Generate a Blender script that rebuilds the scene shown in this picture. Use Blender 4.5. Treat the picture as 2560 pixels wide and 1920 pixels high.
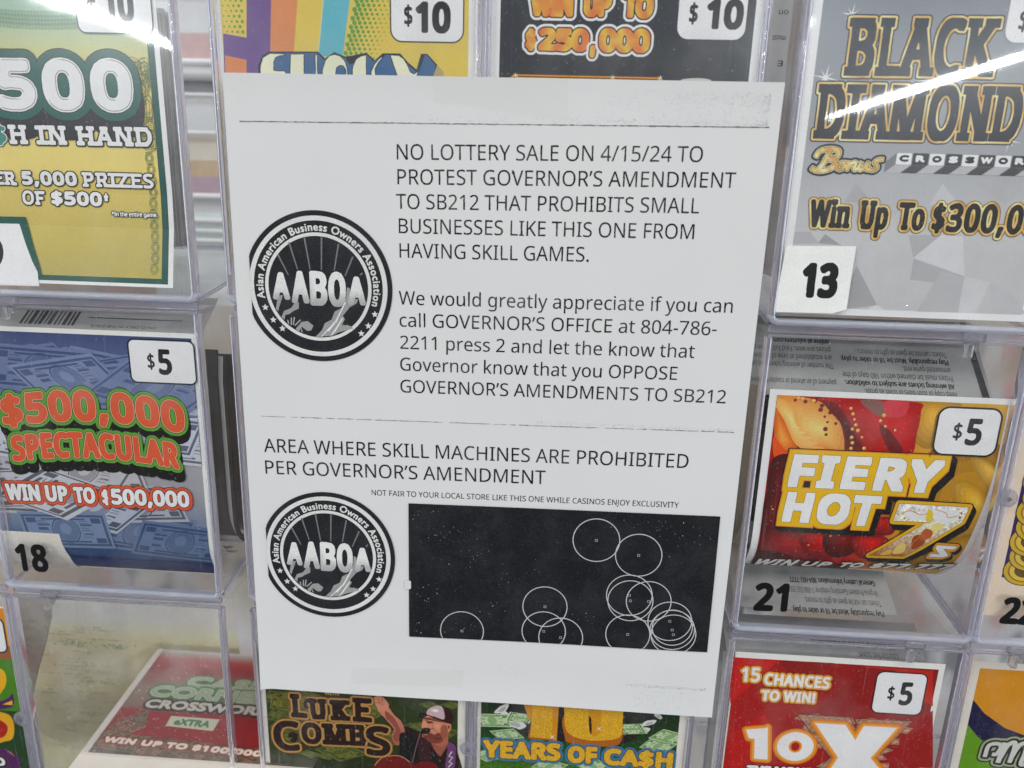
import bpy, bmesh, math, random
import numpy as np
from mathutils import Vector, Matrix, Euler
from mathutils.geometry import delaunay_2d_cdt

R = math.radians
scene = bpy.context.scene
for o in list(bpy.data.objects):
    bpy.data.objects.remove(o)

# ------------------------------------------------------------------ camera
# World: X right, Y into the display, Z up.  The plane Y=0 is the front of the
# clear ticket bins, the origin is the middle of the taped notice.  All sizes
# are worked out in millimetres and built in metres.
MM = 0.001
cam = bpy.data.cameras.new('camera')
cam.sensor_width = 36.0
cam.lens = 1790.0 / 2560.0 * 36.0
cam.clip_start = 0.01
cam.clip_end = 60.0
cam_ob = bpy.data.objects.new('camera', cam)
cam_ob.location = (24.24 * MM, -294.12 * MM, 94.21 * MM)
cam_ob.rotation_euler = (R(75.5947), R(-1.6545), R(3.3803))
scene.collection.objects.link(cam_ob)
scene.camera = cam_ob
cam.dof.use_dof = True                    # a phone's small lens, focused on the notice
cam.dof.focus_distance = 0.312
cam.dof.aperture_fstop = 8.0

# ------------------------------------------------------------------ light
world = bpy.data.worlds.new('World')
scene.world = world
world.use_nodes = True
wn = world.node_tree
wn.nodes.clear()
w_out = wn.nodes.new('ShaderNodeOutputWorld')
w_bg = wn.nodes.new('ShaderNodeBackground')
w_tc = wn.nodes.new('ShaderNodeTexCoord')
w_sep = wn.nodes.new('ShaderNodeSeparateXYZ')
w_mr = wn.nodes.new('ShaderNodeMapRange')
w_cr = wn.nodes.new('ShaderNodeValToRGB')
w_mr.inputs[1].default_value = -0.7
w_mr.inputs[2].default_value = 0.7
wn.links.new(w_tc.outputs['Generated'], w_sep.inputs[0])
wn.links.new(w_sep.outputs['Z'], w_mr.inputs[0])
wn.links.new(w_mr.outputs[0], w_cr.inputs[0])
cr = w_cr.color_ramp                      # a dim shop floor below, pale ceiling above
cr.elements[0].position = 0.0
cr.elements[0].color = (0.24, 0.22, 0.21, 1)
cr.elements[1].position = 1.0
cr.elements[1].color = (0.82, 0.86, 0.90, 1)
e = cr.elements.new(0.44)
e.color = (0.22, 0.215, 0.215, 1)
e = cr.elements.new(0.50)
e.color = (0.40, 0.40, 0.40, 1)
e = cr.elements.new(0.56)                 # bright band added for rim highlights and veil on the panels
e.color = (0.95, 0.98, 1.0, 1)
e = cr.elements.new(0.66)
e.color = (0.70, 0.73, 0.76, 1)
# bright left and right sides added so the curved rims catch highlights
w_abs = wn.nodes.new('ShaderNodeMath')
w_abs.operation = 'ABSOLUTE'
wn.links.new(w_sep.outputs['X'], w_abs.inputs[0])
w_side = wn.nodes.new('ShaderNodeMapRange')
w_side.interpolation_type = 'SMOOTHSTEP'
w_side.inputs[1].default_value = 0.74
w_side.inputs[2].default_value = 0.92
w_side.inputs[4].default_value = 1.9
wn.links.new(w_abs.outputs[0], w_side.inputs[0])
w_add = wn.nodes.new('ShaderNodeMix')
w_add.data_type = 'RGBA'
w_add.blend_type = 'ADD'
w_add.inputs[0].default_value = 1.0
wn.links.new(w_cr.outputs[0], w_add.inputs[6])
w_col = wn.nodes.new('ShaderNodeMix')
w_col.data_type = 'RGBA'
w_col.blend_type = 'MULTIPLY'
w_col.inputs[0].default_value = 1.0
w_col.inputs[6].default_value = (0.92, 0.97, 1.0, 1)
wn.links.new(w_side.outputs[0], w_col.inputs[7])
wn.links.new(w_col.outputs[2], w_add.inputs[7])
wn.links.new(w_add.outputs[2], w_bg.inputs[0])
w_bg.inputs[1].default_value = 0.44
wn.links.new(w_bg.outputs[0], w_out.inputs[0])


def strip_light(name, loc, length, width, energy, col=(0.93, 0.98, 1.0)):
    """a ceiling strip lamp running away from the display, shining down"""
    d = bpy.data.lights.new(name, 'AREA')
    d.shape = 'RECTANGLE'
    d.size = width
    d.size_y = length
    d.energy = energy
    d.color = col
    o = bpy.data.objects.new(name, d)
    o.location = loc
    o.rotation_euler = (0, 0, 0)
    scene.collection.objects.link(o)
    return o


strip_light('ceiling_lamp', (-3.05, -4.75, 1.19), 1.40, 0.085, 220)
strip_light('ceiling_lamp', (-3.05, -5.72, 1.19), 0.50, 0.055, 38)  # dimmer end piece, added to taper the reflected streak
strip_light('ceiling_lamp', (3.30, -6.30, 1.19), 2.80, 0.085, 310)
strip_light('ceiling_lamp', (3.30, -8.10, 1.19), 0.76, 0.060, 46)  # narrower piece, added to thin out the streak's far end
strip_light('ceiling_lamp', (3.30, -8.85, 1.19), 0.70, 0.034, 17)  # faint last piece of the same lamp, added to taper its reflection
strip_light('ceiling_lamp', (1.47, -4.85, 1.19), 0.70, 0.09, 70)
# soft overhead light added as the main light on the display front
top = bpy.data.lights.new('overhead_key_light', 'AREA')
top.shape = 'RECTANGLE'
top.size = 2.6
top.size_y = 0.7
top.energy = 18.5
top.color = (1.0, 0.985, 0.96)
top_ob = bpy.data.objects.new('overhead_key_light', top)
top_ob.location = (0.1, -1.25, 1.35)
top_ob.rotation_euler = (R(42), 0, 0)
scene.collection.objects.link(top_ob)

# fill light added behind the display to brighten the gaps and back wall
rear = bpy.data.lights.new('rear_fill', 'AREA')
rear.shape = 'RECTANGLE'
rear.size = 2.2
rear.size_y = 0.3
rear.energy = 5.5
rear.color = (1.0, 0.98, 0.95)
rear_ob = bpy.data.objects.new('rear_fill', rear)
rear_ob.location = (0.0, 0.22, 1.1)
rear_ob.rotation_euler = (R(8), 0, 0)
scene.collection.objects.link(rear_ob)

scene.view_settings.view_transform = 'Standard'
scene.view_settings.look = 'None'
scene.view_settings.exposure = 0.0
scene.view_settings.gamma = 1.0
scene.view_settings.use_curve_mapping = False
scene.render.engine = 'CYCLES'
scene.cycles.use_denoising = True
scene.cycles.max_bounces = 14
scene.cycles.diffuse_bounces = 4
scene.cycles.glossy_bounces = 4
scene.cycles.transmission_bounces = 8
scene.cycles.transparent_max_bounces = 40
scene.cycles.sample_clamp_indirect = 6.0


# ------------------------------------------------------------------ materials
def lin(c):
    c = np.asarray(c, float) / 255.0
    return np.where(c <= 0.04045, c / 12.92, ((c + 0.055) / 1.055) ** 2.4)


def ink(c, veil=0.0):
    """base colour of an ink that shows as 8-bit colour c under the shop light, seen through a faint veil"""
    return np.clip((lin(c) - veil) * (1.20 + 4.0 * veil), 0.004, 0.88)


class Nodes:
    def __init__(s, name):
        s.m = bpy.data.materials.new(name)
        s.m.use_nodes = True
        s.t = s.m.node_tree
        s.t.nodes.clear()
        s.out = s.n('OutputMaterial')

    def n(s, kind, **kw):
        nd = s.t.nodes.new('ShaderNode' + kind)
        for k, v in kw.items():
            setattr(nd, k, v)
        return nd

    def l(s, a, b):
        s.t.links.new(a, b)

    def noise(s, scale, detail=3.0, rough=0.6, vec=None):
        nz = s.n('TexNoise')
        nz.inputs['Scale'].default_value = scale
        nz.inputs['Detail'].default_value = detail
        nz.inputs['Roughness'].default_value = rough
        if vec is None:
            tc = s.n('TexCoord')
            vec = tc.outputs['Object']
        s.l(vec, nz.inputs['Vector'])
        return nz.outputs['Fac']

    def ramp(s, fac, a, b, va=0.0, vb=1.0):
        mr = s.n('MapRange')
        mr.inputs[1].default_value = a
        mr.inputs[2].default_value = b
        mr.inputs[3].default_value = va
        mr.inputs[4].default_value = vb
        s.l(fac, mr.inputs[0])
        return mr.outputs[0]

    def mixc(s, fac, a, b, mode='MIX'):
        mx = s.n('Mix', data_type='RGBA', blend_type=mode)
        for sock, v in ((mx.inputs[0], fac), (mx.inputs[6], a), (mx.inputs[7], b)):
            if hasattr(v, 'links'):
                s.l(v, sock)
            elif isinstance(v, (int, float)):
                sock.default_value = v
            else:
                sock.default_value = (*v, 1.0)
        return mx.outputs[2]

    def mixs(s, fac, a, b):
        mx = s.n('MixShader')
        if hasattr(fac, 'links'):
            s.l(fac, mx.inputs[0])
        else:
            mx.inputs[0].default_value = fac
        s.l(a, mx.inputs[1])
        s.l(b, mx.inputs[2])
        return mx.outputs[0]

    def schlick(s, f0):
        """reflectance of a thin clear sheet, the same from both sides"""
        lw = s.n('LayerWeight')
        lw.inputs[0].default_value = 0.5
        pw = s.n('Math', operation='POWER')
        pw.inputs[1].default_value = 5.0
        s.l(lw.outputs['Facing'], pw.inputs[0])
        return s.ramp(pw.outputs[0], 0.0, 1.0, f0, 1.0)

    def done(s, shader):
        s.l(shader, s.out.inputs[0])
        return s.m


def print_material(name, grain=0.08, scale=2600, rough=0.42, spec=0.35, speck=0.0, fade=0.0):
    """printed card: the ink colour of each shape, with the grain of the print"""
    b = Nodes(name)
    at = b.n('Attribute', attribute_name='Col')
    g = b.ramp(b.noise(scale, 2), 0.3, 0.7, 1.0 - grain, 1.0 + grain)
    g2 = b.ramp(b.noise(60, 4), 0.3, 0.7, 0.95, 1.05)
    mul = b.n('Math', operation='MULTIPLY')
    b.l(g, mul.inputs[0])
    b.l(g2, mul.inputs[1])
    c = b.mixc(1.0, at.outputs['Color'], mul.outputs[0], 'MULTIPLY')
    if fade:                                         # toner that printed thin in places
        f = b.ramp(b.noise(45, 5, 0.7), 0.45, 0.75, 0.0, fade)
        c = b.mixc(f, c, (0.20, 0.20, 0.20))
    if speck:
        f = b.ramp(b.noise(speck, 1), 0.60, 0.78, 0.0, 0.10)
        c = b.mixc(f, c, (0.5, 0.5, 0.5))
    p = b.n('BsdfPrincipled')
    b.l(c, p.inputs['Base Color'])
    p.inputs['Roughness'].default_value = rough
    p.inputs['Specular IOR Level'].default_value = spec
    return b.done(p.outputs[0])


M_INK = print_material('printed_ticket_card')
M_GLITTER = print_material('glitter_ink', grain=0.55, scale=3300)
M_MOTTLE = print_material('mottled_ink', grain=0.45, scale=700)
M_TONER = print_material('black_photocopy_toner', grain=0.20, scale=3000, rough=0.6, spec=0.2, speck=2600, fade=0.10)
M_TEXT = print_material('black_text_toner', grain=0.15, scale=3000, rough=0.6, spec=0.2, fade=0.45)


def make_paper():
    b = Nodes('white_copy_paper')
    f = b.ramp(b.noise(1500, 3), 0.3, 0.7, 0.0, 1.0)
    f2 = b.ramp(b.noise(18, 3), 0.35, 0.7, 0.0, 1.0)
    c = b.mixc(f, (0.735, 0.735, 0.735), (0.765, 0.765, 0.765))
    c = b.mixc(b.ramp(f2, 0, 1, 0.0, 0.35), c, (0.70, 0.705, 0.715))
    p = b.n('BsdfPrincipled')
    b.l(c, p.inputs['Base Color'])
    p.inputs['Roughness'].default_value = 0.75
    p.inputs['Specular IOR Level'].default_value = 0.2
    bp = b.n('Bump')
    bp.inputs['Strength'].default_value = 0.12
    bp.inputs['Distance'].default_value = 0.0006
    b.l(b.noise(55, 5), bp.inputs['Height'])
    bp2 = b.n('Bump')                                # soft handling dents
    bp2.inputs['Strength'].default_value = 0.35
    bp2.inputs['Distance'].default_value = 0.004
    b.l(b.noise(11, 2, 0.45), bp2.inputs['Height'])
    b.l(bp.outputs[0], bp2.inputs['Normal'])
    b.l(bp2.outputs[0], p.inputs['Normal'])
    return b.done(p.outputs[0])


M_PAPER = make_paper()


def make_clear(name, tint=(0.985, 0.985, 0.99), dust=0.05, rough=0.018, haze=0.006, refl=1.0, speck=0.22):
    """thin clear acrylic: see-through, mirror-like at a slant, dusty and smudged"""
    b = Nodes(name)
    tr = b.n('BsdfTransparent')
    tr.inputs[0].default_value = (*tint, 1)
    gl = b.n('BsdfGlossy')
    gl.inputs['Color'].default_value = (refl, refl, refl, 1)
    sm = b.ramp(b.noise(22, 5), 0.45, 0.8, rough, rough + 0.05)
    b.l(sm, gl.inputs['Roughness'])
    bp = b.n('Bump')
    bp.inputs['Strength'].default_value = 0.05
    bp.inputs['Distance'].default_value = 0.002
    b.l(b.noise(9, 1), bp.inputs['Height'])
    b.l(bp.outputs[0], gl.inputs['Normal'])
    g2 = b.n('BsdfGlossy')                            # rougher second lobe, added as a glow round bright reflections
    g2.inputs['Roughness'].default_value = 0.22
    s = b.mixs(b.schlick(0.030), tr.outputs[0], b.mixs(0.32, gl.outputs[0], g2.outputs[0]))
    df = b.n('BsdfDiffuse')
    df.inputs[0].default_value = (0.8, 0.8, 0.8, 1)
    specks = b.ramp(b.noise(950, 2, 0.5), 0.68, 0.76, 0.0, speck)
    film = b.ramp(b.noise(26, 6, 0.62), 0.50, 0.78, haze * 0.4, haze + dust)
    tc = b.n('TexCoord')                              # fine wiping scratches
    mp = b.n('Mapping')
    mp.inputs['Rotation'].default_value = (0, R(24), 0)
    mp.inputs['Scale'].default_value = (1500, 300, 26)
    b.l(tc.outputs['Object'], mp.inputs[0])
    scr = b.ramp(b.noise(1.0, 1, 0.4, mp.outputs[0]), 0.70, 0.80, 0.0, 0.10)
    m0 = b.n('Math', operation='MAXIMUM')
    b.l(specks, m0.inputs[0])
    b.l(scr, m0.inputs[1])
    specks = m0.outputs[0]
    mx = b.n('Math', operation='MAXIMUM')
    b.l(specks, mx.inputs[0])
    b.l(film, mx.inputs[1])
    return b.done(b.mixs(mx.outputs[0], s, df.outputs[0]))


M_CLEAR = make_clear('clear_acrylic_panel')
M_DUSTY = make_clear('dusty_acrylic_panel', dust=0.12, haze=0.075, speck=0.55)
M_SIDE = make_clear('clear_acrylic_side', tint=(0.975, 0.975, 0.985), haze=0.008, dust=0.03, rough=0.06)


def make_edge(name, body=(0.60, 0.60, 0.76), milk=0.28, tint=(0.95, 0.95, 0.99), rough=0.02):
    """the thick moulded edge of the acrylic: clear, refracting, with a pale lavender cast"""
    b = Nodes(name)
    gs = b.n('BsdfGlass')
    gs.inputs['Color'].default_value = (*tint, 1)
    gs.inputs['Roughness'].default_value = rough
    gs.inputs['IOR'].default_value = 1.49
    bp = b.n('Bump')
    bp.inputs['Strength'].default_value = 0.10
    bp.inputs['Distance'].default_value = 0.0008
    tc = b.n('TexCoord')
    mp = b.n('Mapping')
    mp.inputs['Scale'].default_value = (1, 1, 1)
    b.l(tc.outputs['Object'], mp.inputs[0])
    b.l(b.noise(160, 2, 0.5, mp.outputs[0]), bp.inputs['Height'])
    b.l(bp.outputs[0], gs.inputs['Normal'])
    tr = b.n('BsdfTransparent')
    tr.inputs[0].default_value = (*tint, 1)
    df = b.n('BsdfDiffuse')
    v = b.ramp(b.noise(70, 4), 0.35, 0.7, 0.0, 1.0)
    b.l(b.mixc(v, tuple(k * 0.85 for k in body), tuple(min(1, k * 1.15) for k in body)), df.inputs[0])
    tl = b.n('BsdfTranslucent')
    tl.inputs[0].default_value = (0.76, 0.78, 0.94, 1)
    m = b.mixs(0.45, df.outputs[0], tl.outputs[0])
    m = b.mixs(0.30, m, tr.outputs[0])
    return b.done(b.mixs(milk, gs.outputs[0], m))


M_EDGE = make_edge('acrylic_edge')
M_EDGE_PALE = make_edge('acrylic_button', body=(0.66, 0.66, 0.68), milk=0.35)
M_EDGE_LIT = make_edge('acrylic_edge_lit', body=(0.80, 0.84, 0.96), milk=0.70, tint=(0.97, 0.97, 1.0))  # brighter copy of the edge: trapped overhead light put into its colour
M_CLIP = make_edge('acrylic_clip', body=(0.70, 0.70, 0.72), milk=0.25, tint=(0.98, 0.98, 0.98))


def plain(name, col, rough=0.5, var=0.12, scale=60, spec=0.3):
    b = Nodes(name)
    f = b.ramp(b.noise(scale, 4), 0.3, 0.7, 0.0, 1.0)
    c = b.mixc(f, tuple(k * (1 - var) for k in col), tuple(min(1, k * (1 + var)) for k in col))
    p = b.n('BsdfPrincipled')
    b.l(c, p.inputs['Base Color'])
    p.inputs['Roughness'].default_value = rough
    p.inputs['Specular IOR Level'].default_value = spec
    return b.done(p.outputs[0])


M_BACK = plain('grey_ticket_back', (0.34, 0.34, 0.33), 0.6)
M_CREAM = plain('cream_ticket_back', (0.62, 0.60, 0.44), 0.5)
M_WHITE = plain('white_card', (0.74, 0.73, 0.71), 0.55, 0.04)
M_BLACK = plain('black_vinyl', (0.012, 0.012, 0.014), 0.4)
M_SHADE = plain('bin_shade', (0.035, 0.035, 0.04), 0.4, 0.3)  # near-black sheets stand in for the shade inside the bins


def make_tape():
    b = Nodes('clear_tape')
    tr = b.n('BsdfTransparent')
    tr.inputs[0].default_value = (0.997, 0.997, 0.995, 1)
    gl = b.n('BsdfGlossy')
    gl.inputs['Roughness'].default_value = 0.3
    return b.done(b.mixs(b.schlick(0.006), tr.outputs[0], gl.outputs[0]))


M_TAPE = make_tape()


# ------------------------------------------------------------------ scene helpers
def thing(name, label, cat, loc=(0, 0, 0), group=None):
    """an Empty (location in mm) that parents the parts of one thing"""
    o = bpy.data.objects.new(name, None)
    o.empty_display_size = 0.01
    scene.collection.objects.link(o)
    o.location = [k * MM for k in loc]
    o['label'] = label
    o['category'] = cat
    if group:
        o['group'] = group
    return o


def mesh_obj(name, verts, faces, mats, parent=None, midx=None, cols=None, smooth=False, local=False):
    """verts in mm, in world space (or in the parent's space when local)"""
    v = np.asarray(verts, float)
    if parent is not None and not local:
        q = parent
        while q is not None:
            v = v - np.array(q.location) / MM
            q = q.parent
    me = bpy.data.meshes.new(name)
    me.from_pydata([tuple(p) for p in v * MM], [], [tuple(f) for f in faces])
    for m in (mats if isinstance(mats, (list, tuple)) else [mats]):
        me.materials.append(m)
    if midx is not None:
        me.polygons.foreach_set('material_index', np.asarray(midx, np.int32))
    if cols is not None:
        at = me.color_attributes.new('Col', 'FLOAT_COLOR', 'POINT')
        c4 = np.ones((len(v), 4), np.float32)
        c4[:, :3] = cols
        at.data.foreach_set('color', c4.ravel())
    if smooth:
        me.polygons.foreach_set('use_smooth', np.ones(len(me.polygons), bool))
    me.update()
    o = bpy.data.objects.new(name, me)
    scene.collection.objects.link(o)
    if parent is not None:
        o.parent = parent
    return o


class Solid:
    """collects boxes, rods and sheets into one mesh"""

    def __init__(s):
        s.v, s.f, s.m = [], [], []

    def add(s, v, f, m=0):
        k = len(s.v)
        s.v += [tuple(p) for p in v]
        s.f += [tuple(i + k for i in q) for q in f]
        s.m += [m] * len(f)

    def box(s, x0, x1, y0, y1, z0, z1, m=0, bev=0.0):
        if bev:
            bm = bmesh.new()
            bmesh.ops.create_cube(bm, size=1)
            for w in bm.verts:
                w.co = Vector(((x0 + x1) / 2 + w.co.x * (x1 - x0), (y0 + y1) / 2 + w.co.y * (y1 - y0),
                               (z0 + z1) / 2 + w.co.z * (z1 - z0)))
            bmesh.ops.bevel(bm, geom=list(bm.edges), offset=bev, segments=3, affect='EDGES', profile=0.5)
            bm.verts.index_update()
            s.add([w.co[:] for w in bm.verts], [[w.index for w in q.verts] for q in bm.faces], m)
            bm.free()
            return
        v = [(x, y, z) for x in (x0, x1) for y in (y0, y1) for z in (z0, z1)]
        s.add(v, [(0, 1, 3, 2), (4, 6, 7, 5), (0, 4, 5, 1), (2, 3, 7, 6), (0, 2, 6, 4), (1, 5, 7, 3)], m)

    def rod(s, a, b, r, n=14, m=0, ry=None):
        a, b = Vector(a), Vector(b)
        d = (b - a).normalized()
        u = d.orthogonal().normalized()
        w = d.cross(u)
        v = []
        for p in (a, b):
            for i in range(n):
                t = 2 * math.pi * i / n
                v.append(p + (u * math.cos(t) + w * math.sin(t)) * r)
        f = [(i, (i + 1) % n, n + (i + 1) % n, n + i) for i in range(n)]
        f += [tuple(range(n))[::-1], tuple(range(n, 2 * n))]
        s.add(v, f, m)

    def ring(s, c, r, t, n=32, k=8, m=0, sy=1.0):
        v, f = [], []
        for i in range(n):
            a = 2 * math.pi * i / n
            for j in range(k):
                b = 2 * math.pi * j / k
                q = r + t * math.cos(b)
                v.append((c[0] + q * math.cos(a), c[1] + t * math.sin(b) * sy, c[2] + q * math.sin(a)))
        for i in range(n):
            for j in range(k):
                f.append((i * k + j, i * k + (j + 1) % k, ((i + 1) % n) * k + (j + 1) % k, ((i + 1) % n) * k + j))
        s.add(v, f, m)

    def disc(s, c, r, y0, y1, n=32, m=0):
        v = []
        for y, q in ((y0, r * 0.80), (y0 + (y1 - y0) * 0.35, r), (y1, r)):
            v += [(c[0] + q * math.cos(2 * math.pi * i / n), y, c[1] + q * math.sin(2 * math.pi * i / n)) for i in range(n)]
        f = [tuple(range(n)), tuple(range(2 * n, 3 * n))[::-1]]
        for k in (0, n):
            f += [(k + i, k + n + i, k + n + (i + 1) % n, k + (i + 1) % n) for i in range(n)]
        s.add(v, f, m)

    def sheet(s, prof, x0, x1, th=0.25, m=0, nx=1):
        """a thin sheet extruded along X from a profile of (y, z)"""
        pr = [Vector((0, a, b)) for a, b in prof]
        nrm = []
        for i in range(len(pr)):
            d = (pr[min(i + 1, len(pr) - 1)] - pr[max(i - 1, 0)]).normalized()
            nrm.append(Vector((0, d.z, -d.y)))
        a = [p + q * th / 2 for p, q in zip(pr, nrm)]
        b = [p - q * th / 2 for p, q in zip(pr, nrm)]
        loop = a + b[::-1]
        n = len(loop)
        v = [(x0, p.y, p.z) for p in loop] + [(x1, p.y, p.z) for p in loop]
        f = [(i, (i + 1) % n, n + (i + 1) % n, n + i) for i in range(n)]
        k = len(pr)
        for i in range(k - 1):
            q = (i, i + 1, n - 2 - i, n - 1 - i)
            f.append(q[::-1])
            f.append(tuple(n + t for t in q))
        s.add(v, f, m)

    def build(s, name, mats, parent=None, smooth=False, local=False):
        o = mesh_obj(name, s.v, s.f, mats, parent, s.m, None, smooth, local)
        return o


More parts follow.
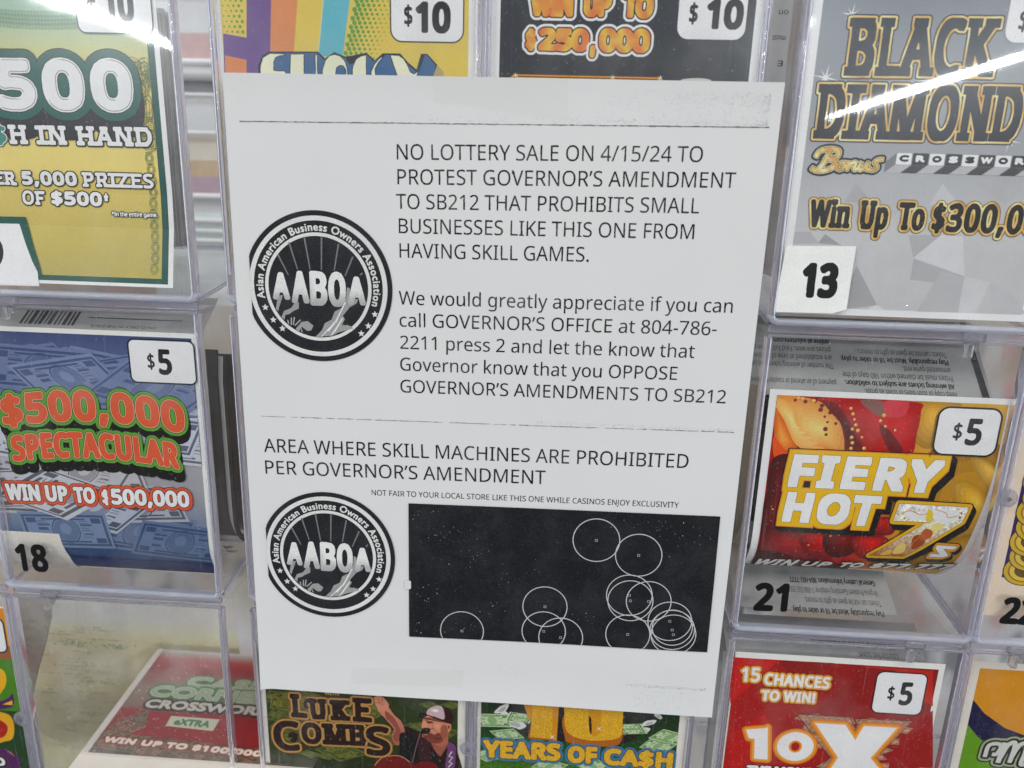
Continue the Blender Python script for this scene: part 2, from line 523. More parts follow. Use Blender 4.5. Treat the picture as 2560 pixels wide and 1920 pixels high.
# ------------------------------------------------------------------ lettering
# Outlines of a plain humanist alphabet: advance width, then contours; the
# capital height is 100.
ALPHABET = {
    'a': (79, "49,76 55,74 61,70 64,65 66,59 67,51 67,0 58,0 56,11 55,11 53,8 49,4 38,-1 26,-1 18,1 12,5 8,12 6,21 7,28 10,34 15,38 22,42 31,44 42,45 55,45 55,55 53,60 51,63 48,65 44,66 32,66 28,65 25,63 18,61 15,70 18,72 36,76|44,36 36,36 29,34 25,32 22,29 20,25 19,21 21,14 23,11 29,9 39,9 44,11 49,14 52,18 54,23 55,30 55,37"),
    'b': (86, "24,65 30,71 37,75 42,76 47,76 56,75 64,72 70,67 75,59 77,49 78,38 78,29 77,22 75,16 72,11 68,6 64,3 53,-1 42,-1 37,0 30,4 24,10 23,10 21,0 12,0 12,106 24,106|45,66 40,66 36,65 30,61 26,54 24,44 26,22 29,16 33,12 38,10 46,9 52,10 57,12 61,16 65,29 66,38 65,46 61,59 57,63 52,65"),
    'c': (67, "36,-1 30,0 19,6 15,10 12,15 10,21 8,29 8,46 12,60 16,65 20,69 30,75 36,76 50,76 63,72 59,62 51,65 48,65 45,66 43,66 34,64 27,60 23,53 20,37 23,22 27,15 30,12 42,9 46,9 53,11 56,11 59,12 61,14 61,3 59,1 56,0 53,0 50,-1"),
    'd': (86, "30,0 22,3 16,8 11,16 9,26 8,37 9,49 11,59 16,67 22,72 30,75 46,76 54,73 62,65 63,65 63,67 62,69 62,106 74,106 74,0 64,0 62,10 56,4 54,3 52,1 46,-1|40,9 48,10 53,12 57,15 60,20 62,27 62,46 60,53 57,59 53,63 48,65 40,66 34,65 29,63 25,58 21,45 20,37 21,29 25,16 29,12 34,10"),
    'e': (79, "47,76 53,75 57,72 62,69 65,65 68,60 70,55 72,43 72,35 20,35 21,27 23,21 27,16 32,12 37,10 44,9 49,9 53,10 57,10 61,11 65,13 68,14 68,4 65,2 53,-1 37,-1 25,3 20,6 12,16 8,29 8,45 12,58 15,64 23,72 35,76|35,66 31,64 27,61 24,56 22,51 21,45 59,45 59,49 57,56 53,62 51,64 45,66"),
    'f': (48, "46,66 28,66 28,0 15,0 15,66 2,66 2,71 15,75 15,80 18,96 20,99 23,102 30,106 35,107 45,107 48,106 50,106 52,105 54,105 51,95 49,95 48,96 46,96 44,97 36,97 33,95 31,93 29,90 28,85 28,75 46,75"),
    'g': (86, "39,76 43,76 52,74 59,69 62,65 63,65 64,75 74,75 74,-8 73,-14 71,-19 68,-24 60,-30 54,-32 41,-34 35,-33 30,-33 14,-29 14,-18 17,-19 21,-21 31,-23 47,-23 52,-21 57,-18 60,-13 62,-2 62,10 59,6 52,1 44,-1 39,-1 30,0 22,3 16,9 11,17 9,26 8,37 9,49 11,58 16,66 22,72 30,75|36,66 33,65 29,63 21,48 21,43 20,37 21,29 23,22 26,16 29,12 34,10 40,9 47,9 53,11 59,17 62,26 62,44 60,54 56,61 49,65 45,66"),
    'h': (87, "24,65 30,71 33,73 42,76 53,76 59,75 67,71 70,68 72,65 74,60 75,55 75,0 63,0 63,54 59,62 56,64 51,66 41,66 37,65 30,61 26,54 24,44 24,0 12,0 12,106 24,106"),
    'i': (36, "24,75 24,0 12,0 12,75|20,103 22,102 24,100 25,98 25,93 23,89 22,88 15,88 13,89 11,93 11,98 12,100 13,101 15,102 16,103"),
    'j': (36, "3,-34 1,-34 -1,-33 -5,-33 -6,-32 -8,-32 -8,-22 -6,-22 -5,-23 4,-23 9,-21 11,-19 12,-16 12,75 24,75 24,-16 22,-23 18,-29 15,-31|11,98 12,100 13,101 15,102 16,103 20,103 22,102 24,100 25,98 25,93 23,89 22,88 15,88 13,89 11,93"),
    'k': (75, "24,39 28,43 29,45 30,46 31,48 57,75 71,75 41,43 74,0 59,0 33,35 24,28 24,0 12,0 12,106 24,106"),
    'l': (36, "24,0 12,0 12,106 24,106"),
    'm': (131, "102,76 108,74 113,70 117,65 119,58 120,49 120,0 107,0 107,54 106,58 104,62 97,66 92,66 86,65 80,63 77,60 74,55 72,49 72,0 60,0 60,48 59,52 59,55 57,61 55,63 48,66 40,66 36,65 32,63 30,61 26,54 24,45 24,0 12,0 12,75 22,75 24,65 30,71 41,76 52,76 57,75 65,71 69,64 70,64 73,68 76,71 85,75 89,76"),
    'n': (87, "56,76 63,74 68,70 72,65 74,58 75,49 75,0 63,0 63,54 59,62 56,64 51,66 46,66 39,65 33,63 29,59 26,54 24,39 24,0 12,0 12,75 22,75 24,65 28,69 31,71 33,73 42,76"),
    'o': (85, "77,32 75,21 71,12 68,9 64,6 61,3 57,1 47,-1 37,-1 28,1 24,3 15,12 10,21 8,32 8,46 12,59 15,64 19,68 24,72 36,76 49,76 61,72 69,64 73,59 77,46|20,38 21,32 21,27 27,15 30,12 34,10 38,9 47,9 51,10 55,12 58,15 62,22 64,32 64,43 62,53 58,60 55,63 51,65 47,66 42,66 35,65 30,63 26,59 23,53 21,46"),
    'p': (86, "48,76 56,75 64,72 70,67 75,59 77,50 78,38 78,30 77,22 75,16 72,11 68,6 64,3 53,-1 40,-1 34,1 32,3 30,4 24,10 23,10 24,8 24,-34 12,-34 12,75 22,75 24,65 30,71 32,72 34,74 40,76|45,66 41,66 37,65 30,61 26,55 25,50 25,46 24,32 26,22 30,15 33,12 36,10 41,9 50,9 60,15 64,23 65,27 65,32 66,38 65,46 63,53 61,58 57,63 52,65"),
    'q': (86, "62,8 63,10 62,10 56,4 49,0 44,-1 38,-1 30,0 22,3 16,8 11,16 9,26 8,37 8,46 9,53 18,69 23,72 27,75 33,76 44,76 49,75 57,71 60,68 62,65 63,65 64,75 74,75 74,-34 62,-34|41,9 45,9 50,10 56,14 60,20 62,29 62,46 60,53 57,59 53,63 48,65 40,66 34,65 29,63 25,58 21,45 20,37 21,29 25,16 29,12 34,10"),
    'r': (58, "56,76 54,64 53,65 43,65 35,62 29,56 27,53 24,44 24,0 12,0 12,75 22,75 23,61 24,61 28,67 32,71 40,76"),
    's': (67, "61,21 59,12 57,9 51,3 47,1 37,-1 21,-1 7,3 7,15 10,13 14,12 18,10 22,9 37,9 41,10 45,12 47,14 48,16 49,21 47,25 44,28 39,31 35,32 12,44 10,46 8,49 7,53 7,57 8,62 11,67 15,71 21,74 27,76 44,76 56,73 59,71 55,62 42,66 30,66 23,64 19,60 19,55 20,54 21,52 24,49 27,48 30,46 34,45 47,39 50,38 54,36 56,33 58,31 60,28 60,25"),
    't': (51, "43,9 45,10 47,10 47,1 46,0 44,0 42,-1 31,-1 21,2 18,5 14,12 13,16 13,66 2,66 2,71 13,76 18,92 25,92 25,75 47,75 47,66 25,66 25,22 27,15 29,12 31,10 34,9"),
    'u': (87, "75,75 75,0 65,0 63,10 62,10 60,7 58,5 45,-1 33,-1 23,1 14,10 12,15 11,20 11,75 24,75 24,21 25,17 28,13 35,9 45,9 50,10 56,14 59,17 62,30 62,75"),
    'v': (71, "28,0 0,75 13,75 32,24 32,21 34,17 34,15 35,13 35,11 36,11 36,13 37,15 37,17 41,27 41,29 58,75 71,75 43,0"),
    'w': (110, "60,42 60,44 59,46 59,48 58,50 58,52 57,54 57,55 56,57 56,60 55,61 55,62 54,61 54,57 53,55 53,54 52,52 52,50 51,48 51,46 50,44 50,42 36,0 22,0 2,75 14,75 25,35 25,32 27,27 27,24 29,19 29,15 30,13 30,14 31,15 31,19 32,20 32,22 33,24 33,26 34,28 34,30 35,31 35,33 48,75 62,75 75,33 75,31 77,26 77,24 79,19 79,17 80,15 80,13 81,15 81,19 83,24 83,27 85,32 85,35 96,75 109,75 88,0 73,0"),
    'x': (74, "30,38 4,75 18,75 37,47 56,75 70,75 44,38 72,0 58,0 37,30 16,0 3,0"),
    'y': (71, "0,75 13,75 30,32 30,30 34,20 34,18 35,16 35,14 36,12 37,14 40,25 42,29 58,75 71,75 33,-23 27,-29 24,-31 12,-34 10,-34 8,-33 3,-33 2,-32 2,-23 8,-23 10,-24 13,-23 15,-23 19,-21 23,-17 30,0"),
    'z': (66, "60,0 5,0 5,8 46,66 8,66 8,75 59,75 59,66 20,10 60,10"),
    'A': (89, "76,0 64,31 25,31 13,0 0,0 39,100 50,100 89,0|49,72 49,73 48,75 48,76 47,78 47,80 45,85 45,87 44,86 44,84 43,82 43,80 42,78 42,76 41,75 41,74 29,42 61,42"),
    'B': (91, "42,100 63,98 71,94 76,90 79,83 80,75 80,71 78,65 74,59 68,55 61,53 61,52 65,52 69,50 72,49 76,47 78,44 81,41 83,33 83,23 82,18 79,13 76,9 72,6 67,3 62,1 56,0 14,0 14,100|45,57 58,59 62,62 65,65 67,69 67,74 65,83 61,86 57,88 50,89 26,89 26,57|26,47 26,11 54,11 60,13 65,16 68,20 70,29 70,33 68,39 66,41 60,45 51,47"),
    'C': (89, "51,90 42,88 38,86 34,83 31,80 28,76 24,67 22,56 22,42 26,29 29,23 33,18 37,15 43,12 49,10 65,10 80,14 80,3 76,1 73,0 69,0 64,-1 45,-1 36,1 29,5 23,10 18,16 14,23 11,31 9,40 9,57 10,64 14,77 17,82 21,87 25,91 30,95 36,98 42,100 49,101 67,101 76,99 80,97 84,96 79,85 73,87 69,89 65,90"),
    'D': (102, "94,51 93,40 91,31 83,16 77,10 70,6 61,3 52,1 41,0 14,0 14,100 44,100 63,98 71,94 77,90 83,85 88,78 91,70 93,61|80,51 80,59 76,72 73,78 68,82 63,85 50,89 26,89 26,11 40,11 52,12 62,15 70,21 76,29 79,38"),
    'E': (78, "69,0 14,0 14,100 69,100 69,89 26,89 26,58 67,58 67,47 26,47 26,11 69,11"),
    'F': (73, "26,0 14,0 14,100 69,100 69,89 26,89 26,54 67,54 67,42 26,42"),
    'G': (102, "57,53 92,53 92,4 86,2 69,-1 47,-1 38,1 30,5 24,10 18,16 14,23 11,31 9,40 9,60 11,69 19,84 25,90 32,95 41,99 50,101 71,101 81,99 86,97 90,96 85,85 78,87 73,89 69,90 52,90 45,88 34,82 30,77 26,71 22,58 22,42 23,35 29,23 33,18 44,12 51,10 71,10 74,11 76,11 79,12 79,42 57,42"),
    'H': (104, "90,0 77,0 77,47 26,47 26,0 14,0 14,100 26,100 26,58 77,58 77,100 90,100"),
    'I': (47, "42,0 6,0 6,7 17,10 17,90 6,93 6,100 42,100 42,93 30,90 30,10 42,7"),
    'J': (38, "-1,-27 -3,-27 -5,-26 -8,-26 -10,-25 -11,-25 -11,-14 -9,-15 -3,-15 -1,-16 1,-15 4,-15 8,-13 9,-11 11,-9 12,-7 13,-3 13,100 25,100 25,-5 24,-10 20,-18 17,-21 13,-24"),
    'K': (87, "87,0 72,0 36,48 26,39 26,0 14,0 14,100 26,100 26,51 38,63 43,70 70,100 85,100 46,56"),
    'L': (73, "14,0 14,100 26,100 26,11 70,11 70,0"),
    'M': (127, "58,0 25,88 24,88 24,86 25,83 25,0 14,0 14,100 32,100 63,18 64,18 95,100 113,100 113,0 101,0 101,77 102,80 102,88 101,88 68,0"),
    'N': (106, "93,0 78,0 25,83 24,83 24,78 25,75 25,0 14,0 14,100 28,100 82,17 82,27 81,30 81,100 93,100"),
    'O': (109, "101,50 101,43 100,36 96,23 93,18 89,13 85,9 80,5 75,2 69,0 62,-1 47,-1 40,0 34,2 29,5 24,9 20,13 16,18 11,29 9,43 9,60 11,69 14,77 18,84 23,90 29,95 36,99 45,101 55,102 64,101 73,99 80,95 86,90 92,84 96,77 99,69|22,42 23,35 25,28 28,23 32,18 36,14 48,10 62,10 73,14 78,18 84,28 86,35 88,50 87,62 84,72 80,80 73,86 65,89 55,90 48,90 36,86 32,82 28,77 25,72 23,65 22,58"),
    'P': (85, "40,100 52,99 61,97 69,92 74,86 77,79 78,71 77,67 77,63 76,59 72,52 69,49 61,43 51,40 45,39 26,39 26,0 14,0 14,100|26,89 26,50 42,50 56,53 61,58 63,62 65,70 64,76 62,81 54,87 47,89"),
    'Q': (109, "101,50 98,28 92,16 88,11 83,7 72,1 96,-24 78,-24 58,-1 47,-1 40,0 34,2 29,5 24,9 20,13 16,18 11,29 9,43 9,60 11,69 14,77 18,84 23,90 29,95 36,99 45,101 55,102 64,101 73,99 80,95 86,90 92,84 96,77 99,69|22,42 23,35 25,28 28,23 32,18 36,14 48,10 62,10 73,14 78,18 84,28 86,35 88,50 87,62 84,72 80,80 73,86 65,89 55,90 48,90 36,86 32,82 28,77 25,72 23,65 22,58"),
    'R': (87, "49,100 56,99 62,97 67,94 71,91 74,87 76,83 78,72 75,58 73,55 70,52 61,46 58,45 85,0 70,0 46,41 26,41 26,0 14,0 14,100|26,89 26,52 49,52 54,54 59,57 62,61 64,65 65,71 62,82 60,84 57,86 46,89"),
    'S': (77, "70,21 66,12 63,8 59,5 54,2 48,0 42,-1 24,-1 21,0 17,0 12,2 9,2 7,3 7,15 15,13 20,11 25,10 44,10 48,11 51,13 55,17 57,20 57,23 58,26 57,29 57,31 56,34 54,36 45,42 34,46 26,50 23,51 17,55 15,58 13,60 11,63 9,69 9,72 8,76 10,86 12,90 16,93 19,96 29,100 34,101 51,101 60,99 64,97 68,96 64,85 60,86 57,88 49,90 33,90 30,89 27,87 23,83 21,79 21,73 23,67 27,63 30,61 34,60 58,49 62,46 65,43 69,36 70,32"),
    'T': (78, "45,0 33,0 33,89 1,89 1,100 76,100 76,89 45,89"),
    'U': (102, "90,35 88,22 82,11 78,7 73,3 59,-1 51,-1 39,0 30,3 22,9 17,16 14,25 13,36 13,100 25,100 25,35 26,28 28,21 32,16 43,10 57,10 62,11 70,15 75,22 77,30 77,100 90,100"),
    'V': (84, "84,100 48,0 36,0 0,100 13,100 38,31 38,28 40,23 40,21 42,16 42,14 43,16 43,19 44,21 44,23 47,31 47,33 71,100"),
    'W': (130, "128,100 102,0 89,0 70,66 68,70 68,72 67,74 67,76 66,77 66,81 65,82 65,85 64,85 64,81 63,79 63,76 62,74 62,71 60,67 60,65 41,0 28,0 2,100 15,100 30,39 31,37 31,35 32,33 32,30 33,28 33,26 34,24 34,21 35,19 35,17 36,19 36,23 37,25 37,27 38,29 38,31 39,33 39,35 40,38 40,40 58,100 71,100 89,39 91,35 91,33 92,31 92,28 93,26 93,24 94,22 94,19 95,17 95,17 96,20 96,22 97,25 97,28 98,31 98,33 115,100"),
    'X': (82, "82,0 67,0 41,43 14,0 1,0 34,52 3,100 17,100 41,61 66,100 79,100 48,52"),
    'Y': (79, "40,51 66,100 79,100 46,39 46,0 33,0 33,38 0,100 14,100"),
    'Z': (80, "75,0 5,0 5,10 58,89 7,89 7,100 73,100 73,90 21,11 75,11"),
    '0': (80, "73,42 70,22 66,12 63,8 55,2 51,0 46,-1 33,-1 27,1 21,5 17,9 13,15 10,22 8,31 7,40 7,60 8,70 10,78 16,91 26,99 32,101 40,102 47,101 53,99 59,95 63,91 67,85 70,78 72,70 73,60|19,42 21,27 25,17 31,11 40,9 49,11 55,17 59,27 61,41 61,59 59,73 55,83 49,89 45,91 35,91 31,89 25,83 21,73 19,59"),
    '1': (80, "50,0 38,0 38,87 33,82 31,81 30,79 19,71 12,79 39,100 50,100"),
    '2': (80, "73,0 7,0 7,10 46,50 49,54 51,58 54,62 56,70 56,79 54,83 51,87 48,89 39,91 34,91 30,90 18,84 14,81 8,90 11,92 13,94 16,96 20,97 23,99 30,101 44,101 50,100 59,96 62,93 65,89 67,85 69,75 66,60 63,56 60,51 53,42 22,12 22,11 73,11"),
    '3': (80, "69,77 69,72 67,65 65,62 62,59 56,55 48,53 48,52 56,51 62,48 66,45 70,40 72,28 72,23 68,13 65,9 61,5 56,2 49,0 42,-1 24,-1 10,2 6,4 6,16 15,12 29,9 34,9 48,11 53,14 57,18 59,23 59,33 58,36 56,39 46,45 42,46 22,46 22,57 37,57 45,59 49,61 54,66 56,72 56,80 52,87 43,91 32,91 18,86 16,84 13,83 7,91 11,94 26,100 32,101 48,101 55,98 61,94 66,89 68,83"),
    '4': (80, "77,23 63,23 63,0 51,0 51,23 3,23 3,33 50,101 63,101 63,34 77,34|51,86 52,87 51,87 50,86 45,76 15,34 51,34"),
    '5': (80, "45,61 51,60 56,58 61,55 65,52 68,48 72,38 72,25 68,14 64,9 60,6 49,0 42,-1 25,-1 12,2 9,4 9,16 12,14 17,12 30,9 40,9 48,11 51,13 54,16 58,22 60,31 59,37 57,42 54,46 49,49 29,51 25,50 22,50 20,49 17,49 11,53 15,100 65,100 65,89 25,89 23,60 27,60 30,61"),
    '6': (80, "8,54 11,71 15,81 21,89 25,93 29,96 40,100 46,101 64,101 66,100 66,90 64,90 62,91 48,91 42,90 34,86 30,83 28,79 25,75 23,71 20,56 20,51 21,51 22,53 28,59 37,62 41,62 45,63 55,61 60,59 64,56 67,53 70,49 72,44 74,32 72,20 70,14 67,10 63,6 59,3 54,0 48,-1 37,-1 28,1 24,3 18,9 15,13 12,18 10,23 8,36|42,9 52,11 56,15 59,19 61,25 61,38 57,47 53,50 48,52 42,53 38,53 34,52 25,46 20,38 20,32 21,28 21,25 23,23 24,20 26,17 32,11 38,9"),
    '7': (80, "19,0 60,89 6,89 6,100 73,100 73,90 33,0"),
    '8': (80, "46,101 55,99 60,97 66,91 68,87 70,77 70,74 69,70 63,61 51,53 59,49 62,46 65,44 68,41 72,34 73,30 73,21 69,11 66,8 58,2 52,0 47,-1 34,-1 27,0 17,4 14,7 11,11 7,20 7,30 8,34 12,41 17,46 28,52 21,56 19,59 16,61 12,67 10,74 10,78 12,87 14,91 17,94 25,99 34,101|19,21 21,17 24,13 33,9 40,8 46,9 52,11 56,13 59,17 61,26 61,29 60,32 58,34 57,37 44,45 40,46 38,47 27,41 23,37 19,29|35,91 31,90 27,88 24,85 22,77 22,74 23,71 26,66 29,64 31,62 34,61 37,59 40,58 44,59 52,64 54,66 57,71 57,74 58,77 56,85 53,88 49,90 45,91"),
    '9': (80, "73,52 72,46 72,40 71,35 69,29 68,24 63,15 59,11 56,7 51,4 41,0 34,-1 18,-1 16,0 14,0 14,11 16,10 18,10 20,9 33,9 38,10 47,14 50,17 53,21 57,29 60,44 60,49 52,41 43,38 40,38 36,37 25,39 21,41 13,47 7,62 7,74 11,86 14,90 18,94 22,97 27,100 33,101 44,101 52,99 56,97 60,94 63,90 66,87 72,71 73,64|39,91 33,90 29,88 25,85 22,81 20,75 19,68 21,57 24,53 28,50 32,48 38,47 43,47 47,48 56,54 58,57 60,62 60,71 57,80 55,83 51,87 48,89 42,91"),
    '$': (80, "35,7 30,7 25,8 20,8 9,11 9,23 16,21 21,19 26,19 31,18 35,18 35,46 20,52 17,54 14,57 10,63 9,67 9,76 10,79 14,86 21,91 35,94 35,106 44,106 44,94 49,94 54,93 58,93 62,91 69,89 65,79 52,83 44,83 44,55 50,54 60,50 67,45 71,39 72,35 72,31 71,25 69,19 65,15 59,11 53,9 44,7 44,-8 35,-8|44,18 53,20 59,24 60,27 60,34 59,36 56,39 44,43|35,83 32,83 25,80 24,79 22,78 21,76 21,68 23,64 27,62 29,60 35,58"),
    ',': (38, "27,15 24,4 22,0 21,-4 19,-7 18,-11 16,-15 15,-18 6,-18 8,-11 8,-7 12,9 12,13 13,16 26,16"),
    '.': (38, "10,11 11,13 14,16 16,17 21,17 25,15 27,11 27,5 25,0 21,-2 16,-2 14,-1 11,2 10,5"),
    '!': (38, "23,28 15,28 11,100 26,100|10,11 11,13 14,16 16,17 21,17 25,15 27,11 27,5 25,0 21,-2 16,-2 14,-1 11,2 10,5"),
    '*': (77, "45,106 42,80 69,87 71,74 45,72 62,50 50,43 38,68 27,43 15,50 31,72 6,74 8,87 34,80 31,106"),
    '/': (52, "51,100 13,0 1,0 39,100"),
    '-': (45, "6,32 6,43 39,43 39,32"),
    ':': (38, "10,11 11,13 14,16 16,17 21,17 25,15 27,11 27,5 25,0 21,-2 16,-2 14,-1 11,2 10,5|10,71 11,73 14,76 16,77 21,77 25,75 27,71 27,64 25,60 21,58 16,58 14,59 11,62 10,64"),
    "'": (32, "22,100 20,64 12,64 9,100"),
    '’': (25, "23,98 20,88 18,84 17,80 15,76 14,73 12,69 11,66 2,66 2,68 4,74 4,77 6,83 6,86 7,89 7,92 8,95 8,97 9,100 22,100"),
    '(': (42, "6,46 9,68 18,88 26,100 38,100 32,91 27,81 23,71 20,60 18,39 18,31 20,17 24,3 30,-10 38,-22 26,-22 18,-10 9,9 6,31"),
    ')': (42, "36,31 33,9 30,2 28,-4 16,-22 4,-22 12,-10 18,3 22,17 24,31 24,46 22,60 18,74 12,88 4,100 16,100 28,82 30,75 33,68 36,46"),
    '&': (103, "43,102 56,99 62,95 64,92 67,80 66,74 64,69 61,65 57,61 52,57 47,54 74,28 80,38 81,42 83,46 84,50 96,50 94,44 93,39 88,28 82,20 102,0 86,0 73,12 70,9 61,3 57,2 53,0 49,-1 33,-1 27,0 18,4 14,7 11,11 9,15 7,26 10,38 14,45 25,53 29,55 27,58 23,62 21,65 17,76 17,84 18,88 22,94 25,97 29,99|36,48 30,44 24,38 21,33 21,30 20,26 21,22 25,14 34,10 45,10 55,12 66,19|38,91 35,90 31,86 29,83 29,77 30,73 32,71 36,64 39,61 44,64 48,67 51,70 53,73 55,80 53,86 49,90 46,91"),
    " ": (36, ""),
}
_cache = {}


def glyph(ch, font):
    """(advance, contours) with capital height 1; font 'H' humanist (table above), 'G' geometric (Blender's own)"""
    key = (ch, font)
    if key in _cache:
        return _cache[key]
    if font == 'H':
        adv, data = ALPHABET[ch]
        cs = []
        for part in data.split('|'):
            if part:
                cs.append(np.array([[float(k) for k in q.split(',')] for q in part.split()]) / 100.0)
        _cache[key] = (adv / 100.0, cs)
        return _cache[key]

    def curve(body):
        c = bpy.data.curves.new('glyph', 'FONT')
        c.body = body
        c.fill_mode = 'NONE'
        c.resolution_u = 3
        o = bpy.data.objects.new('glyph', c)
        scene.collection.objects.link(o)
        me = o.evaluated_get(bpy.context.evaluated_depsgraph_get()).to_mesh()
        co = np.array([w.co[:2] for w in me.vertices] if me else []).reshape(-1, 2)
        ed = [tuple(q.vertices) for q in me.edges] if me else []
        bpy.data.objects.remove(o)
        bpy.data.curves.remove(c)
        return co, ed

    if 'capG' not in _cache:
        _cache['capG'] = curve('H')[0][:, 1].max()
        _cache['wH'] = curve('H')[0][:, 0].max()
    cap = _cache['capG']
    co, ed = curve(ch + 'H')
    adv = (co[:, 0].max() - _cache['wH']) / cap
    co, ed = curve(ch)
    nb = {}
    for a, b in ed:
        nb.setdefault(a, []).append(b)
        nb.setdefault(b, []).append(a)
    seen, cs = set(), []
    for i in nb:
        if i in seen:
            continue
        loop = [i]
        seen.add(i)
        while True:
            nx = [k for k in nb[loop[-1]] if k not in seen]
            if not nx:
                break
            loop.append(nx[0])
            seen.add(nx[0])
        cs.append(co[loop] / cap)
    _cache[key] = (adv, cs)
    return _cache[key]


def runs_at(cs, z):
    xs = []
    for c in cs:
        d = np.roll(c, -1, 0)
        k = (c[:, 1] <= z) != (d[:, 1] <= z)
        if k.any():
            t = (z - c[k, 1]) / (d[k, 1] - c[k, 1])
            xs += list(c[k, 0] + t * (d[k, 0] - c[k, 0]))
    xs.sort()
    return list(zip(xs[::2], xs[1::2]))


def layout(text, font='H', track=0.0, slab=None):
    """list of glyphs (each a list of contours) on a baseline, capital height 1"""
    x, out = 0.0, []
    for ch in text:
        adv, cs = glyph(ch, font)
        if cs:
            cs = [c + np.array([x, 0]) for c in cs]
            out.append(cs)
            if slab and ch in 'ABDEFHIKLMNPRTUXYZ147irnhkm':
                s, t = slab
                top = max(c[:, 1].max() for c in cs)
                for z, z0, z1 in ((0.02, 0, t), (top - 0.02, top - t, top)):
                    for a, b in runs_at(cs, z):
                        out.append([np.array([[a - s, z0], [b + s, z0], [b + s, z1], [a - s, z1]])])
        x += adv + track
    return out


# ------------------------------------------------------------------ flat artwork engine (millimetres)
GRID = 0.1


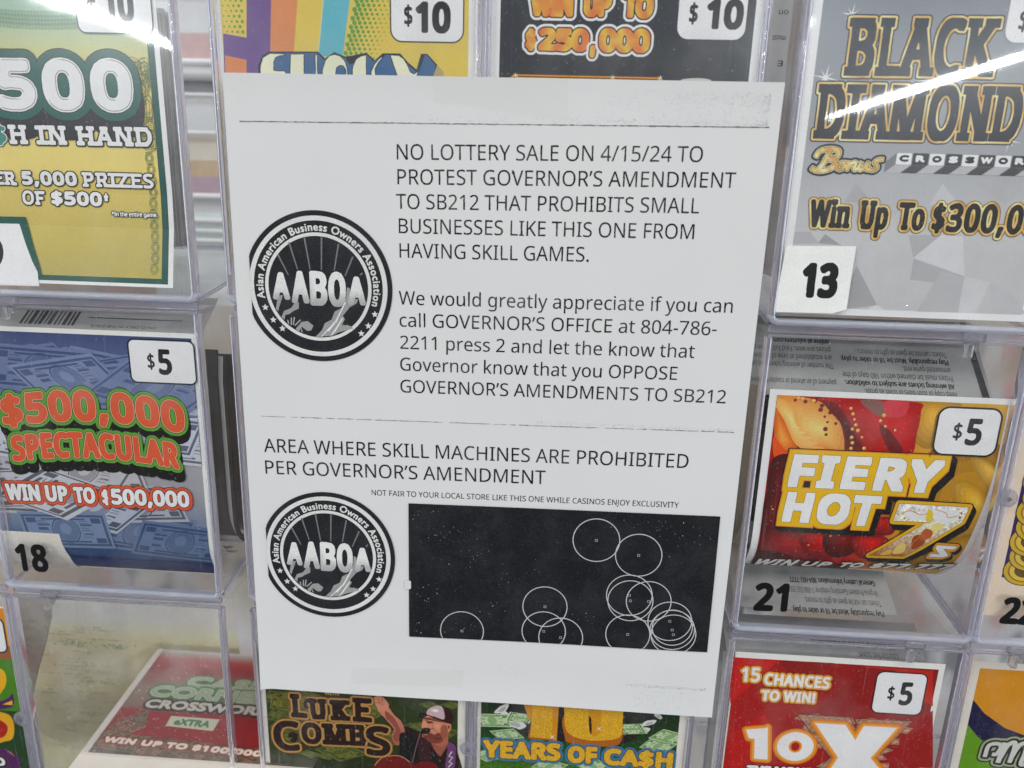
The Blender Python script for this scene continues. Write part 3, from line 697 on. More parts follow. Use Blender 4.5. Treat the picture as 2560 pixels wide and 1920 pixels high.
class Mask:
    def __init__(s, x0, z0, nx, nz):
        s.x0, s.z0 = x0, z0
        s.a = np.zeros((nz, nx), bool)

    @classmethod
    def of(cls, groups, pad):
        allp = np.concatenate([c for g in groups for c in g])
        lo, hi = allp.min(0) - pad - 0.6, allp.max(0) + pad + 0.6
        nx, nz = (np.ceil((hi - lo) / GRID)).astype(int) + 1
        m = cls(lo[0], lo[1], nx, nz)
        for g in groups:
            m.draw(g)
        return m

    def draw(s, contours):
        par = np.zeros_like(s.a, np.int16)
        nz, nx = s.a.shape
        for c in contours:
            q = (c - np.array([s.x0, s.z0])) / GRID - 0.5
            r = np.roll(q, -1, 0)
            for (xa, za), (xb, zb) in zip(q, r):
                if za == zb:
                    continue
                if za > zb:
                    xa, za, xb, zb = xb, zb, xa, za
                j0, j1 = max(0, math.ceil(za)), min(nz - 1, math.ceil(zb) - 1)
                if j1 < j0:
                    continue
                j = np.arange(j0, j1 + 1)
                x = xa + (j - za) * (xb - xa) / (zb - za)
                i = np.clip(np.ceil(x).astype(int), 0, nx - 1)
                np.add.at(par, (j, i), 1)
        s.a |= (np.cumsum(par, 1) % 2).astype(bool)

    def like(s, a):
        m = Mask.__new__(Mask)
        m.x0, m.z0, m.a = s.x0, s.z0, a
        return m

    def field(s, r):
        """distance outside the shape, in cells, less r"""
        k = int(math.ceil(r / GRID)) + 3
        nz, nx = s.a.shape
        g = np.where(s.a, 0, k).astype(np.float32)
        for j in range(1, nz):
            g[j] = np.minimum(g[j], g[j - 1] + 1)
        for j in range(nz - 2, -1, -1):
            g[j] = np.minimum(g[j], g[j + 1] + 1)
        g2 = g * g
        best = g2.copy()
        for d in range(1, k + 1):
            best[:, d:] = np.minimum(best[:, d:], g2[:, :-d] + d * d)
            best[:, :-d] = np.minimum(best[:, :-d], g2[:, d:] + d * d)
        return np.sqrt(best) - r / GRID

    def grow(s, r, sq=False):
        if r <= 0:
            return s
        if sq:
            k = int(round(r / GRID))
            a = s.a.copy()
            for ax in (0, 1):
                b = a.copy()
                for d in range(1, k + 1):
                    if ax:
                        b[:, d:] |= a[:, :-d]
                        b[:, :-d] |= a[:, d:]
                    else:
                        b[d:] |= a[:-d]
                        b[:-d] |= a[d:]
                a = b
            return s.like(a)
        return s.like(s.field(r) <= 0)

    def sweep(s, dx, dz):
        n = int(max(abs(dx), abs(dz)) / GRID) + 1
        a = s.a.copy()
        for i in range(1, n + 1):
            ix, iz = int(round(dx * i / n / GRID)), int(round(dz * i / n / GRID))
            a |= np.roll(np.roll(s.a, iz, 0), ix, 1)
        return s.like(a)

    def loops(s, r=0.0, tol=0.035):
        if r > 0:
            f = s.field(r)
        else:
            f = np.where(s.a, -0.5, 0.5).astype(np.float32)
            p = np.pad(f, 1, constant_values=0.5)       # soften the stair steps
            f = (p[1:-1, 1:-1] * 2 + p[:-2, 1:-1] + p[2:, 1:-1] + p[1:-1, :-2] + p[1:-1, 2:]) / 6
        f = np.pad(f, 1, constant_values=1.0)
        f[f == 0] = 1e-4
        ins = f < 0
        h = ins[:, :-1] != ins[:, 1:]
        v = ins[:-1] != ins[1:]
        pts = {}
        for j, i in zip(*np.nonzero(h)):
            t = f[j, i] / (f[j, i] - f[j, i + 1])
            pts[(0, j, i)] = (i + t, j)
        for j, i in zip(*np.nonzero(v)):
            t = f[j, i] / (f[j, i] - f[j + 1, i])
            pts[(1, j, i)] = (i, j + t)
        nb = {k: [] for k in pts}
        cell = np.zeros((f.shape[0] - 1, f.shape[1] - 1), np.int8)
        cell += h[:-1].astype(np.int8) + h[1:] + v[:, :-1] + v[:, 1:]
        for j, i in zip(*np.nonzero(cell)):
            b, t, l, r_ = (0, j, i), (0, j + 1, i), (1, j, i), (1, j, i + 1)
            e = [k for k in (b, r_, t, l) if k in pts]
            if len(e) == 2:
                prs = [(e[0], e[1])]
            else:
                prs = [(b, l), (r_, t)] if ins[j, i] else [(b, r_), (l, t)]
            for p, q in prs:
                nb[p].append(q)
                nb[q].append(p)
        seen, out = set(), []
        for k in pts:
            if k in seen:
                continue
            loop, cur, prev = [k], k, None
            seen.add(k)
            while True:
                nx = [q for q in nb[cur] if q not in seen]
                if not nx:
                    break
                cur = nx[0]
                seen.add(cur)
                loop.append(cur)
            if len(loop) < 6:
                continue
            c = np.array([pts[q] for q in loop], float)
            c = np.stack([s.x0 + (c[:, 0] - 0.5) * GRID, s.z0 + (c[:, 1] - 0.5) * GRID], 1)
            c = simplify(c, tol)
            if len(c) >= 3:
                out.append(c)
        return out


def simplify(c, tol):
    n = len(c)
    far = int(np.argmax(((c - c[0]) ** 2).sum(1)))
    keep = np.zeros(n + 1, bool)
    q = np.vstack([c, c[:1]])
    keep[[0, far, n]] = True
    st = [(0, far), (far, n)]
    while st:
        a, b = st.pop()
        if b - a < 2:
            continue
        d = q[b] - q[a]
        L = math.hypot(*d) + 1e-9
        w = q[a + 1:b] - q[a]
        dist = np.abs(w[:, 0] * d[1] - w[:, 1] * d[0]) / L
        k = int(np.argmax(dist))
        if dist[k] > tol:
            k += a + 1
            keep[k] = True
            st += [(a, k), (k, b)]
    return q[:-1][keep[:-1]]


def spline(pts, n=6, closed=True):
    """a smooth curve through points"""
    p = np.asarray(pts, float)
    m = len(p)
    out = []
    for i in range(m if closed else m - 1):
        if closed:
            a, b, c, d = p[i - 1], p[i], p[(i + 1) % m], p[(i + 2) % m]
        else:
            a, b, c, d = p[max(i - 1, 0)], p[i], p[i + 1], p[min(i + 2, m - 1)]
        for t in np.linspace(0, 1, n, endpoint=False):
            out.append(0.5 * (2 * b + (c - a) * t + (2 * a - 5 * b + 4 * c - d) * t * t + (3 * b - a - 3 * c + d) * t ** 3))
    if not closed:
        out.append(p[-1])
    return np.array(out)


def ellipse(c, rx, rz, rot=0.0, n=36):
    t = np.linspace(0, 2 * math.pi, n, endpoint=False)
    x, z = rx * np.cos(t), rz * np.sin(t)
    a = R(rot)
    return np.stack([c[0] + x * math.cos(a) - z * math.sin(a), c[1] + x * math.sin(a) + z * math.cos(a)], 1)


def cut_box(c, x0, x1, z0, z1):
    """the part of a polygon inside a rectangle"""
    p = [tuple(q) for q in np.asarray(c, float)]
    for ax, lim, sg in ((0, x0, 1), (0, x1, -1), (1, z0, 1), (1, z1, -1)):
        out = []
        for i in range(len(p)):
            a, b = p[i - 1], p[i]
            da, db = (a[ax] - lim) * sg, (b[ax] - lim) * sg
            if (da >= 0) != (db >= 0):
                t = da / (da - db)
                out.append((a[0] + (b[0] - a[0]) * t, a[1] + (b[1] - a[1]) * t))
            if db >= 0:
                out.append(b)
        p = out
        if len(p) < 3:
            return []
    q = [p[0]]
    for k in p[1:]:
        if abs(k[0] - q[-1][0]) + abs(k[1] - q[-1][1]) > 1e-4:
            q.append(k)
    return np.array(q)


def rbox(x0, x1, z0, z1, r, n=6):
    out = []
    for cx, cz, a0 in ((x1 - r, z1 - r, 0), (x0 + r, z1 - r, 90), (x0 + r, z0 + r, 180), (x1 - r, z0 + r, 270)):
        for k in range(n + 1):
            a = R(a0 + 90.0 * k / n)
            out.append((cx + r * math.cos(a), cz + r * math.sin(a)))
    return np.array(out)


def star(c, r, q=0.42, n=5, rot=90):
    return np.array([(c[0] + (r if k % 2 == 0 else r * q) * math.cos(R(rot + 180.0 * k / n)),
                      c[1] + (r if k % 2 == 0 else r * q) * math.sin(R(rot + 180.0 * k / n))) for k in range(2 * n)])


def stroke(pts, w, closed=False):
    """outline of a polyline of width w (w may be a list, one per point)"""
    p = np.asarray(pts, float)
    n = len(p)
    w = np.broadcast_to(np.asarray(w, float), (n,)) / 2
    L, Rr = [], []
    for i in range(n):
        a = p[i - 1] if (i or closed) else p[i]
        b = p[(i + 1) % n] if (i < n - 1 or closed) else p[i]
        d1, d2 = p[i] - a, b - p[i]
        u = d1 / (np.hypot(*d1) + 1e-9) + d2 / (np.hypot(*d2) + 1e-9)
        u = u / (np.hypot(*u) + 1e-9)
        nn = np.array([-u[1], u[0]])
        L.append(p[i] + nn * w[i])
        Rr.append(p[i] - nn * w[i])
    if closed:
        return [np.array(L), np.array(Rr)]
    return [np.array(L + Rr[::-1])]


def grad(a, b, lo, hi, axis=1):
    a, b = np.array(a, float), np.array(b, float)

    def f(x, z):
        t = np.clip(((z if axis else x) - lo) / (hi - lo), 0, 1)[:, None]
        return a + (b - a) * t
    return f


def bands(stops, ang=0.0):
    """colour stops [(mm, colour)...] along a direction"""
    k = np.array([q[0] for q in stops], float)
    c = np.array([q[1] for q in stops], float)
    ca, sa = math.cos(R(ang)), math.sin(R(ang))

    def f(x, z):
        t = x * ca + z * sa
        return np.stack([np.interp(t, k, c[:, i]) for i in range(3)], 1)
    return f


def wavy(cols, period, phase=0.0, ang=20.0):
    cs = np.array(cols, float)
    ca, sa = math.cos(R(ang)), math.sin(R(ang))

    def f(x, z):
        t = 0.5 + 0.5 * np.sin((x * ca + z * sa) * 2 * math.pi / period + phase)
        u = t * (len(cs) - 1)
        i = np.clip(u.astype(int), 0, len(cs) - 2)
        return cs[i] + (cs[i + 1] - cs[i]) * (u - i)[:, None]
    return f


class Sheet:
    """a printed sheet (thing or part): its pieces share one stack of thin ink layers"""
    def __init__(s, root, place, cuts=(), lift=0.0, step=0.0025, veil=0.018):
        s.root, s.place, s.cuts = root, place, list(cuts)
        s.lift = lift
        s.STEP = step
        s.veil = veil
        s.arts = []

    def art(s, name, parent=None):
        a = Art(s, name, parent)
        s.arts.append(a)
        return a

    def finish(s, mats=None):
        res = {}
        for a in s.arts:
            if a.n:
                res[a.name] = a.build(mats or [M_INK, M_GLITTER, M_MOTTLE])
        return res


class Art:
    def __init__(s, sheet, name, parent):
        s.sh, s.name, s.parent = sheet, name, parent
        s.V, s.C, s.F, s.M = [], [], [], []
        s.n = 0
        s.clip = None

    def tri(s, v, faces, col, mat=0, step=True):
        if step:
            s.sh.lift += s.sh.STEP
        v = np.asarray(v, float)
        c = np.asarray(col(v[:, 0], v[:, 1]) if callable(col) else np.broadcast_to(np.asarray(col, float), (len(v), 3)))
        s.V.append(np.stack([v[:, 0], np.full(len(v), s.sh.lift), v[:, 1]], 1))
        s.C.append(ink(c, s.sh.veil))
        s.F += [tuple(i + s.n for i in f) for f in faces]
        s.M += [mat] * len(faces)
        s.n += len(v)

    def loops(s, loops, col, mat=0, step=True):
        vs, es = [], []
        if s.clip:
            loops = [q for q in (cut_box(c, *s.clip) for c in loops) if len(q) > 2]
        for c in loops:
            k = len(vs)
            c = np.asarray(c, float)
            vs += [Vector((float(a), float(b))) for a, b in c]
            es += [(k + i, k + (i + 1) % len(c)) for i in range(len(c))]
        if not vs:
            return
        r = delaunay_2d_cdt(vs, es, [], 0, 1e-5)
        V, T = np.array([q[:] for q in r[0]]), np.array([tuple(f) for f in r[2]], int)
        m = V[T].mean(1)                                # keep the triangles inside (even-odd)
        p0 = np.concatenate([np.asarray(c, float) for c in loops])
        p1 = np.concatenate([np.roll(np.asarray(c, float), -1, 0) for c in loops])
        ins = np.zeros(len(m), bool)
        dz = np.where(p1[:, 1] == p0[:, 1], 1.0, p1[:, 1] - p0[:, 1])
        for k in range(0, len(m), 2000):
            q = m[k:k + 2000, None]
            hit = ((p0[:, 1] <= q[..., 1]) != (p1[:, 1] <= q[..., 1])) & (q[..., 0] < p0[:, 0] + (q[..., 1] - p0[:, 1]) * (p1[:, 0] - p0[:, 0]) / dz)
            ins[k:k + 2000] = hit.sum(1) % 2 == 1
        T = T[ins]
        if len(T):
            s.tri(V, [tuple(f) for f in T], col, mat, step)

    def poly(s, pts, col, mat=0, step=True):
        s.loops([pts], col, mat, step)

    def rect(s, x0, x1, z0, z1, col, mat=0, nx=1, nz=1):
        xs, zs = np.linspace(x0, x1, nx + 1), np.linspace(z0, z1, nz + 1)
        v = [(x, z) for z in zs for x in xs]
        f = [(j * (nx + 1) + i, j * (nx + 1) + i + 1, (j + 1) * (nx + 1) + i + 1, (j + 1) * (nx + 1) + i)
             for j in range(nz) for i in range(nx)]
        s.tri(v, f, col, mat)

    def line(s, pts, w, col, closed=False, step=True):
        s.loops(stroke(pts, w, closed), col, 0, step)

    def ring(s, c, rx, rz, w, col, rot=0, n=40, step=True):
        s.loops([ellipse(c, rx, rz, rot, n), ellipse(c, rx - w, rz - w, rot, n)], col, 0, step)

    def box(s, x0, x1, z0, z1, r, fill, border=None, bw=0.5):
        if border is not None:
            s.poly(rbox(x0 - bw, x1 + bw, z0 - bw, z1 + bw, r + bw), border)
        s.poly(rbox(x0, x1, z0, z1, r), fill)

    def text(s, text, at, col=(20, 20, 22), font='H', bold=0.0, sq=False, slant=0.0, track=0.0, slab=None,
             outline=(), extrude=None, warp=None, bevel=None, heavy=0.0, mat=0, omat=0, h=None, squeeze=None, clip=None):
        """text whose ink runs from at[0] to at[1] along the baseline; at[2] lies at capital height"""
        p0, p1 = np.array(at[0], float), np.array(at[1], float)
        d = p1 - p0
        W = math.hypot(*d)
        ux = d / W
        uz = np.array([-ux[1], ux[0]])
        if h is None:
            h = abs(float(np.dot(np.array(at[2], float) - p0, uz)))
        groups = layout(text, font, track, slab)
        b = bold
        hh = h - 2 * b
        allp = np.concatenate([c for g in groups for c in g])
        x0, x1 = allp[:, 0].min(), allp[:, 0].max()
        sx = (W - 2 * b - abs(slant) * 0) / (x1 - x0)

        def put(c):
            x = (c[:, 0] - x0) * sx + b
            z = c[:, 1] * hh + b
            x = x + slant * (z - 0.5 * h * 0)
            if warp:
                x, z = warp(x, z, W, h)
            return p0 + np.outer(x, ux) + np.outer(z, uz)

        groups = [[put(densify(c, 0.8) if warp else c) for c in g] for g in groups]
        if not (bold or outline or extrude or heavy):
            for_loops = [c for g in groups for c in g]
            s.loops(for_loops, col, mat)
            return
        if heavy:                                    # toner spread: every edge a little fatter and rougher
            s.loops(Mask.of(groups, heavy).loops(heavy), col, mat)
            return
        pad = bold + max([q[0] for q in outline], default=0)
        ex = 0
        if extrude:
            ex = max(abs(extrude[0]), abs(extrude[1])) + (extrude[3] if len(extrude) > 3 else 0)
        m = Mask.of(groups, pad + ex)
        if bold:
            m = m.grow(bold, sq)
        if extrude:
            k = m.grow(extrude[3]) if len(extrude) > 3 and extrude[3] else m
            s.loops(k.sweep(extrude[0], extrude[1]).loops(), extrude[2])
        for r, c in sorted(outline, key=lambda q: -q[0]):
            s.loops(m.loops(r), c, omat)
        s.loops(m.loops(), col, mat)
        if bevel:                                    # an engraved line inside each letter
            inv = m.like(~m.a)
            w = inv.grow(0.95).a & ~inv.grow(0.55).a
            sh = np.roll(np.roll(m.a, 12, 1), -6, 0)
            s.loops(m.like(w & sh).loops(), bevel)

    def blend(s, pts, dark, light, to, n=6):
        """a printed petal: nested outlines running from dark at the rim to light round a point"""
        p = spline(pts)
        to = np.array(to, float)
        for k in range(n):
            t = k / (n - 1.0)
            c = tuple(a + (b - a) * t for a, b in zip(dark, light))
            s.poly(to + (p - to) * (1 - 0.9 * t), c)

    def build(s, mats):
        V, C = np.concatenate(s.V), np.concatenate(s.C)
        F, M = s.F, s.M
        if s.sh.cuts:
            bm = bmesh.new()
            cl = bm.verts.layers.float_color.new('Col')
            vs = []
            for p, c in zip(V, C):
                w = bm.verts.new(p)
                w[cl] = (*c, 1)
                vs.append(w)
            for f, m in zip(F, M):
                try:
                    q = bm.faces.new([vs[i] for i in f])
                    q.material_index = m
                except ValueError:
                    pass
            for axis, k in s.sh.cuts:
                co = (k, 0, 0) if axis == 'x' else (0, 0, k)
                no = (1, 0, 0) if axis == 'x' else (0, 0, 1)
                bmesh.ops.bisect_plane(bm, geom=bm.verts[:] + bm.edges[:] + bm.faces[:], dist=1e-5, plane_co=co, plane_no=no)
            bm.verts.index_update()
            V = np.array([w.co[:] for w in bm.verts])
            C = np.array([w[cl][:3] for w in bm.verts])
            F = [[w.index for w in q.verts] for q in bm.faces]
            M = [q.material_index for q in bm.faces]
            bm.free()
        P = s.sh.place(V)
        return mesh_obj(s.name, P, F, mats, s.parent or s.sh.root, M, C)


def densify(c, step):
    out = []
    n = len(c)
    for i in range(n):
        a, b = c[i], c[(i + 1) % n]
        k = 8 if True else 1
        m = max(1, int(math.ceil(math.hypot(*(b - a)) / 0.12)))
        for t in range(m):
            out.append(a + (b - a) * t / m)
    return np.array(out)


def flat_at(depth):
    def f(v):
        return np.stack([v[:, 0], depth - v[:, 1], v[:, 2]], 1)
    return f


def along(prof, twist=None):
    """wrap a flat sheet on a profile of (depth, height); flat Z is the length measured from the top"""
    pr = np.array(prof, float)
    d = np.diff(pr, axis=0)
    L = np.hypot(d[:, 0], d[:, 1])
    S = np.concatenate([[0], np.cumsum(L)])
    top = pr[0, 1]
    tang = d / L[:, None]
    nrm = np.stack([tang[:, 1], -tang[:, 0]], 1)      # towards the viewer for a hanging sheet
    vn = np.vstack([nrm[:1], (nrm[:-1] + nrm[1:]) / 2, nrm[-1:]])

    def f(v):
        s_ = top - v[:, 2]
        y = np.interp(s_, S, pr[:, 0])
        z = np.interp(s_, S, pr[:, 1])
        lo = s_ < 0
        z = np.where(lo, top - s_, z)
        hi = s_ > S[-1]
        y = np.where(hi, pr[-1, 0] + (s_ - S[-1]) * tang[-1, 0], y)
        z = np.where(hi, pr[-1, 1] + (s_ - S[-1]) * tang[-1, 1], z)
        if twist:
            t = twist(v[:, 0], v[:, 2])
            y, z = y + t, z - 0.56 * t
        ny, nz = np.interp(s_, S, vn[:, 0]), np.interp(s_, S, vn[:, 1])
        return np.stack([v[:, 0], y + ny * v[:, 1], z + nz * v[:, 1]], 1)
    f.cuts = [('z', top - k) for k in S[1:-1]]
    return f


def arc(y0, z0, r, deg, n=12):
    return [(y0 + r * (1 - math.cos(R(a))), z0 - r * math.sin(R(a))) for a in np.linspace(0, deg, n + 1)[1:]]


def tilted(o, ux, uz):
    """flat (x, z) mm placed at o + x*ux + z*uz"""
    o, ux, uz = np.array(o, float), np.array(ux, float), np.array(uz, float)
    n = np.cross(ux, uz)
    n /= np.linalg.norm(n)

    def f(v):
        return o + np.outer(v[:, 0], ux) + np.outer(v[:, 2], uz) + np.outer(v[:, 1], n)
    return f


# ------------------------------------------------------------------ the wall behind and the counter shelf
def back_wall():
    b = Nodes('grey_store_backdrop')
    tc = b.n('TexCoord')
    mp = b.n('Mapping')
    mp.inputs['Scale'].default_value = (9, 1, 6)
    b.l(tc.outputs['Object'], mp.inputs[0])
    f = b.noise(1.0, 2, 0.5, mp.outputs[0])
    f2 = b.noise(2.3, 2, 0.5, mp.outputs[0])
    c = b.mixc(b.ramp(f, 0.42, 0.58), (0.62, 0.63, 0.63), (0.44, 0.36, 0.27))
    c = b.mixc(b.ramp(f2, 0.56, 0.68), c, (0.60, 0.34, 0.32))
    c = b.mixc(b.ramp(f2, 0.44, 0.34), c, (0.20, 0.22, 0.24))
    p = b.n('BsdfPrincipled')
    b.l(c, p.inputs['Base Color'])
    p.inputs['Roughness'].default_value = 0.6
    mat = b.done(p.outputs[0])
    s = Solid()
    s.box(-1500, 1500, 460, 470, -1100, 900)
    o = s.build('wall', mat)
    o['kind'] = 'structure'


back_wall()

# ------------------------------------------------------------------ clear ticket bins
COLS = {'Z': -338.0, 'A': -231.4, 'B': -112.4, 'C': -5.4, 'D': 112.7, 'E': 219.1}
ROWS = {1: 48.0, 2: -93.0, 3: -234.0}
BW, BH = 106.0, 141.0


def rim_path(w, h, r, n=6):
    pts = [(0, h)]
    for k in range(n + 1):
        a = R(180 + 90 * k / n)
        pts.append((r + r * math.cos(a), r + r * math.sin(a)))
    for k in range(n + 1):
        a = R(270 + 90 * k / n)
        pts.append((w - r + r * math.cos(a), r + r * math.sin(a)))
    pts.append((w, h))
    return np.array(pts)


def build_bin():
    root = thing('ticket_bin', 'clear acrylic ticket bin', 'ticket bin', (0, 0, 0), 'clear ticket bins stacked in the display')
    # flat front panel with a faint moulding ring
    s = Solid()
    pth = rim_path(BW - 3.2, 135.0, 2.2)
    n = len(pth)
    v = [(1.6 + a, 0.7, 1.6 + b) for a, b in pth] + [(1.6 + a, 2.4, 1.6 + b) for a, b in pth]
    s.add(v, [tuple(range(n)), tuple(range(n, 2 * n))[::-1]] + [(i, n + i, n + (i + 1) % n, (i + 1) % n) for i in range(n)], 0)
    s.ring((52.0, 0.62, 13.0), 3.6, 0.16, m=0, sy=0.5)
    s.build('front_panel', [M_CLEAR], root, local=True)
    # thick moulded rim round three sides of the front
    s = Solid()
    path = rim_path(BW, 136.0, 4.0)
    cx = np.array([BW / 2, 70.0])
    sec = [(1.25 - 1.25 * math.cos(R(t)), 1.0 - 1.5 * math.sin(R(t))) for t in range(0, 181, 20)] + [(2.5, 3.6), (0.0, 3.6)]   # (inward, depth)
    rings = []
    for i in range(len(path)):
        d = path[min(i + 1, len(path) - 1)] - path[max(i - 1, 0)]
        d = d / np.hypot(*d)
        nin = np.array([-d[1], d[0]])
        rings.append([(path[i][0] + nin[0] * a, b, path[i][1] + nin[1] * a) for a, b in sec])
    v = [q for r_ in rings for q in r_]
    k = len(sec)
    f = [(i * k + j, i * k + (j + 1) % k, (i + 1) * k + (j + 1) % k, (i + 1) * k + j) for i in range(len(rings) - 1) for j in range(k)]
    f += [tuple(range(k))[::-1], tuple(range((len(rings) - 1) * k, len(rings) * k))]
    s.add(v, f)
    for q, fc in enumerate(s.f):                  # base lip takes the brighter copy, with light in its colour
        if np.mean([s.v[i][2] for i in fc]) < 4.2:
            s.m[q] = 1
    o = s.build('panel_rim', [M_EDGE, M_EDGE_LIT], root, smooth=True, local=True)
    o.data.set_sharp_from_angle(angle=R(50))
    # sides, running back with a floor that rises to the rear
    for x0, x1 in ((0.4, 1.9), (BW - 1.9, BW - 0.4)):
        s = Solid()
        s.add([(x, y, z) for x in (x0, x1) for y, z in ((3.7, 1.2), (96, 15.2), (96, 137), (3.7, 136))],
              [(0, 1, 2, 3), (4, 7, 6, 5), (0, 4, 5, 1), (1, 5, 6, 2), (2, 6, 7, 3), (3, 7, 4, 0)])
        s.build('side_panel', [M_SIDE], root, local=True)
    s = Solid()
    s.add([(x, y, z + dz) for dz in (0, 2.2) for x, y, z in ((2.0, 3.7, 0.6), (BW - 2.0, 3.7, 0.6), (BW - 2.0, 96, 14.4), (2.0, 96, 14.4))],
          [(0, 1, 2, 3), (4, 7, 6, 5), (0, 4, 5, 1), (1, 5, 6, 2), (2, 6, 7, 3), (3, 7, 4, 0)], 0)
    s.rod((0.9, 4, 1.0), (0.9, 96, 14.8), 0.9, 8, 1)
    s.rod((BW - 0.9, 4, 1.0), (BW - 0.9, 96, 14.8), 0.9, 8, 1)
    s.rod((2, 94, 16.0), (BW - 2, 94, 16.0), 1.2, 8, 1)
    s.build('floor_tray', [M_SIDE, M_EDGE], root, local=True)
    # the lid over the top, its front bar and two hinge clips
    s = Solid()
    s.add([(x, y, z + dz) for dz in (0, 1.4) for x, y, z in ((1.0, 2.8, 136.2), (BW - 1.0, 2.8, 136.2), (BW - 1.0, 90, 137.3), (1.0, 90, 137.3))],
          [(0, 1, 2, 3), (4, 7, 6, 5), (0, 4, 5, 1), (1, 5, 6, 2), (2, 6, 7, 3), (3, 7, 4, 0)], 0)
    s.box(1.0, BW - 1.0, 0.6, 2.6, 135.9, 137.0, 1, 0.4)
    s.build('lid', [M_SIDE, M_EDGE_PALE], root, local=True)
    s = Solid()
    s.box(1.4, BW - 1.4, 2.4, 4.6, 137.4, 140.4, 0, 0.7)
    s.build('hinge_rod', [M_EDGE], root, local=True)
    x = 21.0                                  # the clip sits towards the neighbour in each pair of bins
    s = Solid()
    s.box(x - 4.2, x + 4.6, -0.6, 3.0, 137.0, 140.8, 0, 0.8)
    s.box(x - 3.0, x + 0.2, -1.1, 2.0, 130.5, 137.2, 0, 0.7)
    s.box(x + 0.6, x + 2.2, -0.7, 2.0, 133.5, 137.2, 0, 0.5)
    s.build('hinge_clip', [M_CLIP], root, local=True)
    return root


def copy_thing(o, parent=None):
    c = o.copy()
    scene.collection.objects.link(c)
    c.parent = parent
    for ch in list(o.children):
        copy_thing(ch, c)
    return c


BIN_LABELS = {
    'A1': 'clear bin holding the green and gold ticket, leftmost of the top row',
    'B1': 'clear bin with the striped purple and orange ticket, its lower half under the notice',
    'C1': 'clear bin with the black ticket in fiery lettering above the notice',
    'D1': 'clear bin marked 13 holding the silver ticket with tall dark lettering',
    'A2': 'clear bin marked 18 holding the blue banknote ticket',
    'B2': 'empty looking clear bin whose left rim shows beside the emblem on the notice',
    'D2': 'clear bin marked 21 holding the red rose ticket with a flaming seven',
    'E2': 'clear bin marked 22 at the right edge holding the purple coin ticket',
    'Z3': 'clear bin at the lower left corner holding the orange and green loop ticket',
    'A3': 'dusty clear bin with a red ticket slumped backwards inside',
    'B3': 'clear bin holding the dark green ticket with a singer in a cap',
    'C3': 'clear bin holding the green ticket with big gold ten below the notice',
    'D3': 'clear bin holding the red ticket with a big white X',
    'E3': 'clear bin at the lower right corner holding the orange and navy ticket',
}
first = build_bin()
BINS = {}
for key, lab in BIN_LABELS.items():
    b = first if not BINS else copy_thing(first)
    b.location = (COLS[key[0]] * MM, (-0.25 if key[0] in 'AD' else 0.0) * MM, ROWS[int(key[1])] * MM)
    b['label'] = lab
    for ch in b.children:
        if ch.name.startswith('hinge_clip'):
            ch.location.x = (61.0 if key[0] in 'ZBD' else 0.0) * MM
    BINS[key] = b
for ch in BINS['A3'].children:               # this bin's front is thick with dust
    if ch.name.startswith('front_panel'):
        ch.data = ch.data.copy()
        ch.data.materials[0] = M_DUSTY


def decal(key, text, at, bold, extra=None, h=None):
    """black number stuck on the outside of a bin's front panel"""
    sh = Sheet(BINS[key], flat_at(0.35), veil=0.0)
    a = sh.art('number_decal')
    if extra:
        a.poly(extra, (226, 225, 220))
    a.text(text, at, (14, 14, 16), 'H', bold=bold, track=0.03, h=h)
    sh.finish([M_INK])


decal('A2', '18', [(-224.18, -83.80), (-208.46, -83.68), (-222.05, -69.41)], 0.85)
decal('D2', '21', [(121.23, -82.53), (136.29, -82.12), (120.30, -68.40)], 0.9)
decal('E2', '22', [(228.82, -81.82), (244.39, -82.00), (228.43, -68.54)], 0.9)
decal('D1', '13', [(124.02, 59.43), (138.37, 59.65), (122.53, 73.55)], 1.15, extra=[(116.17, 79.83), (143.29, 80.52), (143.05, 55.43), (137.71, 53.59), (114.51, 53.33)])

# round snap buttons between neighbouring bins
for key, c in (('D2', (220.50, -21.97)), ('B3', (-7.09, -166.14)), ('Z3', (-233.72, -166.49))):
    s = Solid()
    s.ring((c[0], -0.8, c[1]), 3.6, 0.45, 28, 8)
    s.disc(c, 3.4, -1.4, -0.6)
    s.disc(c, 1.0, -2.0, -1.4)
    s.build('snap_button', [M_EDGE_PALE], BINS[key])


# ------------------------------------------------------------------ ticket helpers
TW = 101.0
GROUP = 'scratch tickets hanging in the bins'


def ticket(label, cat='lottery ticket'):
    return thing('lottery_ticket', label, cat, (0, 0, 0), GROUP)


def place_root(root, x, y, z):
    root.location = (x * MM, y * MM, z * MM)


def price_tag(sh, p, q, text, at, r=2.0, bold=0.45, border=(22, 22, 24), bw=0.5, dollar=None):
    a = sh.art('price_box')
    a.box(min(p[0], q[0]), max(p[0], q[0]), min(p[1], q[1]), max(p[1], q[1]), r, (232, 231, 228), border, bw)
    if dollar:
        a.text('$', dollar, (28, 29, 32), 'H', bold=bold * 0.28)
    a.text(text, at, (28, 29, 32), 'H', bold=bold * 0.85)
    return a


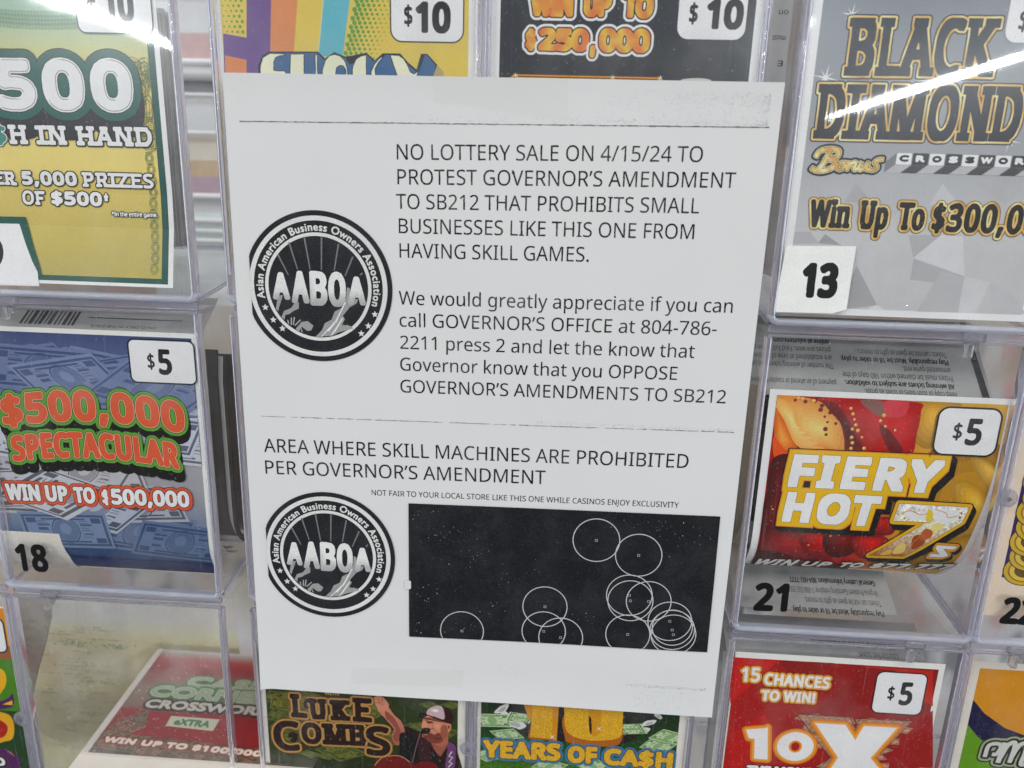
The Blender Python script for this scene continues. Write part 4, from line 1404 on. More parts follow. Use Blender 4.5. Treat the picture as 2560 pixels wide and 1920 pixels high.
def bill(a, c, w, rot, paper, inkc, face=True, fine=False):
    """a printed banknote: plain generic note with border, oval and corner blocks"""
    h = w * 0.43
    ca, sa = math.cos(R(rot)), math.sin(R(rot))

    def P(u, v):
        return (c[0] + (u * ca - v * sa) * w / 2, c[1] + (u * sa + v * ca) * h / 2)

    def shade(col):
        return tuple(min(255, k) for k in col)

    a.poly([P(-1, -1), P(1, -1), P(1, 1), P(-1, 1)], paper)
    a.loops([[P(-.94, -.86), P(.94, -.86), P(.94, .86), P(-.94, .86)], [P(-.88, -.74), P(.88, -.74), P(.88, .74), P(-.88, .74)]], inkc)
    L = []
    for u in (-.74, .74):
        for v in (-.55, .55):
            L.append([P(u - .11, v - .14), P(u + .11, v - .14), P(u + .11, v + .14), P(u - .11, v + .14)])
    for v, u0, u1 in ((-.62, -.5, .5), (.62, -.5, .5), (.3, -.62, -.34), (.08, -.62, -.4), (.3, .36, .62), (-.2, .4, .6), (-.3, -.6, -.4)):
        L.append([P(u0, v - .045), P(u1, v - .045), P(u1, v + .045), P(u0, v + .045)])
    if fine:
        for k in range(9):
            v0 = -.5 + k * .125
            for u0, u1 in ((-.62, -.34), (.36, .6)):
                if (k * 7 + int(u0 * 10)) % 3:
                    L.append([P(u0, v0), P(u1 - .03 * (k % 3), v0), P(u1 - .03 * (k % 3), v0 + .028), P(u0, v0 + .028)])
        for k in range(16):
            u = -.86 + k * .115
            for v in (-.80, .80):
                L.append([P(u, v - .05), P(u + .05, v - .05), P(u + .05, v + .05), P(u, v + .05)])
    a.loops(L, inkc)
    if fine:
        e1 = [P(.32 * math.cos(t), .72 * math.sin(t)) for t in np.linspace(0, 2 * math.pi, 24, endpoint=False)]
        e2 = [P(.295 * math.cos(t), .66 * math.sin(t)) for t in np.linspace(0, 2 * math.pi, 24, endpoint=False)]
        a.loops([e1, e2], inkc)
    mid = tuple(0.55 * p + 0.45 * q for p, q in zip(paper, inkc))
    e = [P(.28 * math.cos(t), .6 * math.sin(t)) for t in np.linspace(0, 2 * math.pi, 22, endpoint=False)]
    a.poly(e, mid)
    if face:
        e = [P(.13 * math.cos(t), .1 + .3 * math.sin(t)) for t in np.linspace(0, 2 * math.pi, 14, endpoint=False)]
        a.poly(e, paper)


def legal(a, lines, x0, z0, dz, h, col, width, flip=True):
    """small print; flip turns it upside down as on a fan-folded ticket back"""
    for k, t in enumerate(lines):
        if not t:
            continue
        t, w, bold = t if isinstance(t, tuple) else (t, width, 0)
        z = z0 + k * dz
        if flip:
            a.text(t, [(x0, z), (x0 - w, z), (x0, z - h)], col, 'H', bold=bold, h=h)
        else:
            a.text(t, [(x0, z), (x0 + w, z), (x0, z + h)], col, 'H', bold=bold, h=h)


# ------------------------------------------------------------------ top row: green and gold ticket
def ticket_a1():
    root = ticket('green and gold ticket with white 500 lettering and scrolled edge')
    prof = [(9.00, 200.00), (9.00, 92.00), (8.00, 78.00), (5.50, 66.00), (2.80, 53.00), (2.80, 30.00)]
    f = along(prof)
    place_root(root, -180, 9, 54)
    sh = Sheet(root, f, f.cuts)
    a = sh.art('ticket_sheet')
    a.rect(-231, (-137.10, 141.27)[0], (-167.38, 53.12)[1], 200, (222, 221, 217), nx=4, nz=30)
    gx, fx = (-139.27, 141.23)[0], (-142.16, 141.17)[0]
    zb = (-167.43, 56.82)[1]
    a.rect(-231, gx, zb - 2.3, 200, (38, 84, 76), nx=2, nz=30)
    a.rect(-231, fx, zb, 200, bands([(zb, (176, 162, 88)), (zb + 40, (204, 184, 100)), (100, (219, 200, 118)), (140, (214, 196, 116)), (152, (176, 186, 140)), (165, (140, 172, 150))], 90), nx=6, nz=40)
    # guilloche scrolls along the right side
    line = (104, 110, 56)
    dk = (76, 108, 78)
    for k in range(11):
        z = zb + 4 + k * 4.6
        c = (fx - 3.2 + 0.35 * math.sin(k), z)
        for r in (2.3, 1.75, 1.2):
            a.ring(c, r * 0.8, r, 0.22, dk if k % 3 else line, n=18)
        a.line(spline([(fx - 5, z + 2.3), (fx - 3.2, z + 1.9), (fx - 1.4, z + 2.6)], 5, False), 0.22, dk)
    rng = random.Random(4)
    for k in range(26):
        t = k / 25.0
        z0 = 112 + 30 * rng.random()
        x0 = fx - 1 - 8 * rng.random() * (1 - abs(t - .5))
        r = 1.5 + 2.5 * rng.random()
        for q in range(3):
            rr = r - q * 0.6
            if rr > 0.5:
                t0 = rng.uniform(0, 360)
                pts = [(min(fx - 0.2, x0 + rr * math.cos(R(t0 + d))), z0 + rr * math.sin(R(t0 + d)) * 1.3) for d in range(0, 230, 18)]
                a.line(pts, 0.2, line if (k + q) % 2 else dk)
    for k in range(9):
        x = fx - 11.5 + k * 1.0
        a.line(spline([(x, 145), (x + .6, 136), (x + 1.2 + .3 * k, 128), (x + 2.2, 120)], 6, False), 0.2, line)
    for k in range(30):                      # lace rosette at the top
        for j in range(4):
            a.ring((fx - 62 + k * 1.35, 161 - j * 1.5 - 0.004 * (k - 14) ** 2 * -1.0), 1.1, 1.1, 0.16, (112, 150, 126), n=12, step=(k % 6 == 0 and j == 0))
    # white corner for the bin number
    c = [(-215.74, 81.00), (-202.05, 81.17), (-198.39, 68.12), (-196.00, 61.27), (-194.55, 56.02), (-215.89, 55.62)]
    a.poly(c, (38, 84, 76))
    c = [(-216.04, 78.03), (-205.06, 78.17), (-202.27, 69.97), (-199.10, 62.16), (-196.74, 57.88), (-195.99, 51.85), (-215.99, 51.64)]
    a.poly(c, (224, 223, 220))
    p = (-215.96, 66.55)
    a.poly(ellipse((p[0] - 0.5, p[1] - 1), 4.4, 6.6), (26, 26, 28))
    t = sh.art('title')
    t.text('500', [(-207.66, 123.85), (-149.21, 124.48), (-204.48, 144.36)], (228, 227, 226), 'H', bold=2.0, track=0.16, bevel=(150, 148, 146),
           outline=[(0.35, (24, 32, 32)), (3.2, (42, 92, 84)), (3.55, (24, 32, 34))], extrude=(0.5, -7.5, (46, 46, 50), 3.4))
    t2 = sh.art('slogan')
    t2.text('H IN HAND', [(-205.12, 110.89), (-143.42, 111.26), (-203.96, 118.58)], (226, 225, 223), 'H', bold=0.42, slab=(0.12, 0.13), track=0.14, outline=[(0.6, (30, 30, 30))])
    t2.text('$', [(-211.71, 110.72), (-206.15, 110.72), (-208.49, 118.47)], (70, 130, 118), 'H', bold=0.6, outline=[(0.35, (226, 225, 223)), (0.6, (30, 30, 30))])
    t2.text('ER', [(-214.54, 94.26), (-204.32, 94.16), (-213.67, 99.82)], (226, 225, 223), 'H', bold=0.33, slab=(0.11, 0.13), track=0.12, outline=[(0.5, (30, 30, 30))])
    t2.text('5,000', [(-201.98, 94.47), (-177.79, 94.66), (-200.89, 100.16)], (226, 225, 223), 'H', bold=0.5, track=0.1, outline=[(0.5, (30, 30, 30))])
    t2.text('PRIZES', [(-175.45, 94.40), (-144.57, 94.50), (-174.71, 100.39)], (226, 225, 223), 'H', bold=0.33, slab=(0.11, 0.13), track=0.12, outline=[(0.5, (30, 30, 30))])
    t2.text('OF', [(-202.71, 86.31), (-192.72, 86.27), (-202.15, 92.23)], (226, 225, 223), 'H', bold=0.35, slab=(0.11, 0.13), track=0.1, outline=[(0.5, (30, 30, 30))])
    t2.text('$500', [(-189.93, 86.54), (-167.62, 86.62), (-189.02, 92.31)], (226, 225, 223), 'H', bold=0.5, track=0.08, outline=[(0.5, (30, 30, 30))])
    t2.text('*', [(-166.86, 86.65), (-164.83, 86.61), (-166.49, 91.81)], (226, 225, 223), 'H', bold=0.3, outline=[(0.4, (30, 30, 30))])
    t2.text('*In the entire game.', [(-163.84, 82.56), (-143.68, 82.69), (-163.70, 84.58)], (226, 225, 223), 'H', bold=0.12, outline=[(0.35, (40, 38, 30))])
    price_tag(sh, (-169.53, 154.55), (-139.01, 181.10), '10', [(-158.29, 158.39), (-145.90, 158.42), (-156.82, 171.05)], r=3.0, bold=1.0, border=(62, 78, 84),
              dollar=[(-165.33, 159.42), (-161.27, 159.40), (-164.38, 167.21)])
    sh.finish()


ticket_a1()


# ------------------------------------------------------------------ top row: striped ticket with block letters
def ticket_b1():
    root = ticket('ticket with purple, orange, yellow and blue stripes and green dots, half under the notice')
    d = 3.6
    place_root(root, -58, d, 100)
    sh = Sheet(root, flat_at(d))
    a = sh.art('ticket_sheet')
    xr = (-8.45, 155.19)[0]
    a.rect((-113.07, 153.44)[0], xr, 60, 200, (221, 220, 217), nx=4, nz=8)
    fl, fr = (-108.57, 153.52)[0], (-11.79, 155.14)[0]
    yel = (208, 184, 84)
    a.rect(fl, fr, 64, 200, yel, nx=4, nz=8)
    P = (106, 80, 134)
    a.poly([(-96.98, 182.77), (-86.84, 182.88), (-90.38, 139.15), (-108.81, 138.79), (-108.16, 154.02), (-98.93, 152.60)], P)
    a.poly([(-108.00, 146.09), (-99.44, 144.65), (-99.81, 138.97), (-108.53, 138.80)], (202, 126, 78))
    a.poly([(-87.11, 182.88), (-75.95, 183.00), (-80.41, 147.34), (-89.84, 147.17)], (204, 132, 82))
    a.poly([(-65.36, 183.12), (-54.96, 183.24), (-61.08, 146.02), (-70.60, 146.69)], (92, 170, 184))
    a.line([(-65.63, 183.12), (-70.78, 146.68)], 0.35, (190, 205, 170))
    g = (98, 146, 66)
    p0 = (-103.12, 160.21)
    k = 0
    for j in range(-12, 10):
        for i in range(9):
            c = (fl + 1.0 + i * 2.1 + (j % 2) * 1.05, p0[1] + j * 1.85)
            r = 0.25 + 0.10 * i + 0.012 * (5 - j)
            lim = (-98.75, 160.28)[0]
            if c[0] + r < lim and c[1] - r > (-103.57, 153.60)[1] - 0.1 * i:
                a.poly(ellipse(c, r, r, n=12), g, step=(k == 0))
                k += 1
    k = 0
    e0, e1 = (-56.06, 166.59), (-61.06, 146.86)
    for j in range(-10, 26):
        for i in range(9):
            z = e0[1] + 6 - j * 1.55
            xe = np.interp(z, [e1[1], e0[1]], [e1[0], e0[0]])
            c = (xe + 1.0 + i * 2.05 + (j % 2) * 1.02, z)
            r = 0.95 - 0.105 * i - 0.006 * j
            if r > 0.10 and c[0] < fr - 1:
                a.poly(ellipse(c, r, r, n=12), g, step=(k == 0))
                k += 1
    t = sh.art('title')
    navy, cream, dark = (62, 98, 138), (219, 220, 192), (34, 42, 54)
    t.poly([(-90.08, 147.80), (-70.73, 148.14), (-68.07, 145.69), (-64.32, 148.05), (-59.79, 146.46), (-51.53, 148.07), (-48.39, 145.42), (-45.16, 147.98), (-38.35, 148.02), (-35.20, 144.83), (-32.04, 142.39), (-30.20, 148.04), (-27.72, 148.09), (-23.87, 144.21), (-25.67, 134.09), (-95.39, 132.64), (-94.77, 142.88), (-92.94, 146.28)], dark)
    t.poly([(-89.87, 147.38), (-71.12, 147.59), (-68.32, 145.05), (-64.34, 147.42), (-60.26, 146.04), (-58.04, 143.57), (-51.54, 147.45), (-48.86, 145.00), (-44.72, 147.49), (-38.58, 147.47), (-35.44, 144.00), (-32.04, 141.55), (-29.75, 147.43), (-27.85, 147.55), (-24.55, 143.99), (-26.35, 134.50), (-94.66, 133.09), (-94.18, 142.68), (-92.50, 145.87)], navy)
    t.poly([(-23.87, 144.21), (-21.23, 141.55), (-22.47, 134.16), (-26.35, 134.08), (-25.22, 140.85)], (170, 152, 112))
    for pts in ([(-90.11, 147.25), (-83.88, 147.20), (-83.92, 146.36), (-86.01, 146.15), (-87.66, 145.54), (-88.45, 143.84), (-88.60, 141.05), (-83.87, 140.89), (-84.28, 132.87), (-94.68, 132.66), (-94.19, 142.47), (-92.98, 145.65)],
                [(-81.80, 147.19), (-76.18, 147.29), (-76.81, 133.03), (-82.97, 132.90), (-82.32, 141.43)],
                [(-72.14, 147.24), (-70.95, 147.26), (-71.05, 139.95), (-71.69, 133.14), (-72.24, 133.12), (-72.20, 139.93)],
                [(-64.34, 147.42), (-62.07, 146.84), (-60.06, 145.00), (-59.10, 141.87), (-59.25, 133.39), (-60.40, 133.37), (-60.02, 141.64), (-61.04, 143.09), (-62.41, 143.07), (-63.50, 142.21), (-63.89, 140.09), (-64.35, 133.29), (-69.83, 133.17), (-69.37, 141.67), (-68.09, 145.06), (-66.42, 146.76)],
                [(-51.54, 147.45), (-51.71, 139.91), (-52.22, 133.54), (-57.86, 133.42), (-57.38, 142.74), (-55.92, 145.70), (-53.84, 146.99)],
                [(-44.72, 147.49), (-44.26, 147.25), (-46.81, 144.62), (-48.23, 142.08), (-48.04, 139.98), (-47.70, 133.63), (-50.00, 133.59), (-50.08, 141.20), (-48.88, 143.74), (-47.02, 145.87)],
                [(-41.99, 147.54), (-38.81, 147.43), (-36.78, 146.05), (-35.21, 143.58), (-34.32, 141.51), (-32.95, 140.91), (-31.58, 141.77), (-29.75, 147.51), (-28.76, 147.45), (-31.59, 140.30), (-33.45, 133.93), (-37.12, 133.85), (-39.80, 140.14), (-41.22, 143.89), (-42.36, 147.20)]):
        k = np.array(pts)
        t.poly(k, dark)
        c = k.mean(0)
        t.loops([Mask.of([[k]], 0.2).like(~Mask.of([[k]], 0.2).like(~Mask.of([[k]], 0.2).a).grow(0.35).a).loops()[0]], cream)
    price_tag(sh, (-41.70, 152.50), (-14.02, 180.20), '10', [(-32.34, 155.37), (-18.62, 155.35), (-31.93, 166.54)], r=4.0, bold=1.05, border=(40, 44, 50),
              dollar=[(-36.81, 157.90), (-33.40, 157.88), (-36.62, 165.03)])
    sh.finish()


ticket_b1()


# ------------------------------------------------------------------ top row: black ticket with fiery lettering
def ticket_c1():
    root = ticket('black ticket with white-edged fiery lettering, half under the notice')
    d = 3.6
    place_root(root, 48, d, 100)
    sh = Sheet(root, flat_at(d))
    a = sh.art('ticket_sheet')
    a.rect((-3.37, 155.28)[0], (100.03, 155.57)[0], 60, 200, (221, 220, 217), nx=4, nz=8)
    fl, fr = (0.27, 155.34)[0], (95.60, 155.50)[0]
    a.rect(fl, fr, 64, 200, (52, 55, 60), nx=4, nz=8)
    q = [(3.75, 139.88), (5.72, 141.61), (61.71, 141.58), (64.03, 140.42)]
    a.poly([q[0], q[1], q[2], q[3], (q[3][0], q[3][1] - 6), (q[0][0], q[0][1] - 6)], (120, 66, 30))
    for dz, c in ((0.3, (214, 150, 52)), (0.75, (96, 56, 28)), (1.25, (236, 200, 96)), (1.8, (140, 78, 40)), (2.3, (220, 160, 60))):
        a.poly([(q[0][0] + dz, q[0][1] - dz), (q[1][0] + dz, q[1][1] - dz), (q[2][0] - dz, q[2][1] - dz), (q[3][0] - dz, q[3][1] - dz),
                (q[3][0] - dz, q[3][1] - 5), (q[0][0] + dz, q[0][1] - 5)], c)
    for p in ((6.75, 140.97), (44.12, 140.96), (62.24, 141.13)):
        a.poly(star(p, 1.3, 0.2, 6), (250, 240, 190))
    a.poly(spline([(70.19, 140.64), (74.08, 141.27), (78.01, 141.35), (81.52, 140.68), (80.20, 139.07), (72.32, 138.91)]), (196, 194, 184))
    t = sh.art('title')
    fire = wavy([(206, 112, 62), (214, 150, 66), (218, 186, 70), (214, 176, 66), (204, 118, 62)], 13.0, 1.0, 25)
    fire2 = wavy([(206, 112, 62), (216, 170, 66), (220, 188, 70), (208, 120, 62)], 17.0, 0.3, -20)
    kw = dict(font='H', bold=0.95, outline=[(0.5, (36, 32, 30)), (1.35, (226, 226, 224))])
    t.text('WIN', [(11.43, 161.90), (27.87, 161.83), (11.11, 170.92)], fire, **kw)
    t.text('UP', [(31.58, 161.97), (42.25, 161.98), (31.10, 171.00)], fire2, **kw)
    t.text('TO', [(46.16, 161.92), (57.79, 161.70), (45.57, 170.80)], fire, **kw)
    t.text('$', [(10.07, 150.12), (14.51, 150.12), (9.82, 157.52)], fire, **kw)
    t.text('250', [(14.96, 149.96), (34.43, 149.82), (14.87, 158.17)], fire2, **kw)
    t.text(',', [(34.69, 149.21), (37.11, 149.22), (34.15, 158.93)], fire, **kw)
    t.text('000', [(37.96, 149.80), (57.49, 149.75), (37.46, 158.38)], fire, **kw)
    price_tag(sh, (67.29, 155.10), (92.36, 181.68), '10', [(77.51, 158.52), (91.37, 158.43), (77.09, 169.03)], r=4.0, bold=1.05, border=(232, 231, 228), bw=0.1,
              dollar=[(71.08, 160.46), (74.44, 160.40), (70.64, 167.36)])
    sh.finish()


ticket_c1()


# ------------------------------------------------------------------ top row: silver ticket
def ticket_d1():
    root = ticket('silver faceted ticket with tall dark lettering edged in gold')
    d = 3.2
    place_root(root, 165, d, 52)
    sh = Sheet(root, flat_at(d))
    a = sh.art('ticket_sheet')
    xl = (116.20, 73.23)[0]
    zb = (154.16, 52.69)[1]
    a.rect(xl, 217, zb, 200, (223, 222, 218), nx=2, nz=6)
    fl, fz = (119.67, 82.34)[0], (173.78, 55.40)[1]
    a.rect(fl, 213, fz, 200, bands([(50, (184, 184, 184)), (85, (188, 188, 188)), (105, (172, 173, 175)), (120, (150, 153, 157)), (160, (134, 140, 146)), (200, (112, 119, 126))], 90), nx=3, nz=24)  # blue-grey upper stops have the panel's reflected haze in their colour
    for pts, g in (([(131.64, 84.70), (138.65, 80.47), (129.41, 81.07)], 152), ([(145.70, 72.72), (155.97, 57.31), (144.61, 55.23), (144.37, 68.13)], 160),
                   ([(167.29, 76.69), (176.48, 85.87), (184.80, 85.40), (188.15, 70.06)], 200), ([(167.37, 76.20), (188.18, 69.91), (179.77, 66.85), (167.25, 67.92)], 168),
                   ([(155.97, 57.31), (159.54, 55.27), (151.52, 55.18)], 206), ([(150.39, 84.31), (156.04, 57.52), (145.80, 72.72), (145.49, 79.21)], 188),
                   ([(188.18, 69.91), (198.47, 68.01), (195.16, 55.43), (188.22, 55.43)], 194), ([(178.93, 71.75), (188.18, 69.91), (188.22, 55.43), (171.81, 55.22)], 176),
                   ([(198.49, 67.91), (207.95, 63.31), (214.83, 55.82), (201.31, 55.62)], 182), ([(176.48, 85.87), (167.29, 76.69), (163.94, 85.23)], 170),
                   ([(119.70, 85.31), (125.61, 85.50), (129.66, 81.08), (119.50, 80.55)], 172), ([(140.66, 104.92), (147.70, 97.48), (137.60, 97.19)], 165),
                   ([(173.63, 105.25), (180.12, 98.42), (169.76, 96.95)], 188), ([(185.75, 106.16), (203.43, 104.91), (199.01, 97.80)], 172)):
        a.poly(pts, (g, g, g + 1))
    for p, r in (((130.65, 164.21), 4.2), ((124.01, 142.39), 5.2), ((195.54, 121.52), 4.6)):
        a.poly(star(p, r, 0.10, 4, 80), (236, 238, 240))
        a.poly(star(p, r * 0.7, 0.12, 4, 35), (228, 230, 233))
        a.poly(ellipse(p, 0.8, 0.8), (246, 248, 250))
    t = sh.art('title')
    gold = wavy([(190, 146, 74), (226, 200, 130), (206, 164, 84), (232, 214, 160)], 11.0, 0.4, 35)
    kw = dict(font='H', bold=0.85, sq=True, slab=(0.10, 0.085), track=0.10, outline=[(0.75, gold), (1.25, (58, 58, 58))])
    t.text('BLACK', [(130.40, 143.18), (185.03, 143.71), (131.17, 163.33)], (44, 52, 60), **kw)
    t.text('DIAMOND', [(122.08, 120.47), (198.22, 121.02), (122.56, 140.28)], (34, 42, 50), **kw)
    # word in script: drawn as pen strokes
    n = sh.art('subtitle')
    strokes = [(spline([(129.47, 116.31), (128.45, 113.87), (127.07, 110.95), (125.56, 108.88)], 6, False), 1.5),
               (spline([(124.15, 113.76), (125.51, 115.98), (128.92, 116.93), (132.03, 116.55), (132.78, 115.42), (131.98, 113.97), (129.15, 113.09)], 6, False), 1.4),
               (spline([(129.15, 113.09), (131.39, 112.68), (132.02, 111.54), (130.77, 109.89), (127.66, 108.76), (124.67, 108.92), (123.06, 109.80)], 6, False), 1.5),
               (spline([(134.59, 112.19), (133.13, 111.23), (132.72, 109.94), (133.64, 109.27), (134.99, 109.77), (135.75, 111.06), (135.14, 112.09), (136.70, 111.90)], 5, False), 1.0),
               (spline([(137.34, 112.38), (136.86, 110.75), (136.37, 109.23)], 5, False), 1.2),
               (spline([(136.54, 109.70), (137.71, 111.46), (139.24, 112.31), (139.79, 111.75), (139.20, 110.11), (139.65, 109.43), (140.83, 110.27)], 5, False), 1.1),
               (spline([(141.70, 112.37), (141.01, 110.62), (141.28, 109.59), (142.54, 109.85), (144.12, 111.97)], 5, False), 1.1),
               (spline([(144.52, 112.45), (143.89, 110.35), (144.48, 109.56), (145.55, 110.28)], 5, False), 1.1),
               (spline([(149.74, 113.62), (147.67, 113.33), (146.64, 112.39), (147.50, 111.37), (147.89, 110.34), (146.51, 109.38), (145.03, 109.81)], 5, False), 1.1)]
    groups = [[stroke(p, w)[0]] for p, w in strokes]
    m = Mask.of(groups, 1.6)
    n.loops(m.loops(1.25), (34, 36, 42))
    n.loops(m.loops(0.45), (226, 214, 176))
    n.loops(m.loops(0.22), (34, 34, 38))
    n.loops(m.loops(), gold)
    # word on letter tiles
    x0, x1 = (154.63, 115.69), (197.77, 116.04)
    step = (x1[0] - x0[0]) / 7.0
    tz = (154.86, 116.09)[1]
    bz = (155.54, 111.81)[1]
    ez = (152.50, 108.73)[1]
    for k, ch in enumerate('CROSSWORD'):
        x = x0[0] + step * k
        dark = k % 2
        a0, b0 = x, x + step * 0.94
        lo = step * 0.62
        n.poly([(a0, bz), (b0, bz), (b0 - lo, ez), (a0 - lo, ez)], (70, 70, 72) if dark else (176, 176, 178))
        if k == 0:
            n.poly([(a0, tz), (a0, bz), (a0 - lo, ez), (a0 - lo, tz - 3.4)], (120, 120, 122))
        n.box(a0, b0, bz, tz, 0.4, (60, 60, 62) if dark else (226, 226, 226), (112, 112, 114), 0.12)
        w = (b0 - a0) * (0.62 if ch != 'W' else 0.78)
        cx = (a0 + b0) / 2
        n.text(ch, [(cx - w / 2, bz + 0.25 * (tz - bz)), (cx + w / 2, bz + 0.25 * (tz - bz))], (230, 230, 230) if dark else (30, 30, 32), 'G', bold=0.3, h=(tz - bz) * 0.58)
    w = sh.art('prize_line')
    kw = dict(font='H', bold=0.62, slab=(0.08, 0.10), track=0.09, outline=[(0.75, gold), (1.05, (120, 92, 40))])
    w.text('Win', [(124.51, 87.11), (140.53, 87.12), (123.82, 97.98)], (32, 30, 30), **kw)
    w.text('Up', [(143.85, 87.11), (154.97, 87.09), (142.82, 98.23)], (32, 30, 30), **kw)
    w.text('To', [(158.57, 87.08), (169.03, 87.11), (157.46, 97.88)], (32, 30, 30), **kw)
    w.text('$', [(171.93, 86.90), (176.81, 86.93), (170.83, 97.57)], (40, 34, 30), **kw)
    w.text('300,000', [(177.41, 86.95), (219.08, 86.89), (176.19, 98.02)], (40, 34, 30), **kw)
    price_tag(sh, (186.60, 155.91), (200.07, 176.28), '10', [(195.32, 159.48), (203.61, 159.35), (193.38, 169.04)], r=4.0, bold=1.0, border=(214, 216, 218), bw=0.2,
              dollar=[(190.58, 159.66), (194.46, 159.62), (189.15, 166.92)])
    sh.finish()


ticket_d1()


# ------------------------------------------------------------------ middle row: blue banknote ticket
def ticket_a2():
    root = ticket('blue ticket of scattered banknotes with arched orange lettering edged in green')
    prof = [(4.00, 60.00), (4.00, -66.00), (4.14, -68.79), (4.56, -71.55), (5.24, -74.25), (6.20, -76.88), (7.41, -79.39), (8.87, -81.77), (10.55, -84.00), (12.45, -86.04), (14.54, -87.89), (16.81, -89.52), (19.23, -90.92), (21.77, -92.06), (24.42, -92.95), (27.14, -93.57)]
    f = along(prof)
    place_root(root, -180, 4, 34)
    sh = Sheet(root, f, f.cuts)
    a = sh.art('ticket_sheet')
    xl = -231.0 + 2.4
    a.rect(xl, -129.2, (-186.86, -94.36)[1] - 1.5, (-170.33, 33.99)[1], (222, 220, 213), nx=2, nz=8)
    fl, fr = (-228.58, -56.72)[0], (-131.45, 8.90)[0]
    zt, zb = (-170.58, 31.82)[1], (-177.20, -86.91)[1]
    bg = bands([(zb, (46, 62, 96)), (zb + 16, (62, 84, 120)), (zb + 28, (110, 122, 146)), (zb + 46, (150, 149, 152)), (zb + 66, (154, 155, 160)), (zb + 82, (142, 152, 172)), (zb + 92, (108, 122, 154)), (zt, (68, 78, 116))], 90)
    a.rect(fl, fr, zb, zt, bg, nx=4, nz=40)
    rng = random.Random(12)
    H = zt - zb
    a.clip = (fl, fr, zb, zt)
    for k in range(44):
        x, z = rng.uniform(fl + 9, fr - 9), rng.uniform(zb + 20, zt - 9)
        t = (z - zb) / H
        b = np.array(bg(np.array([x]), np.array([z]))[0])
        lift = rng.uniform(4, 20) if t > 0.75 or t < 0.25 else rng.uniform(14, 40)
        bill(a, (x, z), rng.uniform(40, 50), rng.uniform(-80, 80) if rng.random() < .6 else rng.uniform(-25, 25), tuple(np.clip(b + lift, 0, 226)), tuple(np.clip(b - (24 if t > .78 or t < .3 else 50), 0, 255)), True, fine=True)
    a.clip = None
    a.rect(fl, fr, zb, zb + 9, bands([(zb, (36, 48, 88)), (zb + 9, (42, 57, 98))], 90), nx=3, nz=6)
    a.poly([(-228.64, -64.59), (-203.44, -64.82), (-202.46, -72.07), (-201.54, -77.84), (-202.94, -90.02), (-205.69, -97.12), (-251.36, -99.94), (-236.44, -65.04)], (206, 202, 192))
    t = sh.art('title')

    def arch(rise):
        def w(x, z, W, h):
            q = (x - W / 2) / (W / 2)
            return x, z + rise * (1 - q * q)
        return w
    kw = dict(font='H', track=0.10, bold=1.15, sq=False, outline=[(0.28, (232, 186, 160)), (0.55, (44, 34, 26)), (1.75, (92, 152, 58)), (2.05, (34, 44, 26))])
    t.text('$500,000', [(-222.74, -12.95), (-137.21, -12.15), (-220.22, 1.71)], (206, 92, 58), warp=arch(4.4), extrude=(0.6, -3.6, (38, 36, 38), 2.0), **kw)
    kw['bold'] = 0.95
    t.text('SPECTACULAR', [(-220.54, -29.54), (-141.56, -29.33), (-218.49, -16.92)], (206, 90, 58), warp=arch(3.6), extrude=(0.4, -4.4, (38, 36, 38), 2.0), **kw)
    b = sh.art('prize_line')
    kw = dict(font='H', bold=0.62, track=0.06, outline=[(0.42, (46, 30, 26)), (1.55, (208, 88, 58)), (1.8, (96, 44, 34))])
    b.text('WIN', [(-226.43, -48.90), (-209.87, -48.59), (-225.69, -40.30)], (228, 226, 219), **kw)
    b.text('UP', [(-207.21, -48.44), (-196.36, -48.20), (-206.19, -40.14)], (228, 226, 219), **kw)
    b.text('TO', [(-193.60, -48.45), (-183.25, -48.29), (-192.56, -40.28)], (228, 226, 219), **kw)
    b.text('$', [(-180.09, -48.47), (-176.02, -48.36), (-179.24, -41.12)], (228, 226, 219), **kw)
    b.text('500,000', [(-175.72, -48.23), (-138.35, -47.74), (-174.54, -40.18)], (228, 226, 219), **kw)
    price_tag(sh, (-159.57, 11.64), (-130.60, 30.34), '5', [(-146.92, 15.21), (-140.77, 15.26), (-144.77, 26.78)], r=2.4, bold=0.75, border=(34, 36, 48), bw=0.7,
              dollar=[(-151.78, 17.63), (-148.52, 17.66), (-150.99, 24.45)])
    sh.finish()


ticket_a2()


